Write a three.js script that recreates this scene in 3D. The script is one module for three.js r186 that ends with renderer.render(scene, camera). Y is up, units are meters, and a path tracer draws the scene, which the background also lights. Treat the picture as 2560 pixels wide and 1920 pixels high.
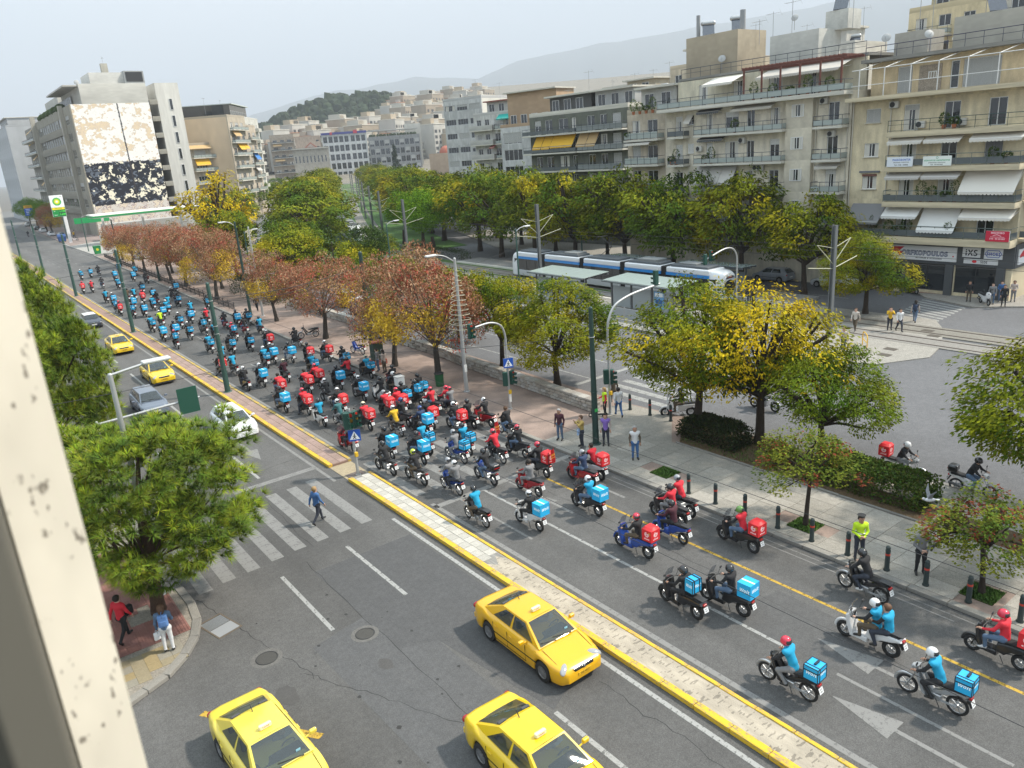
import * as THREE from 'three';
import { mergeGeometries } from 'three/addons/utils/BufferGeometryUtils.js';
import { RoundedBoxGeometry } from 'three/addons/geometries/RoundedBoxGeometry.js';

// ---- camera (metres; x runs across the avenue, -z runs along it, away from the viewer) ----
const scene = new THREE.Scene();
const camera = new THREE.PerspectiveCamera(53.62, 4 / 3, 0.2, 20000);
camera.matrixAutoUpdate = true;
camera.position.set(0, 15.2, 0);
{
  const m = new THREE.Matrix4().makeBasis(new THREE.Vector3(0.79073417, -0.07077509, 0.60805456), new THREE.Vector3(0.23478958, 0.95239382, -0.19447332), new THREE.Vector3(-0.56534354, 0.29654157, 0.76970759));
  camera.quaternion.setFromRotationMatrix(m);
}
camera.focus = 40; camera.userData.fStop = 3.2;
const renderer = new THREE.WebGLRenderer({ antialias: true });
renderer.toneMapping = THREE.LinearToneMapping;
renderer.toneMappingExposure = 1.58;
renderer.shadowMap.enabled = true;

// ---- sky: thin high overcast, paler near the horizon ----
{
  const W = 512, Hh = 256, data = new Float32Array(W * Hh * 4);
  const hh = (i, j) => { let h = Math.imul(i, 374761393) + Math.imul(j, 668265263); h = Math.imul(h ^ (h >>> 13), 1274126177); return ((h ^ (h >>> 16)) >>> 0) / 4294967296; }, cn = (x, y) => { const i = Math.floor(x), j = Math.floor(y), u = x - i, v = y - j, a = u * u * (3 - 2 * u), b = v * v * (3 - 2 * v); return (hh(i, j) * (1 - a) + hh(i + 1, j) * a) * (1 - b) + (hh(i, j + 1) * (1 - a) + hh(i + 1, j + 1) * a) * b; }, cfbm = (x, y) => 0.5 * cn(x, y) + 0.28 * cn(x * 2.1 + 5, y * 2.1) + 0.14 * cn(x * 4.3, y * 4.3 + 3) + 0.08 * cn(x * 9, y * 9);
  for (let j = 0; j < Hh; j++) for (let i = 0; i < W; i++) {
    const el = ((j + 0.5) / Hh - 0.5) * Math.PI, az = ((i + 0.5) / W) * Math.PI * 2, s = Math.max(0, Math.sin(el));
    const cy = Math.cos(el) / (s + 0.22), cloud = Math.min(1, Math.max(0, 0.5 + 1.5 * (cfbm(Math.cos(az) * cy * 0.8 + 9, Math.sin(az) * cy * 0.8 + 4) - 0.5))), k = 0.92 + 1.25 * Math.pow(s, 0.85) + 0.12 * cloud * Math.min(1, s * 5);
    const grey = 0.25 + 0.75 * cloud, o = (j * W + i) * 4;
    const r = 0.86 * (0.55 + 0.075 * grey - 0.07 * Math.min(1, s * 2.2) * (1 - grey)), g = 0.86 * (0.625 + 0.035 * grey), b = 0.86 * (0.715 - 0.02 * grey);
    data[o] = r * k; data[o + 1] = g * k; data[o + 2] = b * k; data[o + 3] = 1;
  }
  const sky = new THREE.DataTexture(data, W, Hh, THREE.RGBAFormat, THREE.FloatType);
  sky.mapping = THREE.EquirectangularReflectionMapping; sky.magFilter = THREE.LinearFilter; sky.wrapS = THREE.RepeatWrapping; sky.needsUpdate = true;
  scene.background = sky; scene.environment = sky;
}
// ---- sun: veiled, from the right and behind, about 48 degrees up ----
const sun = new THREE.DirectionalLight(new THREE.Color(1.0, 0.92, 0.80), 4.3);
sun.position.set(66, 88, 40); sun.target.position.set(0, 0, 0);
sun.castShadow = true; sun.shadow.radius = 6; sun.shadow.mapSize.set(4096, 4096);
Object.assign(sun.shadow.camera, { left: -160, right: 160, top: 160, bottom: -160, near: 1, far: 500 });
sun.name = 'sun'; scene.add(sun, sun.target);
scene.fog = new THREE.FogExp2(new THREE.Color(0.80, 0.87, 0.96), 0.0002);

// ---- helpers ----
let seed = 7;
const rnd = () => { seed = (seed + 0x6d2b79f5) | 0; let t = Math.imul(seed ^ (seed >>> 15), 1 | seed); t = (t + Math.imul(t ^ (t >>> 7), 61 | t)) ^ t; return ((t ^ (t >>> 14)) >>> 0) / 4294967296; };
const rr = (a, b) => a + (b - a) * rnd(), pick = (a) => a[Math.floor(rnd() * a.length)];
const V = (x, y, z) => new THREE.Vector3(x, y, z);
const C = (r, g, b) => new THREE.Color().setRGB(r, g, b);
const hash2 = (i, j) => { let h = Math.imul(i, 374761393) + Math.imul(j, 668265263); h = Math.imul(h ^ (h >>> 13), 1274126177); return ((h ^ (h >>> 16)) >>> 0) / 4294967296; };
function vnoise(x, y) { const i = Math.floor(x), j = Math.floor(y), u = x - i, v = y - j, a = u * u * (3 - 2 * u), b = v * v * (3 - 2 * v); return (hash2(i, j) * (1 - a) + hash2(i + 1, j) * a) * (1 - b) + (hash2(i, j + 1) * (1 - a) + hash2(i + 1, j + 1) * a) * b; }
const fbm = (x, y, o = 4) => { let s = 0, a = 0.5, n = 0; for (let k = 0; k < o; k++) { s += a * vnoise(x, y); n += a; a *= 0.5; x = x * 2.03 + 17.1; y = y * 2.03 - 9.7; } return s / n; };
const names = new Map();
function numbered(name) { const n = names.get(name) ?? 0; names.set(name, n + 1); return n ? name + '_' + String(n).padStart(3, '0') : name; }
const labels = new Map();
function mark(o, label, category, group, kind) {
  if (label) o.userData.label = label;
  if (category) o.userData.category = category;
  if (group) o.userData.group = group;
  if (kind) o.userData.kind = kind;
  return o;
}
function thing(name, label, category, x = 0, y = 0, z = 0, turn = 0, group) {
  const o = new THREE.Group(); o.name = numbered(name); o.position.set(x, y, z); o.rotation.y = turn; scene.add(o);
  return mark(o, label, category, group);
}
function part(name, geo, mat, parent) { const m = new THREE.Mesh(geo, mat); m.name = name; m.castShadow = m.receiveShadow = true; parent.add(m); return m; }
function grp(name, parent, x = 0, y = 0, z = 0, turn = 0) { const g = new THREE.Group(); g.name = name; g.position.set(x, y, z); g.rotation.y = turn; parent.add(g); return g; }
function solo(name, geo, mat, label, category, group) { const m = part(numbered(name), geo, mat, scene); return mark(m, label, category, group); }
function setting(name, geo, mat) { const m = part(numbered(name), geo, mat, scene); m.userData.kind = 'structure'; return m; }
function settingGroup(name) { const g = new THREE.Group(); g.name = numbered(name); g.userData.kind = 'structure'; scene.add(g); return g; }
function dup(src, x, y, z, turn, label, group) { const c = src.clone(); c.name = numbered(src.name.replace(/_\d{3}$/, '')); c.position.set(x, y, z); c.rotation.set(0, turn ?? 0, 0); scene.add(c); c.userData = { ...src.userData }; if (label) c.userData.label = label; if (group) c.userData.group = group; return c; }
const paint = (r, g, b, rough = 0.7, metal = 0, extra = {}) => new THREE.MeshStandardMaterial({ color: C(r, g, b), roughness: rough, metalness: metal, ...extra });
const gloss = (r, g, b, rough = 0.35, extra = {}) => new THREE.MeshPhysicalMaterial({ color: C(r, g, b), roughness: rough, clearcoat: 0.6, clearcoatRoughness: 0.08, ...extra });
const memo = new Map(), once = (k, f) => { if (!memo.has(k)) memo.set(k, f()); return memo.get(k); };
// geometry shorthand: every piece is placed where it belongs, then joined
const T = (g, x = 0, y = 0, z = 0, rx = 0, ry = 0, rz = 0, s) => { const m = new THREE.Matrix4().compose(V(x, y, z), new THREE.Quaternion().setFromEuler(new THREE.Euler(rx, ry, rz)), s ? V(...[].concat(s).concat(s, s).slice(0, 3)) : V(1, 1, 1)); return g.applyMatrix4(m); };
const box = (w, h, d, x = 0, y = 0, z = 0, ry = 0) => T(new THREE.BoxGeometry(w, h, d), x, y, z, 0, ry, 0);
const rbox = (w, h, d, r, x = 0, y = 0, z = 0, ry = 0, seg = 2) => T(new RoundedBoxGeometry(w, h, d, seg, r), x, y, z, 0, ry, 0);
const cyl = (r1, r2, h, x = 0, y = 0, z = 0, n = 12) => T(new THREE.CylinderGeometry(r2, r1, h, n), x, y + h / 2, z);
function bar(a, b, r, r2 = r, n = 6) { const A = V(...a), B = V(...b), L = A.distanceTo(B), g = new THREE.CylinderGeometry(r2, r, L, n); g.translate(0, L / 2, 0); g.applyQuaternion(new THREE.Quaternion().setFromUnitVectors(V(0, 1, 0), B.clone().sub(A).normalize())); return g.translate(...a); }
const tube = (pts, r, seg = 24, n = 6) => new THREE.TubeGeometry(new THREE.CatmullRomCurve3(pts.map((p) => V(...p))), seg, r, n);
function join(list) {
  list = list.filter(Boolean).map((g) => { const q = g.index ? g.toNonIndexed() : g; for (const k of Object.keys(q.attributes)) if (!['position', 'normal', 'uv'].includes(k)) q.deleteAttribute(k); if (!q.attributes.uv) q.setAttribute('uv', new THREE.BufferAttribute(new Float32Array(q.attributes.position.count * 2), 2)); return q; });
  return mergeGeometries(list);
}
// flat polygon sheet at height y from [x, z] corners, uv in metres
function sheet(pts, y = 0) { const s = new THREE.Shape(pts.map(([x, z]) => new THREE.Vector2(x, -z))), g = new THREE.ShapeGeometry(s); g.rotateX(-Math.PI / 2); g.translate(0, y, 0); return g; }
function slab(pts, y0, y1, bevel = 0) { const s = new THREE.Shape(pts.map(([x, z]) => new THREE.Vector2(x, -z))), g = new THREE.ExtrudeGeometry(s, { depth: y1 - y0 - bevel, bevelEnabled: bevel > 0, bevelSize: bevel, bevelOffset: -bevel, bevelThickness: bevel, bevelSegments: 1 }); g.rotateX(-Math.PI / 2); g.translate(0, y0, 0); return g; }
function prism(pts, w, bevel = 0.02, seg = 2) { const g = new THREE.ExtrudeGeometry(new THREE.Shape(pts.map(([a, b]) => new THREE.Vector2(a, b))), { depth: w - 2 * bevel, bevelEnabled: bevel > 0, bevelSize: bevel, bevelOffset: -bevel, bevelThickness: bevel, bevelSegments: seg, curveSegments: 8 }); return g.translate(0, 0, -w / 2 + bevel); }

// ---- computed textures (grain, stains and print only) ----
function tex(n, f, srgb = true, rx = 1, ry = 1) {
  const d = new Uint8Array(n * n * 4);
  for (let j = 0; j < n; j++) for (let i = 0; i < n; i++) { const c = f(i / n, j / n, i, j), o = (j * n + i) * 4; for (let k = 0; k < 3; k++) d[o + k] = Math.max(0, Math.min(255, (Array.isArray(c) ? c[k] : c) * 255)); d[o + 3] = 255; }
  const t = new THREE.DataTexture(d, n, n); t.wrapS = t.wrapT = THREE.RepeatWrapping; t.magFilter = THREE.LinearFilter; t.repeat.set(rx, ry); if (srgb) t.colorSpace = THREE.SRGBColorSpace; t.needsUpdate = true; return t;
}
// tileable noise on a torus
const tn = (u, v, f, o = 3) => { let s = 0, a = 0.5, n = 0; for (let k = 0; k < o; k++) { const x = u * f, y = v * f, i = Math.floor(x), j = Math.floor(y), p = x - i, q = y - j, A = p * p * (3 - 2 * p), B = q * q * (3 - 2 * q), h = (m, l) => hash2(((m % f) + f) % f + k * 131, ((l % f) + f) % f + k * 57); s += a * ((h(i, j) * (1 - A) + h(i + 1, j) * A) * (1 - B) + (h(i, j + 1) * (1 - A) + h(i + 1, j + 1) * A) * B); n += a; a *= 0.5; f *= 2; } return s / n; };
const grit = tex(512, (u, v) => 0.82 + 0.30 * (tn(u, v, 96, 2) - 0.5) + 0.09 * (tn(u, v, 12, 3) - 0.5));
const gritBump = tex(512, (u, v) => tn(u, v, 128, 2), false);
const plasterT = tex(512, (u, v) => { const s = tn(u, v, 5, 5), st = tn(u, v * 0.25, 24, 3); const k = 0.9 + 0.16 * (s - 0.5) + 0.2 * (st - 0.5) + 0.05 * (tn(u, v, 128, 1) - 0.5); return [k, k * 0.995, k * 0.98]; });
const clone = (t, r, r2 = r) => { const c = t.clone(); c.repeat.set(r, r2); c.needsUpdate = true; return c; };
function rough(r, g, b, o = {}) { return new THREE.MeshStandardMaterial({ color: C(r, g, b), roughness: o.rough ?? 0.9, map: clone(o.tex ?? grit, o.s ?? 0.25), ...(o.bump ? { bumpMap: clone(gritBump, o.bs ?? 0.8), bumpScale: o.bump } : {}), ...(o.vc ? { vertexColors: true } : {}) }); }
function canvasTex(w, h, draw) { const c = document.createElement('canvas'); c.width = w; c.height = h; const x = c.getContext('2d'); draw(x, w, h); const t = new THREE.CanvasTexture(c); t.colorSpace = THREE.SRGBColorSpace; t.magFilter = THREE.LinearFilter; return t; }
const print = (w, h, draw, o = {}) => new THREE.MeshStandardMaterial({ map: canvasTex(w, h, draw), roughness: o.rough ?? 0.6, ...o.m });
const mats = {
  white: paint(0.72, 0.72, 0.70, 0.6), black: paint(0.015, 0.015, 0.016, 0.55), rubber: paint(0.018, 0.018, 0.018, 0.85), dark: paint(0.035, 0.036, 0.038, 0.6), steel: paint(0.5, 0.51, 0.52, 0.4, 0.8), grey: paint(0.28, 0.29, 0.30, 0.6),
  glass: new THREE.MeshPhysicalMaterial({ color: C(0.02, 0.024, 0.028), roughness: 0.06, metalness: 0, specularIntensity: 1, clearcoat: 1, clearcoatRoughness: 0.02 }),
  green: paint(0.018, 0.06, 0.045, 0.5), skin: paint(0.50, 0.29, 0.20, 0.6), hair: paint(0.035, 0.022, 0.015, 0.7),
};
// ================= ground, roads, pavements =================
const KX = (z) => z > -60 ? 23.55 + 0.3 * Math.max(0, (-z - 30) / 30) : 23.85 + (-60 - z) * 0.0235;   // kerb line of the avenue
function grid(x0, x1, z0, z1, nx, nz, y, tint) {
  const g = new THREE.PlaneGeometry(1, 1, nx, nz), p = g.attributes.position, uv = g.attributes.uv, col = new Float32Array(p.count * 3);
  for (let i = 0; i < p.count; i++) { const u = uv.getX(i), w = uv.getY(i), x = x0 + (x1 - x0) * u, z = z0 + (z1 - z0) * w, c = tint(x, z); p.setXYZ(i, x, y, z); uv.setXY(i, x, z); col.set(c.map ? c : [c, c, c], i * 3); }
  g.setAttribute('color', new THREE.BufferAttribute(col, 3)); g.computeVertexNormals(); return g;
}
const asphaltM = rough(0.175, 0.171, 0.165, { s: 0.55, bump: 0.006, bs: 1.6, vc: true, rough: 0.92 });
const wear = (x, z) => { const lane = [6.3, 9.3, 12.3, 16.4, 19.4, 22.2], d = Math.min(...lane.map((l) => Math.abs(Math.abs(x - l) - 0.75))); return 0.88 + 0.5 * (fbm(x * 0.5, z * 0.07, 4) - 0.5) + 0.34 * (fbm(x * 1.1 + 40, z * 0.5, 4) - 0.5) - 0.16 * Math.max(0, 1 - d / 0.45) * fbm(x * 0.3, z * 0.05 + 5, 2); };
const land = setting('ground', grid(-6000, 9000, 3000, -9000, 8, 8, -0.06, () => 1), rough(0.2, 0.19, 0.17, { s: 0.05, vc: true }));
const road = setting('road', grid(-30, 27, 14, -330, 114, 690, 0, (x, z) => { const k = wear(x, z); return [k, k, k]; }), asphaltM);
const road2 = setting('road', grid(27, 96, 14, -150, 100, 240, 0, (x, z) => { const k = 0.95 + 0.3 * (fbm(x * 0.15, z * 0.15, 4) - 0.5) + 0.15 * (fbm(x * 0.8, z * 0.8, 3) - 0.5); return [k, k * 1.005, k * 1.03]; }), rough(0.20, 0.20, 0.204, { s: 0.5, bump: 0.005, bs: 1.5, vc: true }));
setting('road', sheet([[-30, -330], [27, -330], [60, -560], [-60, -560]], 0), rough(0.22, 0.22, 0.215, { s: 0.3 }));
// painted markings: thin sheets with worn, gritty paint
const paintW = rough(0.36, 0.36, 0.345, { s: 1.4, tex: tex(256, (u, v) => { const k = tn(u, v, 40, 3), w = tn(u, v, 7, 3); return k * 0.6 + w * 0.55 > 0.43 ? 0.92 + 0.1 * (k - 0.5) : 0.62; }) });
const paintW2 = rough(0.225, 0.222, 0.213, { s: 1.1, tex: tex(256, (u, v) => { const k = tn(u, v, 40, 3), w = tn(u, v, 9, 3); return k * 0.6 + w * 0.6 > 0.46 ? 0.95 : 0.78; }) });
const paintY = rough(0.50, 0.32, 0.045, { s: 1.2, tex: tex(256, (u, v) => { const k = tn(u, v, 40, 3), w = tn(u, v, 9, 3); return k * 0.6 + w * 0.6 > 0.50 ? 0.95 : 0.6; }) });
let lift = 0;
const rectM = (name, x0, x1, z0, z1, m = paintW, p = road, y = 0.004) => part(name, sheet([[x0, z0], [x1, z0], [x1, z1], [x0, z1]], y), m, p);
for (const [x, a, b] of [[12.4, -34.6, -28.35], [11.35, -34.4, -28.3], [10.3, -34.4, -28.25], [9.27, -34.2, -28.2], [8.24, -34, -28.05], [7.2, -33.8, -27.9], [6.2, -33.6, -27.8], [5.25, -32, -27.6], [15.55, -34.5, -29], [16.6, -34.4, -29], [17.65, -34.4, -29], [18.7, -34.3, -29], [19.75, -34.3, -29], [20.8, -34.2, -29], [21.85, -34.2, -29], [22.85, -34.2, -29]]) rectM('zebra_stripe', x - 0.26, x + 0.26, a, b, paintW2);
rectM('stop_line', 15.3, 23.4, -27.55, -27.2, paintW2); rectM('stop_line', 9.0, 13.3, -36.15, -35.75, paintW2);
for (const [x, a, b] of [[7.83, -26.6, -21.95], [10.77, -27, -22.1], [10.87, -13.9, -9.2], [7.85, -13.6, -9], [10.6, -45.5, -36.8], [7.6, -45, -37], [10.6, -56, -51], [10.5, -66, -61], [10.5, -76, -71], [10.4, -86, -81], [10.4, -97, -92]]) rectM('lane_dash', x - 0.075, x + 0.075, a, b, paintW);
rectM('lane_line', 13.3, 13.46, -27.8, 3); rectM('lane_line', 13.2, 13.36, -33.5, -110, paintW2); rectM('lane_line', 15.3, 15.5, -27.8, 3, paintW2); rectM('lane_line', 15.25, 15.42, -36, -200, paintW2);
rectM('lane_line', 17.86, 17.99, -27.2, -11.3); rectM('lane_line', 20.74, 20.86, -26.1, 3, paintY);
for (const [x, a, b] of [[19.3, -27.1, -26.2], [19.35, -26.2, -22.6], [22.2, -26, -23.5], [16.6, -27.2, -22], [17.93, -9.6, -5]]) rectM('lane_dash', x - 0.06, x + 0.06, a, b, paintW2);
rectM('lane_line', 23.05, 23.1, -24, -8, paintW2); rectM('lane_line', 22.75, 22.8, -50, -8.5, paintW2);
for (let z = -58; z > -220; z -= 7.5) { rectM('lane_dash', 18.35, 18.47, z, z - 2.6, paintW2); if (z < -90) rectM('lane_dash', 21.5, 21.6, z - 2, z - 4.4, paintW2); }
const arrow = (x, z, s, m, dirz = 1) => part('lane_arrow', sheet([[x - 0.07, z], [x + 0.07, z], [x + 0.07, z + 1.6 * s * dirz], [x + 0.36 * s, z + 1.6 * s * dirz], [x, z + 3.1 * s * dirz], [x - 0.36 * s, z + 1.6 * s * dirz], [x - 0.07, z + 1.6 * s * dirz]].slice(dirz > 0 ? 0 : 0), 0.0045), m, road);
arrow(11.6, -43, 1.2, paintW2); arrow(19.0, -7, 1.25, paintW2, -1); arrow(17.0, -5.5, 1.2, paintW2, -1); arrow(21.9, -22, 1, paintW2, -1); arrow(19.3, -22.5, 0.9, paintW2, -1);
part('edge_line', sheet([[3.05, -20.8], [3.25, -20.9], [5.55, -17.6], [5.35, -17.5]], 0.004), paintY, road);
// bitumen repair patches, stains and covers
const patchD = rough(0.105, 0.104, 0.103, { s: 0.7, bump: 0.004 }), patchL = rough(0.19, 0.182, 0.17, { s: 0.6, bump: 0.004 });
part('repair_patch', sheet([[8.9, -26], [13.2, -26], [13.1, -15], [10.9, -14], [10.2, -19], [9, -19.5]], 0.0025), rough(0.115, 0.115, 0.116, { s: 0.6 }), road);
part('repair_patch', sheet([[17.95, -13.6], [20.4, -13.2], [20.3, -8.8], [18.1, -8.6]], 0.0025), rough(0.128, 0.126, 0.124, { s: 0.6 }), road);
part('repair_patch', sheet([[6.9, -21.5], [10.2, -22.2], [10.2, -10], [7.3, -9]], 0.0015), rough(0.132, 0.132, 0.133, { s: 0.6 }), road);
for (const [x, z, r, st] of [[5.35, -19.8, 0.42, 0.9], [4.4, -18.6, 0.2, 0.3], [6.2, -14.1, 0.22, 0.3], [8.3, -19.1, 0.28, 0.5]]) {
  const pts = []; for (let a = 0; a < 26; a++) { const q = r * (0.65 + 0.6 * fbm(x + Math.cos(a / 26 * 6.28) * 1.7, z + Math.sin(a / 26 * 6.28) * 1.7, 3)); pts.push([x + Math.cos(a / 26 * 6.283) * q * 0.8, z - Math.sin(a / 26 * 6.283) * q * 1.3]); }
  part('oil_stain', sheet(pts, 0.003), rough(0.11, 0.106, 0.102, { s: 1.5 }), road);
}
// cracks sealed with bitumen and small spots of dirt
{ const tar = rough(0.05, 0.049, 0.048, { s: 1 }), crack = (pts, w) => { const L = [], R = []; pts.forEach(([x, z], i) => { const [a, b] = pts[Math.max(0, i - 1)], [c, d] = pts[Math.min(pts.length - 1, i + 1)], l = Math.hypot(c - a, d - b), k = w * (0.5 + 0.8 * hash2(i, Math.round(x * 9))); L.push([x - (d - b) / l * k, z + (c - a) / l * k]); R.push([x + (d - b) / l * k, z - (c - a) / l * k]); }); part('crack', sheet([...L, ...R.reverse()], 0.0032), tar, road); };
  seed = 515; const lines = [[8.9, -8, 9.0, -27, 0.014], [9.7, -28, 10.1, -44, 0.01], [19.6, -8, 19.9, -25, 0.009], [4.9, -27.3, 6.4, -20, 0.014], [6.2, -20.5, 8.8, -15, 0.012], [5, -37, 13.3, -38, 0.014], [12.6, -14, 12.9, -6, 0.012], [16, -40, 17, -56, 0.015], [19.5, -45, 20, -66, 0.015]];
  for (const [x0, z0, x1, z1, w] of lines) { const n = 26, pts = []; for (let i = 0; i <= n; i++) { const t = i / n; pts.push([x0 + (x1 - x0) * t + rr(-0.07, 0.07) + 0.25 * (fbm(t * 6 + x0, z0, 2) - 0.5), z0 + (z1 - z0) * t]); } crack(pts, w); }
  for (let i = 0; i < 46; i++) { const x = rr(3.8, 10), z = rr(-24.5, -12), r = rr(0.02, 0.07), pts = []; for (let a = 0; a < 8; a++) pts.push([x + Math.cos(a * 0.785) * r * rr(0.6, 1.3), z - Math.sin(a * 0.785) * r * rr(0.6, 1.5)]); part('dirt_spot', sheet(pts, 0.0031), i % 3 ? tar : patchD, road); } }
function cover(x, z, r, square) {
  const g = thing('manhole_cover', square ?? 'round cast manhole cover in its concrete ring near the pavement corner', 'manhole', x, 0, z);
  part('collar', T(new THREE.RingGeometry(r * 1.02, r * 1.42, 28), 0, 0.006, 0, -Math.PI / 2), patchL, g);
  part('lid', cyl(r, r * 0.98, 0.012, 0, 0, 0, 28), rough(0.12, 0.115, 0.105, { s: 3, bump: 0.01, bs: 6 }), g);
  part('rim', T(new THREE.TorusGeometry(r * 0.92, 0.012, 5, 28), 0, 0.012, 0, Math.PI / 2), mats.dark, g);
}
cover(5.55, -22.05, 0.36); cover(8.55, -21.0, 0.33, 'worn round manhole cover with broken surround in the traffic lane');
{ // storm drain at the corner
  const g = thing('storm_drain', 'rusty rectangular storm drain grate beside the rounded kerb', 'drain', 4.95, 0.004, -25.0, 0.25);
  part('frame', join([box(0.9, 0.02, 0.06, 0, 0, 0.68), box(0.9, 0.02, 0.06, 0, 0, -0.68), box(0.06, 0.02, 1.3, 0.42, 0, 0), box(0.06, 0.02, 1.3, -0.42, 0, 0)]), rough(0.2, 0.16, 0.12, { s: 2 }), g);
  part('grate', join([...Array(11)].map((_, i) => box(0.78, 0.014, 0.03, 0, 0, -0.58 + i * 0.055))), mats.steel, g); part('lid', box(0.78, 0.014, 0.58, 0, 0, 0.33), mats.grey, g);
}
// ---- kerb stones and islands ----
const concrete = rough(0.36, 0.345, 0.315, { s: 0.6, bump: 0.005 }), concrete2 = rough(0.40, 0.385, 0.35, { s: 0.6, bump: 0.005 }), kerbM = [rough(0.33, 0.315, 0.285, { s: 0.8 }), rough(0.38, 0.36, 0.32, { s: 0.8 }), rough(0.29, 0.275, 0.25, { s: 0.8 })];
const yk = tex(256, (u, v) => { const k = tn(u, v, 30, 3), w = tn(u, v, 7, 3); return k * 0.5 + w * 0.75 > 0.50 ? [0.95, 0.78 + 0.05 * k, 0.24] : [0.66, 0.6, 0.48]; });
const kerbY = [rough(0.74, 0.66, 0.60, { tex: yk, s: 0.9 }), rough(0.70, 0.66, 0.60, { tex: yk, s: 0.63 })];
const kerbYold = [rough(0.55, 0.56, 0.55, { tex: tex(256, (u, v) => { const k = tn(u, v, 26, 3), w = tn(u, v, 5, 3); return k * 0.5 + w * 0.7 > 0.56 ? [0.92, 0.76, 0.34] : [0.72, 0.68, 0.58]; }), s: 0.8 })];
const kerbGeo = (w, h, L) => once(`k${w},${h},${L}`, () => rbox(w, h, L, 0.025, 0, h / 2, 0, 0, 1));
function kerbs(parent, f, z0, z1, L, w, h, pool) { const n = Math.round(Math.abs(z1 - z0) / L), d = (z1 - z0) / n, len = +(Math.abs(d) - 0.012).toFixed(3); for (let i = 0; i < n; i++) { const z = z0 + d * (i + 0.5), x = f(z), m = part('kerb_stone', kerbGeo(w, h, len), pick(pool), parent); m.position.set(x, 0, z); m.rotation.y = Math.atan2(f(z + 0.5) - f(z - 0.5), 1); m.position.y = rr(-0.008, 0.006); } }
const median = settingGroup('median_strip');
part('bed', box(0.86, 0.13, 36.2, 14.42, 0.065, -14.9), concrete, median); part('bed', box(0.86, 0.13, 195, 14.42, 0.065, -132.8), rough(0.38, 0.25, 0.20, { s: 0.7, bump: 0.004 }), median);
part('paving', sheet([[13.99, 3], [14.85, 3], [14.85, -21.3], [14.6, -21.8], [14.3, -21.2], [13.99, -21.6]], 0.134), rough(0.52, 0.455, 0.36, { s: 0.35, bump: 0.012, bs: 0.35, tex: tex(256, (u, v) => 0.86 + 0.2 * (tn(u, v * 0.2, 24, 3) - 0.5) - (tn(u * 0.35, v, 40, 2) > 0.72 ? 0.18 : 0)) }), median);
for (let i = 0; i < 24; i++) for (let j = 0; j < 2; j++) { const z = -22 - i * 0.455 - (j ? 0.2 : 0), s = part('paving_slab', once('mslab' + (i % 4) + j, () => rbox(0.40, 0.03, [0.43, 0.44, 0.435, 0.425][i % 4], 0.006, 0, 0, 0, 0, 1)), once('mslabM' + ((i * 7 + j * 3) % 5), () => rough(0.62 + 0.035 * ((i * 7 + j * 3) % 5), 0.59 + 0.033 * ((i * 7 + j * 3) % 5), 0.52 + 0.03 * ((i * 7 + j * 3) % 5), { s: 0.9, bump: 0.006 })), median); s.position.set(14.21 + j * 0.415, 0.132 + rr(-0.004, 0.004), z); s.rotation.y = rr(-0.012, 0.012); }
for (let i = 0; i < 70; i++) for (let j = 0; j < 2; j++) { const s = part('paving_brick', once('mbrick', () => rbox(0.40, 0.03, 0.48, 0.006, 0, 0, 0, 0, 1)), once('mbrM' + ((i * 5 + j * 3) % 4), () => rough(0.40 + 0.03 * ((i * 5 + j * 3) % 4), 0.285 + 0.02 * ((i * 5 + j * 3) % 4), 0.235 + 0.02 * ((i * 5 + j * 3) % 4), { s: 0.9, bump: 0.004 })), median); s.position.set(14.21 + j * 0.415, 0.13 + rr(-0.003, 0.003), -35.6 - i * 0.495); }
kerbs(median, () => 13.87, 3, -33, 1.2, 0.24, 0.17, kerbY); kerbs(median, () => 14.92, 3, -33, 1.2, 0.14, 0.17, kerbY);
kerbs(median, () => 13.87, -35.3, -110, 1.5, 0.24, 0.17, kerbY); kerbs(median, () => 14.96, -35.3, -110, 1.5, 0.2, 0.17, kerbYold);
kerbs(median, () => 13.87, -110, -230, 6, 0.24, 0.17, kerbYold); kerbs(median, () => 14.96, -110, -230, 6, 0.2, 0.17, kerbYold);
part('ramp', sheet([[13.8, -33], [15.0, -33], [15.0, -35.3], [13.8, -35.3]], 0.02), rough(0.5, 0.41, 0.27, { s: 0.6 }), median);
part('tactile_slab', box(0.9, 0.02, 0.5, 14.4, 0.03, -33.5), rough(0.22, 0.18, 0.16, { s: 2, bump: 0.01, bs: 6 }), median);
// main pavement between the avenue and the second street
const pave = settingGroup('pavement');
const side = (z) => z > -14 ? 32.0 : z > -27 ? 31.4 : 30.9;
part('bed', slab([[KX(5) + 0.1, 5], [32.1, 5], [32.0, -12], [31.3, -27], [30.9, -31], [31.2, -50], [31.6, -84], [38, -110], [50, -150], [60, -175], [40, -177], [KX(-175) + 0.1, -175], [KX(-140) + 0.1, -140], [KX(-110) + 0.1, -110], [KX(-80) + 0.1, -80], [KX(-50) + 0.1, -50], [KX(-30) + 0.1, -30]], -0.05, 0.115), rough(0.36, 0.27, 0.225, { s: 0.3, bump: 0.004, tex: tex(512, (u, v) => 0.86 + 0.22 * (tn(u, v, 5, 4) - 0.5) + 0.12 * (tn(u, v, 80, 2) - 0.5)) }), pave);
kerbs(pave, KX, 4, -178, 1.3, 0.28, 0.15, kerbM);
const slabM = [0, 1, 2, 3, 4].map((i) => rough(0.395 + 0.03 * i, 0.37 + 0.028 * i, 0.32 + 0.026 * i, { s: 0.5 + i * 0.07, bump: 0.005 }));
const pits = [[24.9, -22.3], [24.87, -15.0], [24.75, -8.5], [24.8, -1.2]];
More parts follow.
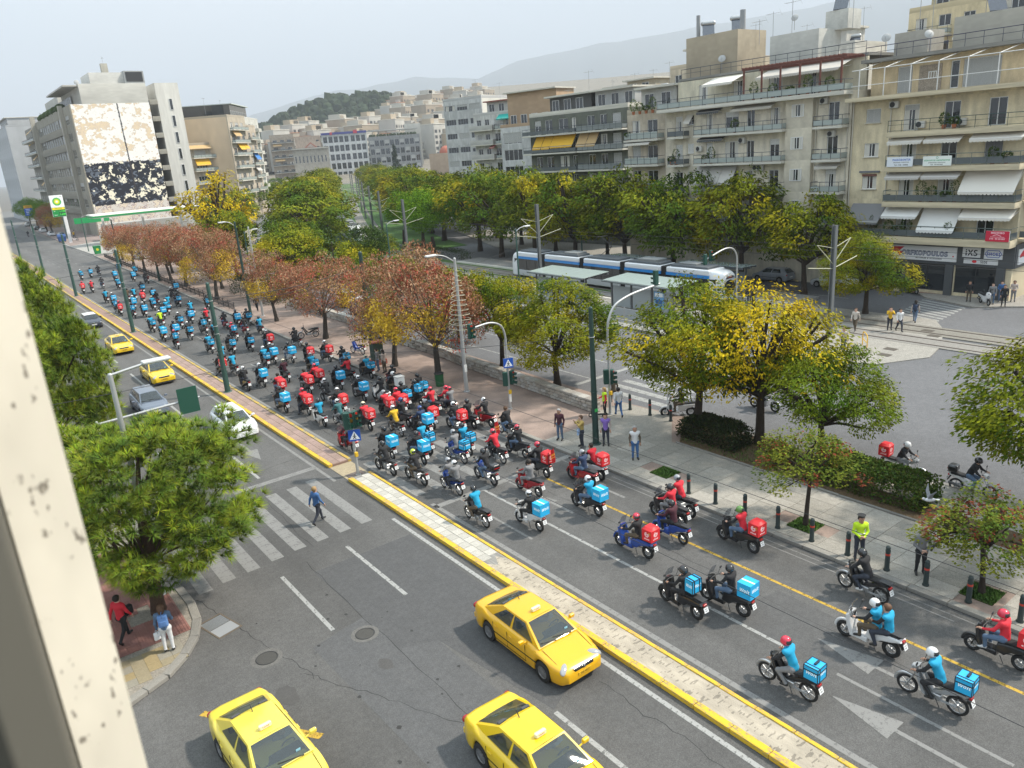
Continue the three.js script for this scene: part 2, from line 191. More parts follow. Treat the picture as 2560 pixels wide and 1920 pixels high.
for (let z = 2; z > -29.4; z -= 1.22) for (let x = 23.72, k = 0; x < 28.0; x += 0.86, k++) {
  if (pits.some(([a, b]) => Math.abs(x + 0.43 - a) < 0.62 && Math.abs(z - 0.61 - b) < 0.85)) continue;
  const s = part('paving_slab', once('pslab', () => rbox(0.848, 0.03, 1.208, 0.008, 0, 0, 0, 0, 1)), pick(slabM), pave); s.position.set(x + 0.43, 0.121 + rr(-0.004, 0.004), z - 0.61 - (k % 2) * 0.0);
}
part('footpath', sheet([[28.0, -24.6], [31.1, -27.3], [30.8, -30.9], [28.0, -30.9]], 0.1205), slabM[1], pave);
for (let z = -3; z > -15.5; z -= 1.1) for (let x = 29.75; x < 31.6; x += 0.75) { const s = part('paving_slab', once('pslab2', () => rbox(0.735, 0.03, 1.085, 0.008, 0, 0, 0, 0, 1)), pick(slabM.slice(2)), pave); s.position.set(x + 0.37, 0.121 + rr(-0.004, 0.004), z); }
for (let i = 0; i < 14; i++) { const z = -3 - i * 0.9; }
kerbs(pave, (z) => side(z) + 0.1, 4, -27, 1.3, 0.24, 0.15, kerbM);
// planted bed with its low edging
const soil = rough(0.21, 0.145, 0.085, { s: 0.8, bump: 0.02, bs: 1.2, tex: tex(256, (u, v) => { const k = tn(u, v, 24, 3); return [0.8 + 0.4 * (k - 0.5), 0.78 + 0.42 * (k - 0.5), 0.72 + 0.4 * (k - 0.5)]; }) });
part('soil_bed', slab([[28.15, -24.2], [31.2, -26.6], [31.25, -15.9], [29.7, -14.6], [29.7, -1], [28.3, -1], [28.2, -12]], 0.1, 0.15), soil, pave);
kerbs(pave, () => 28.1, -1, -24.4, 1.1, 0.12, 0.2, kerbM);
const grassM = paint(0.075, 0.17, 0.02, 0.9);
// grass tufts made of blades
function grassPatch(name, x0, x1, z0, z1, n, h, parent) {
  const pos = [], nor = []; for (let i = 0; i < n; i++) { const x = rr(x0, x1), z = rr(z0, z1), a = rr(0, 6.28), w = 0.018, q = h * rr(0.5, 1.2), lx = rr(-0.04, 0.04), lz = rr(-0.04, 0.04); pos.push(x - Math.cos(a) * w, 0.14, z - Math.sin(a) * w, x + Math.cos(a) * w, 0.14, z + Math.sin(a) * w, x + lx, 0.14 + q, z + lz); for (let k = 0; k < 3; k++) nor.push(0, 1, 0); }
  const g = new THREE.BufferGeometry(); g.setAttribute('position', new THREE.Float32BufferAttribute(pos, 3)); g.setAttribute('normal', new THREE.Float32BufferAttribute(nor, 3)); g.setAttribute('uv', new THREE.Float32BufferAttribute(new Float32Array(pos.length / 3 * 2), 2));
  const m = part(name, g, grassM, parent); m.userData.kind = 'stuff'; return m;
}
for (const [x, z] of pits) { part('soil', box(1.0, 0.03, 1.0, x, 0.128, z), rough(0.09, 0.12, 0.035, { s: 2 }), pave); grassPatch('grass', x - 0.5, x + 0.5, z - 0.52, z + 0.52, 2600, 0.07, pave); }
grassPatch('grass', 28.3, 31, -24.5, -17, 2600, 0.11, pave);
// left pavement with rounded corner
const pave2 = settingGroup('pavement');
const cornerPts = [[4.5, -240], [4.5, -28.5], [4.55, -27], [4.42, -25.8], [4.05, -24.8], [3.5, -24.0], [2.75, -23.3], [1.4, -22.7], [-6, -21.2]];
part('bed', slab([...cornerPts, [-30, -21], [-30, -240]], -0.05, 0.125), rough(0.40, 0.36, 0.30, { s: 0.4, bump: 0.004 }), pave2);
for (let i = 1; i < cornerPts.length - 1; i++) { const [a, b] = cornerPts[i], [c, d] = cornerPts[i + 1], L = Math.hypot(c - a, d - b), n = Math.max(1, Math.round(L / 0.9)); for (let k = 0; k < n; k++) { const q = part('kerb_stone', kerbGeo(0.3, 0.16, +(L / n - 0.01).toFixed(3)), pick(kerbM.slice(0, 2)), pave2); q.position.set(a + (c - a) * (k + 0.5) / n, 0, b + (d - b) * (k + 0.5) / n); q.rotation.y = Math.atan2(c - a, d - b); } }
kerbs(pave2, () => 4.45, -28.5, -150, 1.8, 0.3, 0.16, kerbM);
const redTile = [0, 1, 2].map((i) => rough(0.42 + 0.03 * i, 0.20 + 0.02 * i, 0.165 + 0.02 * i, { s: 1 }));
// ribbed red tiles and smooth yellow ones, each laid on its own
const ribbed = once('rib', () => join([box(0.395, 0.02, 0.395, 0, 0, 0), ...[-0.15, -0.05, 0.05, 0.15].map((x) => box(0.05, 0.012, 0.395, x, 0.016, 0))]));
let nt = 0;
for (let z = -24.3; z > -33.5; z -= 0.4) for (let x = 3.9; x > 0.2; x -= 0.4) { if (Math.hypot(x - 2.6, z + 25.6) > 1.75 && z > -25.6) continue; if (Math.hypot(x - 3.02, z + 27.4) < 0.55 || nt > 200) continue; const yel = x < 2.2 && z > -25.2; if (z > -25.1) continue; nt++; const s = part('paving_tile', ribbed, pick(redTile), pave2); s.position.set(x, 0.127, z); s.rotation.y = 0; }
for (let z = -23.6; z > -25.0; z -= 0.4) for (let x = 3.4; x > -1.2; x -= 0.4) { if (x > 2.3 && z > -24.0) continue; if (z + (x - 0.5) * 0.18 > -23.2) continue; const s = part('paving_tile', once('ytile', () => rbox(0.395, 0.03, 0.395, 0.006, 0, 0, 0, 0, 1)), pick(once('ytm', () => [rough(0.46, 0.36, 0.19, { s: 1 }), rough(0.42, 0.355, 0.23, { s: 1 }), rough(0.40, 0.37, 0.30, { s: 1 })])), pave2); s.position.set(x, 0.125 + rr(-0.003, 0.003), z); }
// second street, tram reservation and far pavement
const tramBed = settingGroup('tram_reservation');
const bend = (z) => z > -95 ? 0 : (-95 - z) * 0.47 - 9 * (1 - Math.exp((95 + z) / 22)) ;      // the boulevard swings right beyond the stop
const strip = (x0, x1, z0, z1, n, y) => { const L = [], R = []; for (let i = 0; i <= n; i++) { const z = z0 + (z1 - z0) * i / n; L.push([x0 + bend(z), z]); R.push([x1 + bend(z), z]); } return slab([...L, ...R.reverse()], -0.05, y); };
part('grass_bed', strip(53.2, 60.2, -47, -470, 60, 0.05), rough(0.085, 0.17, 0.03, { s: 0.5, bump: 0.03, bs: 0.8 }), tramBed);
part('track_slab', strip(53.0, 55.4, -18, -110, 20, 0.07), rough(0.34, 0.32, 0.29, { s: 0.4 }), tramBed); part('track_slab', strip(56.0, 58.6, -18, -300, 40, 0.07), rough(0.30, 0.28, 0.24, { s: 0.4 }), tramBed);
const railM = paint(0.14, 0.11, 0.09, 0.5, 0.6);
for (const x of [53.5, 54.94, 56.6, 58.04]) part('rail', strip(x - 0.05, x + 0.05, 8, -460, 80, 0.10), railM, tramBed);
const plaza = settingGroup('plaza');
part('bed', slab([[46.2, -31.5], [60.6, -38], [60.8, -26.5], [58, -24.6], [53.4, -22.8], [50.6, -22.2], [47, -24], [45.6, -27]], -0.05, 0.062), rough(0.43, 0.405, 0.36, { s: 0.3, bump: 0.004 }), plaza);
for (const [x, z] of [[57.2, -25.4], [56.0, -24.4], [51, -25], [49.4, -24.6]]) part('cover', box(0.6, 0.02, 0.8, x, 0.072, z), rough(0.13, 0.11, 0.09, { s: 2 }), plaza);
for (let i = 0; i < 9; i++) part('paving_slab', box(1.4, 0.02, 1.4, 48.5 + (i % 3) * 1.5, 0.068, -29 - Math.floor(i / 3) * 1.5), pick(slabM), plaza);
const platform = settingGroup('platform');
part('deck', slab([[44.3, -33.6], [52.6, -33.6], [52.6, -90], [46, -90]], -0.05, 0.22), rough(0.38, 0.37, 0.34, { s: 0.35 }), platform); part('deck', slab([[59.4, -38], [63.4, -38], [63.4, -92], [59.4, -92]], -0.05, 0.24), rough(0.36, 0.35, 0.33, { s: 0.35 }), platform);
part('edge', box(0.3, 0.24, 56, 52.45, 0.125, -61.9), paint(0.6, 0.58, 0.52, 0.8), platform); part('edge', box(0.3, 0.26, 54, 59.5, 0.125, -65), paint(0.6, 0.58, 0.52, 0.8), platform);
const pave3 = settingGroup('pavement');
part('bed', slab([[70.2, -33.2], [96, -33.2], [96, -150], [92, -150], [72.4, -100], [72, -60], [71, -48]], -0.05, 0.13), rough(0.40, 0.375, 0.33, { s: 0.35 }), pave3); part('bed', slab([[66.4, -26.2], [68.2, -30.8], [71, -33.4], [96, -33.4], [96, -20.5], [75, -20.5], [69, -22.5]], -0.05, 0.128), rough(0.41, 0.38, 0.335, { s: 0.35 }), pave3);
part('red_path', sheet([[69.5, -33], [71, -33.6], [71.6, -27], [70.6, -26.6]], 0.134), rough(0.32, 0.14, 0.12, { s: 0.6 }), pave3);
for (let i = 0; i < 10; i++) { const f = i / 9; part('zebra_stripe', sheet([[60.9 + f * 7.2, -29.8 - f * 1.0], [61.3 + f * 7.2, -29.85 - f * 1.0], [60.2 + f * 6.9, -26.2 - f * 0.5], [59.8 + f * 6.9, -26.1 - f * 0.5]], 0.004), paintW, road2); }
for (const [x, a, b] of [[64.9, -36, -42], [65, -47, -52], [36.6, -38, -44], [36.6, -50, -56], [36.7, -62, -68], [40.4, -38, -44], [40.4, -50, -56], [33.2, -36, -66]]) rectM('lane_dash', x - 0.06, x + 0.06, a, b, paintW, road2);
for (let i = 0; i < 11; i++) rectM('zebra_stripe', 32.0 + i * 1.05, 32.5 + i * 1.05, -34.2, -28.6, paintW, road2);
rectM('stop_line', 31.6, 43, -36.2, -35.8, paintW, road2);
// lawns and street beyond the bend
const park = settingGroup('lawn');
part('turf', strip(40, 52.5, -100, -470, 50, 0.04), rough(0.075, 0.15, 0.03, { s: 0.4, bump: 0.03, bs: 0.8 }), park); part('turf', strip(61, 70, -108, -470, 50, 0.045), rough(0.07, 0.17, 0.025, { s: 0.4, bump: 0.03, bs: 0.8 }), park);
part('path', sheet([[170, -392], [215, -376], [216, -381], [170, -398]], 0.07), rough(0.42, 0.38, 0.33, { s: 0.3 }), park);
part('carriageway', strip(25, 38.5, -128, -470, 40, 0.03), rough(0.22, 0.22, 0.223, { s: 0.4 }), park); part('carriageway', strip(72.5, 82, -130, -470, 40, 0.03), rough(0.22, 0.22, 0.223, { s: 0.4 }), park);
part('pavement', strip(14, 24.8, -170, -470, 40, 0.1), rough(0.38, 0.35, 0.31, { s: 0.4 }), park);
// filling-station forecourt
const fore = settingGroup('forecourt'); part('slab', slab([[26.9, -180], [60, -180], [60, -238], [27.2, -225], [26.9, -212]], -0.05, 0.09), rough(0.5, 0.48, 0.44, { s: 0.2 }), fore); part('pavement', slab([[27.2, -212], [38, -222], [38, -330], [30, -330]], -0.05, 0.13), rough(0.36, 0.28, 0.25, { s: 0.3 }), fore);
// ================= buildings =================
const wallM = (r, g, b, s = 0.12) => rough(r, g, b, { tex: plasterT, s, rough: 0.92 });
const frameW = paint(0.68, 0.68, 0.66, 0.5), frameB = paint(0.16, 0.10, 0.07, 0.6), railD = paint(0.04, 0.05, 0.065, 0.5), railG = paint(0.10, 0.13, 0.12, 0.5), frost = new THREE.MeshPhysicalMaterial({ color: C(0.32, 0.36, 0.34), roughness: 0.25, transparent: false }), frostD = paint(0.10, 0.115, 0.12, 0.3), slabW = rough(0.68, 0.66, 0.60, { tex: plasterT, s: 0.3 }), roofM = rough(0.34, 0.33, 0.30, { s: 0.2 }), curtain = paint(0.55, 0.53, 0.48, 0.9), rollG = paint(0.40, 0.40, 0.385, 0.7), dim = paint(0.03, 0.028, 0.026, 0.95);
const cloth = { cream: paint(0.64, 0.61, 0.55, 0.9), grey: paint(0.48, 0.46, 0.43, 0.9), dgrey: paint(0.20, 0.20, 0.205, 0.9), white: paint(0.66, 0.66, 0.64, 0.9), ochre: paint(0.68, 0.40, 0.035, 0.9), teal: paint(0.01, 0.29, 0.25, 0.9), blue: paint(0.06, 0.2, 0.5, 0.9), tan: paint(0.48, 0.33, 0.16, 0.9), slate: paint(0.15, 0.16, 0.18, 0.9), brick: paint(0.30, 0.08, 0.06, 0.9) };
const k2 = (...a) => a.map((x) => (typeof x === 'number' ? x.toFixed(2) : x)).join();
function wallGeo(w, h, holes, th = 0.3) {
  const s = new THREE.Shape([[0, 0], [w, 0], [w, h], [0, h]].map((p) => new THREE.Vector2(...p)));
  for (const [x, y, a, b] of holes) s.holes.push(new THREE.Path([[x, y], [x, y + b], [x + a, y + b], [x + a, y]].map((p) => new THREE.Vector2(...p))));
  return new THREE.ExtrudeGeometry(s, { depth: th, bevelEnabled: false }).translate(0, 0, -th);
}
// a window: frame with glass, set back in its opening; blind = how far a roller blind hangs down (0..1)
function win(B, x, y, w, h, o = {}) {
  const n = o.n ?? (w > 2.2 ? 4 : w > 0.75 ? 2 : 1), f = part('window', once('wf' + k2(w, h, n, o.bar ?? 0), () => {
    const g = [box(w, 0.07, 0.08, w / 2, 0.035, 0), box(w, 0.07, 0.08, w / 2, h - 0.035, 0), box(0.07, h - 0.14, 0.08, 0.035, h / 2, 0), box(0.07, h - 0.14, 0.08, w - 0.035, h / 2, 0)];
    for (let i = 1; i < n; i++) g.push(box(0.06, h - 0.14, 0.07, w * i / n, h / 2, 0)); if (o.bar) g.push(box(w - 0.14, 0.05, 0.06, w / 2, h * o.bar, 0)); return join(g);
  }), o.frame ?? frameW, B); f.position.set(x, y, o.z ?? -0.12);
  part('pane', once('wp' + k2(w, h), () => box(w - 0.1, h - 0.1, 0.02, w / 2, h / 2, -0.01)), o.glass ?? mats.glass, f);
  if (o.curtain) part('curtain', once('wc' + k2(w, h), () => join([box(w * 0.3, h - 0.16, 0.012, w * 0.2, h / 2, 0.006), box(w * 0.26, h - 0.16, 0.012, w * 0.82, h / 2, 0.006)])), curtain, f);
  if (o.blind) part('blind', once('wb' + k2(w, h, o.blind), () => { const g = []; for (let yy = h - 0.05; yy > h - h * o.blind; yy -= 0.085) g.push(box(w - 0.12, 0.078, 0.03, w / 2, yy - 0.04, 0.055)); return join(g); }), o.blindM ?? rollG, f);
  if (o.sill) part('sill', once('ws' + k2(w), () => box(w + 0.16, 0.05, 0.22, w / 2, -0.03, 0.16)), slabW, f);
  return f;
}
function balcony(B, x, y, w, d, o = {}) {
  const b = grp('balcony', B, x, y, 0), hgt = o.h ?? 0.95;
  part('slab', box(w, o.t ?? 0.22, d, w / 2, -(o.t ?? 0.22) / 2, d / 2 + 0.001), o.slab ?? slabW, b);
  if (o.rail === 'solid') { part('parapet', join([box(w, hgt, 0.1, w / 2, hgt / 2, d - 0.06), box(0.1, hgt, d - 0.12, 0.06, hgt / 2, d / 2), box(0.1, hgt, d - 0.12, w - 0.06, hgt / 2, d / 2)]), o.mat ?? slabW, b); return b; }
  const n = Math.max(2, Math.round(w / (o.step ?? 1.15))), g = [bar([0.05, hgt, d - 0.05], [w - 0.05, hgt, d - 0.05], 0.03), bar([0.05, hgt * 0.62, d - 0.05], [w - 0.05, hgt * 0.62, d - 0.05], 0.018), bar([0.05, 0.1, d - 0.05], [w - 0.05, 0.1, d - 0.05], 0.018)];
  for (let i = 0; i <= n; i++) g.push(bar([0.05 + (w - 0.1) * i / n, 0, d - 0.05], [0.05 + (w - 0.1) * i / n, hgt, d - 0.05], 0.022));
  for (const e of [0.05, w - 0.05]) g.push(bar([e, hgt, 0], [e, hgt, d - 0.05], 0.025), bar([e, 0.1, 0], [e, 0.1, d - 0.05], 0.018));
  part('railing', join(g), o.railM ?? railD, b);
  if (o.panel !== null) for (let i = 0; i < n; i++) part('panel', once('bp' + k2((w - 0.1) / n - 0.07, hgt), () => box((w - 0.1) / n - 0.07, hgt * (o.ph ?? 0.5), 0.02, 0, 0.12 + hgt * (o.ph ?? 0.5) / 2, 0)), o.panel ?? frost, b).position.set(0.05 + (w - 0.1) * (i + 0.5) / n, 0, d - 0.05);
  if (o.side !== null) for (const e of [0.05, w - 0.05]) part('panel', once('bps' + k2(d, hgt), () => box(0.02, hgt * 0.5, d - 0.2, 0, 0.12 + hgt * 0.25, d / 2 - 0.05)), o.panel ?? frost, b).position.set(e, 0, 0);
  return b;
}
// sloping cloth awning hung from (x, y) on the wall, out by d and down by drop, with scalloped edge
function awning(B, x, y, w, d, drop, m, o = {}) {
  const a = grp('awning', B, x, y, o.z ?? 0.02), L = Math.hypot(d, drop), ang = Math.atan2(drop, d);
  part('cloth', T(new THREE.BoxGeometry(w, 0.02, L, 1, 1, 1), w / 2, -drop / 2, d / 2, ang), m, a);
  const sc = new THREE.Shape(); sc.moveTo(0, 0); sc.lineTo(w, 0); const n = Math.round(w / 0.28); for (let i = n; i > 0; i--) sc.quadraticCurveTo(w * (i - 0.5) / n, -0.34, w * (i - 1) / n, -0.16); sc.lineTo(0, 0);
  part('valance', new THREE.ExtrudeGeometry(sc, { depth: 0.015, bevelEnabled: false, curveSegments: 3 }).translate(0, -drop - 0.01, d), m, a);
  part('frame', join([bar([0.05, -0.5, 0], [0.05, -drop, d], 0.018), bar([w - 0.05, -0.5, 0], [w - 0.05, -drop, d], 0.018), bar([0, -drop, d], [w, -drop, d], 0.025)]), frameW, a);
}
function cooler(B, x, y, z = 0.2) { const a = grp('air_conditioner', B, x, y, z); part('case', once('acb', () => rbox(0.8, 0.56, 0.3, 0.03, 0, 0, 0)), once('acm', () => paint(0.55, 0.54, 0.5, 0.6)), a); part('fan_grille', once('acf', () => join([T(new THREE.CylinderGeometry(0.22, 0.22, 0.02, 16), -0.1, 0, 0.155, Math.PI / 2), T(new THREE.TorusGeometry(0.22, 0.015, 4, 16), -0.1, 0, 0.165)])), mats.dark, a); part('bracket', once('acs', () => join([box(0.03, 0.03, 0.4, -0.3, -0.3, 0), box(0.03, 0.03, 0.4, 0.3, -0.3, 0)])), mats.grey, a); }
function antenna(B, x, y, z, h = 3.2) { part('antenna', join([bar([0, 0, 0], [0, h, 0], 0.025), bar([-0.9, h - 0.2, 0], [0.9, h - 0.2, 0], 0.014), ...[-0.8, -0.55, -0.3, -0.05, 0.2, 0.45, 0.7].map((q, i) => bar([q, h - 0.2, -0.35 + i * 0.03], [q, h - 0.2, 0.35 - i * 0.03], 0.008, 0.008, 4)), bar([0.9, h - 0.5, -0.3], [0.9, h + 0.1, 0.3], 0.008, 0.008, 4)]), mats.grey, B).position.set(x, y, z); }
function heater(B, x, y, z, ry = 0) { const s = grp('solar_heater', B, x, y, z, ry); part('tank', T(new THREE.CapsuleGeometry(0.28, 1.1, 4, 12), 0, 1.5, -0.4, 0, 0, Math.PI / 2), once('tank', () => paint(0.45, 0.46, 0.46, 0.35, 0.5)), s); part('collector', T(new THREE.BoxGeometry(1.3, 0.08, 2.1), 0, 0.72, 0.45, 0.72), once('coll', () => gloss(0.03, 0.035, 0.05, 0.15)), s); part('frame', join([bar([-0.6, 0, -0.4], [-0.6, 1.5, -0.4], 0.025), bar([0.6, 0, -0.4], [0.6, 1.5, -0.4], 0.025), bar([-0.6, 0, 1.2], [-0.6, 1.5, -0.4], 0.02), bar([0.6, 0, 1.2], [0.6, 1.5, -0.4], 0.02)]), mats.grey, s); }
function dish(B, x, y, z, ry = 0, r = 0.45) { const s = grp('satellite_dish', B, x, y, z, ry); part('bowl', T(new THREE.SphereGeometry(r * 2, 16, 5, 0, 6.283, 0, 0.46), 0, 0.6 - r * 0.8, -r * 1.75, 1.15), once('dish', () => paint(0.4, 0.4, 0.39, 0.6, 0, { side: THREE.DoubleSide })), s); part('mast', join([bar([0, -0.6, 0], [0, 0.6, 0], 0.03), bar([0, 0.4, 0], [0, 0.65, 0.55], 0.015)]), mats.grey, s); }
function railRun(B, x0, x1, y, z, m = railD, h = 1) { const n = Math.round((x1 - x0) / 1.4), g = [bar([x0, y + h, z], [x1, y + h, z], 0.035), bar([x0, y + h * 0.55, z], [x1, y + h * 0.55, z], 0.02)]; for (let i = 0; i <= n; i++) g.push(bar([x0 + (x1 - x0) * i / n, y, z], [x0 + (x1 - x0) * i / n, y + h, z], 0.02)); part('railing', join(g), m, B); }
function pipe(B, x, y0, y1, z = 0.08) { part('drain_pipe', bar([x, y0, z], [x, y1, z], 0.055, 0.055, 8), once('pipe', () => paint(0.52, 0.49, 0.42, 0.7)), B); }
// body of a building: hollow shell so that openings look into a dark inside
function shell(B, w, h, d, holes, m, o = {}) {
  part('wall', wallGeo(w, h, holes), m, B);
  part('wall', box(0.3, h, d - 0.31, 0.15, h / 2, -d / 2 - 0.155), o.sideL ?? o.side ?? m, B); part('wall', box(0.3, h, d - 0.31, w - 0.15, h / 2, -d / 2 - 0.155), o.side ?? m, B);
  part('wall', box(w - 0.6, h, 0.3, w / 2, h / 2, -d + 0.15), m, B);
  part('roof', box(w - 0.6, 0.3, d - 0.6, w / 2, h - 0.45, -d / 2), roofM, B);
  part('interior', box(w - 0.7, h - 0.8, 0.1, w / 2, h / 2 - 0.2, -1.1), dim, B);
}
function signboard(B, x, y, w, h, z, draw, t = 0.08, res = 110) { const m = print(Math.round(w * res), Math.round(h * res), draw); const s = part('signboard', box(w, h, t, w / 2, h / 2, t / 2), [mats.white, mats.white, mats.white, mats.white, m, mats.white], B); s.position.set(x, y, z); return s; }
const txt = (c, s, x, y, px, col, font = 'sans-serif', wt = 'bold', al = 'center') => { c.fillStyle = col; c.font = `${wt} ${px}px ${font}`; c.textAlign = al; c.textBaseline = 'middle'; c.fillText(s, x, y); };
const right = -Math.PI / 2;
{ // ---- corner apartment block over the motorcycle shop ----
  const B = thing('apartment_building', 'beige corner apartment block with grey awnings over the dark motorcycle gear shop', 'building', 70, 0, -39.5, right), W = 14.6, m = wallM(0.80, 0.70, 0.50);
  const sm = [[1.3, 15.0, 1.36, 1.2], [1.3, 12.05, 1.36, 1.2], [1.3, 9.2, 1.36, 1.2]], dr = [];
  for (const y of [14.15, 11.25, 8.25, 5.25]) dr.push([4.72, y, 1.3, 2.15], [8.06, y, 1.3, 2.15], [11.5, y, 1.35, 2.15]);
  shell(B, W, 17.2, 14, [...sm, ...dr, [4.3, 0.4, 1.7, 2.35], [6.2, 0.4, 3.2, 2.35], [10.2, 0.4, 3.3, 2.35], [0.6, 0.4, 3.2, 2.35]], m);
  win(B, ...sm[0], { blind: 0.97, sill: 1 }); win(B, ...sm[1], { curtain: 1, sill: 1 }); win(B, ...sm[2], { curtain: 1, sill: 1 }); part('lintel', box(1.36, 0.2, 0.06, 1.98, 10.45, 0.03), paint(0.14, 0.05, 0.035, 0.7), B);
  dr.forEach((d, i) => win(B, ...d, { curtain: i % 3 === 0 || i === 7, blind: i === 5 ? 0.95 : i === 0 ? 0.2 : 0, blindM: i === 5 ? paint(0.2, 0.2, 0.21, 0.7) : rollG }));
  const bs = rough(0.66, 0.58, 0.42, { tex: plasterT, s: 0.3 });
  balcony(B, 4.0, 14.1, 10.7, 1.35, { slab: bs, panel: null, side: null, t: 0.45, railM: paint(0.03, 0.06, 0.055, 0.5) }); balcony(B, 4.0, 11.2, 10.7, 1.35, { slab: bs, panel: frostD, t: 0.45, railM: railG }); balcony(B, 4.0, 8.2, 10.7, 1.35, { slab: bs, panel: frostD, ph: 0.6, t: 0.45, railM: railG }); balcony(B, 0.5, 5.2, 14.2, 1.4, { slab: bs, panel: frostD, t: 0.6, railM: railG });
  for (const [x, w, y, d, dp, c] of [[4.05, 3.0, 13.9, 1.3, 0.65, 'cream'], [7.15, 3.0, 13.9, 1.3, 0.65, 'cream'], [10.8, 3.9, 13.9, 1.3, 0.7, 'cream'], [4.05, 3.05, 10.95, 1.3, 0.65, 'grey'], [7.2, 3.05, 10.95, 1.3, 0.65, 'grey'], [10.4, 4.2, 10.98, 1.5, 1.9, 'cream'], [4.0, 3.15, 7.95, 1.35, 1.0, 'white'], [7.25, 3.1, 7.95, 1.45, 2.1, 'white'], [10.6, 4.0, 7.95, 1.4, 0.95, 'cream'], [0.6, 3.2, 7.9, 1.5, 1.5, 'dgrey']]) awning(B, x, y, w, d, dp, cloth[c]);
  part('blind_box', box(1.9, 0.16, 0.16, 2.0, 10.75, 0.08), cloth.slate, B);
  for (const [x, y] of [[3.9, 16.4], [4.35, 10.4], [9.6, 14.6], [6.3, 14.6], [13.6, 8.9]]) cooler(B, x, y);
  signboard(B, 4.25, 11.2, 2.25, 0.83, 1.37, (c, w, h) => { c.fillStyle = '#d9dee3'; c.fillRect(0, 0, w, h); txt(c, 'ΠΑΙΔΟΔΟΝΤΙΑ', w * 0.56, h * 0.3, h * 0.28, '#1c4fb0'); txt(c, 'ΒΑΣΙΛΙΚΟΣ ΤΣΕΧΟΥΡΗΣ', w * 0.56, h * 0.56, h * 0.15, '#555'); txt(c, 'Τηλ. 2130 - 338866', w * 0.56, h * 0.82, h * 0.17, '#333'); });
  signboard(B, 7.35, 11.2, 2.3, 0.8, 1.37, (c, w, h) => { c.fillStyle = '#dfe4df'; c.fillRect(0, 0, w, h); c.strokeStyle = '#2a8a5a'; c.lineWidth = 3; c.beginPath(); c.arc(w / 2, h * 0.16, h * 0.1, 0, 7); c.stroke(); txt(c, 'ΧΕΙΡΟΥΡΓΟΣ ΟΔΟΝΤΙΑΤΡΟΣ', w / 2, h * 0.45, h * 0.2, '#1d8a52'); txt(c, 'ΔΗΜΗΤΡΙΟΣ ΤΣΕΧΟΥΡΗΣ', w / 2, h * 0.66, h * 0.15, '#555'); txt(c, 'Τηλ. 210 9323667', w / 2, h * 0.86, h * 0.16, '#333'); });
  const red = (c, w, h) => { c.fillStyle = '#c01f3c'; c.fillRect(0, 0, w, h); txt(c, 'ΜΕΣΙΤΙΚΟ', w / 2, h * 0.18, h * 0.25, '#f2d9dc'); c.strokeStyle = '#f2d9dc'; c.lineWidth = 4; c.beginPath(); c.moveTo(w * 0.3, h * 0.45); c.lineTo(w * 0.48, h * 0.34); c.lineTo(w * 0.66, h * 0.48); c.stroke(); c.fillStyle = '#f2d9dc'; c.fillRect(w * 0.2, h * 0.55, w * 0.6, 3); txt(c, '210 - 93 24 007', w / 2, h * 0.74, h * 0.2, '#f2d9dc'); };
  signboard(B, 12.9, 5.15, 1.75, 0.85, 1.42, red);
  // shop front
  const band = paint(0.075, 0.08, 0.085, 0.6);
  part('fascia', box(14.2, 1.95, 0.12, 7.6, 3.75, 0.07), band, B); for (const x of [0.45, 4.05, 6.08, 9.8, 13.85]) part('pillar', box(0.62, 2.85, 0.3, x, 1.42, 0.16), band, B);
  for (const [x, w] of [[0.75, 3.0], [4.35, 1.6], [6.3, 3.1], [10.2, 3.3]]) { const f = part('shop_window', join([box(w, 0.08, 0.08, w / 2, 0.44, 0), box(w, 0.08, 0.08, w / 2, 2.7, 0), box(0.06, 2.2, 0.06, w / 2, 1.57, 0)]), mats.dark, B); f.position.set(x, 0, -0.1); part('pane', box(w, 2.25, 0.02, w / 2, 1.57, -0.02), mats.glass, f); }
  const brandS = (c, w, h) => { c.fillStyle = '#e4e5e6'; c.fillRect(0, 0, w, h); c.fillStyle = '#c5192d'; c.beginPath(); c.moveTo(w * 0.02, h * 0.4); c.lineTo(w * 0.11, h * 0.12); c.lineTo(w * 0.26, h * 0.1); c.lineTo(w * 0.19, h * 0.42); c.lineTo(w * 0.25, h * 0.46); c.lineTo(w * 0.2, h * 0.76); c.lineTo(w * 0.16, h * 0.5); c.lineTo(w * 0.03, h * 0.56); c.fill(); c.lineWidth = 5; c.strokeStyle = '#2b3a66'; c.font = `bold ${h * 0.44}px sans-serif`; c.textAlign = 'left'; c.textBaseline = 'middle'; c.strokeText('ORFKOPOULOS', w * 0.23, h * 0.5, w * 0.7); c.fillStyle = '#c5192d'; c.beginPath(); c.arc(w * 0.955, h * 0.62, h * 0.05, 0, 7); c.fill(); txt(c, 'MOTOWEAR  &  ACCESSORIES', w * 0.62, h * 0.84, h * 0.13, '#333'); };
  signboard(B, 4.2, 3.05, 6.1, 1.25, 0.135, brandS, 0.1); signboard(B, 0.9, 3.1, 2.9, 1.1, 0.135, brandS, 0.1);
  signboard(B, 10.75, 3.55, 1.4, 0.82, 0.135, (c, w, h) => { c.fillStyle = '#dcdddd'; c.fillRect(0, 0, w, h); txt(c, 'iXS', w / 2, h * 0.52, h * 0.86, '#121722'); c.fillStyle = '#dcdddd'; c.fillRect(0, h * 0.5, w, h * 0.05); });
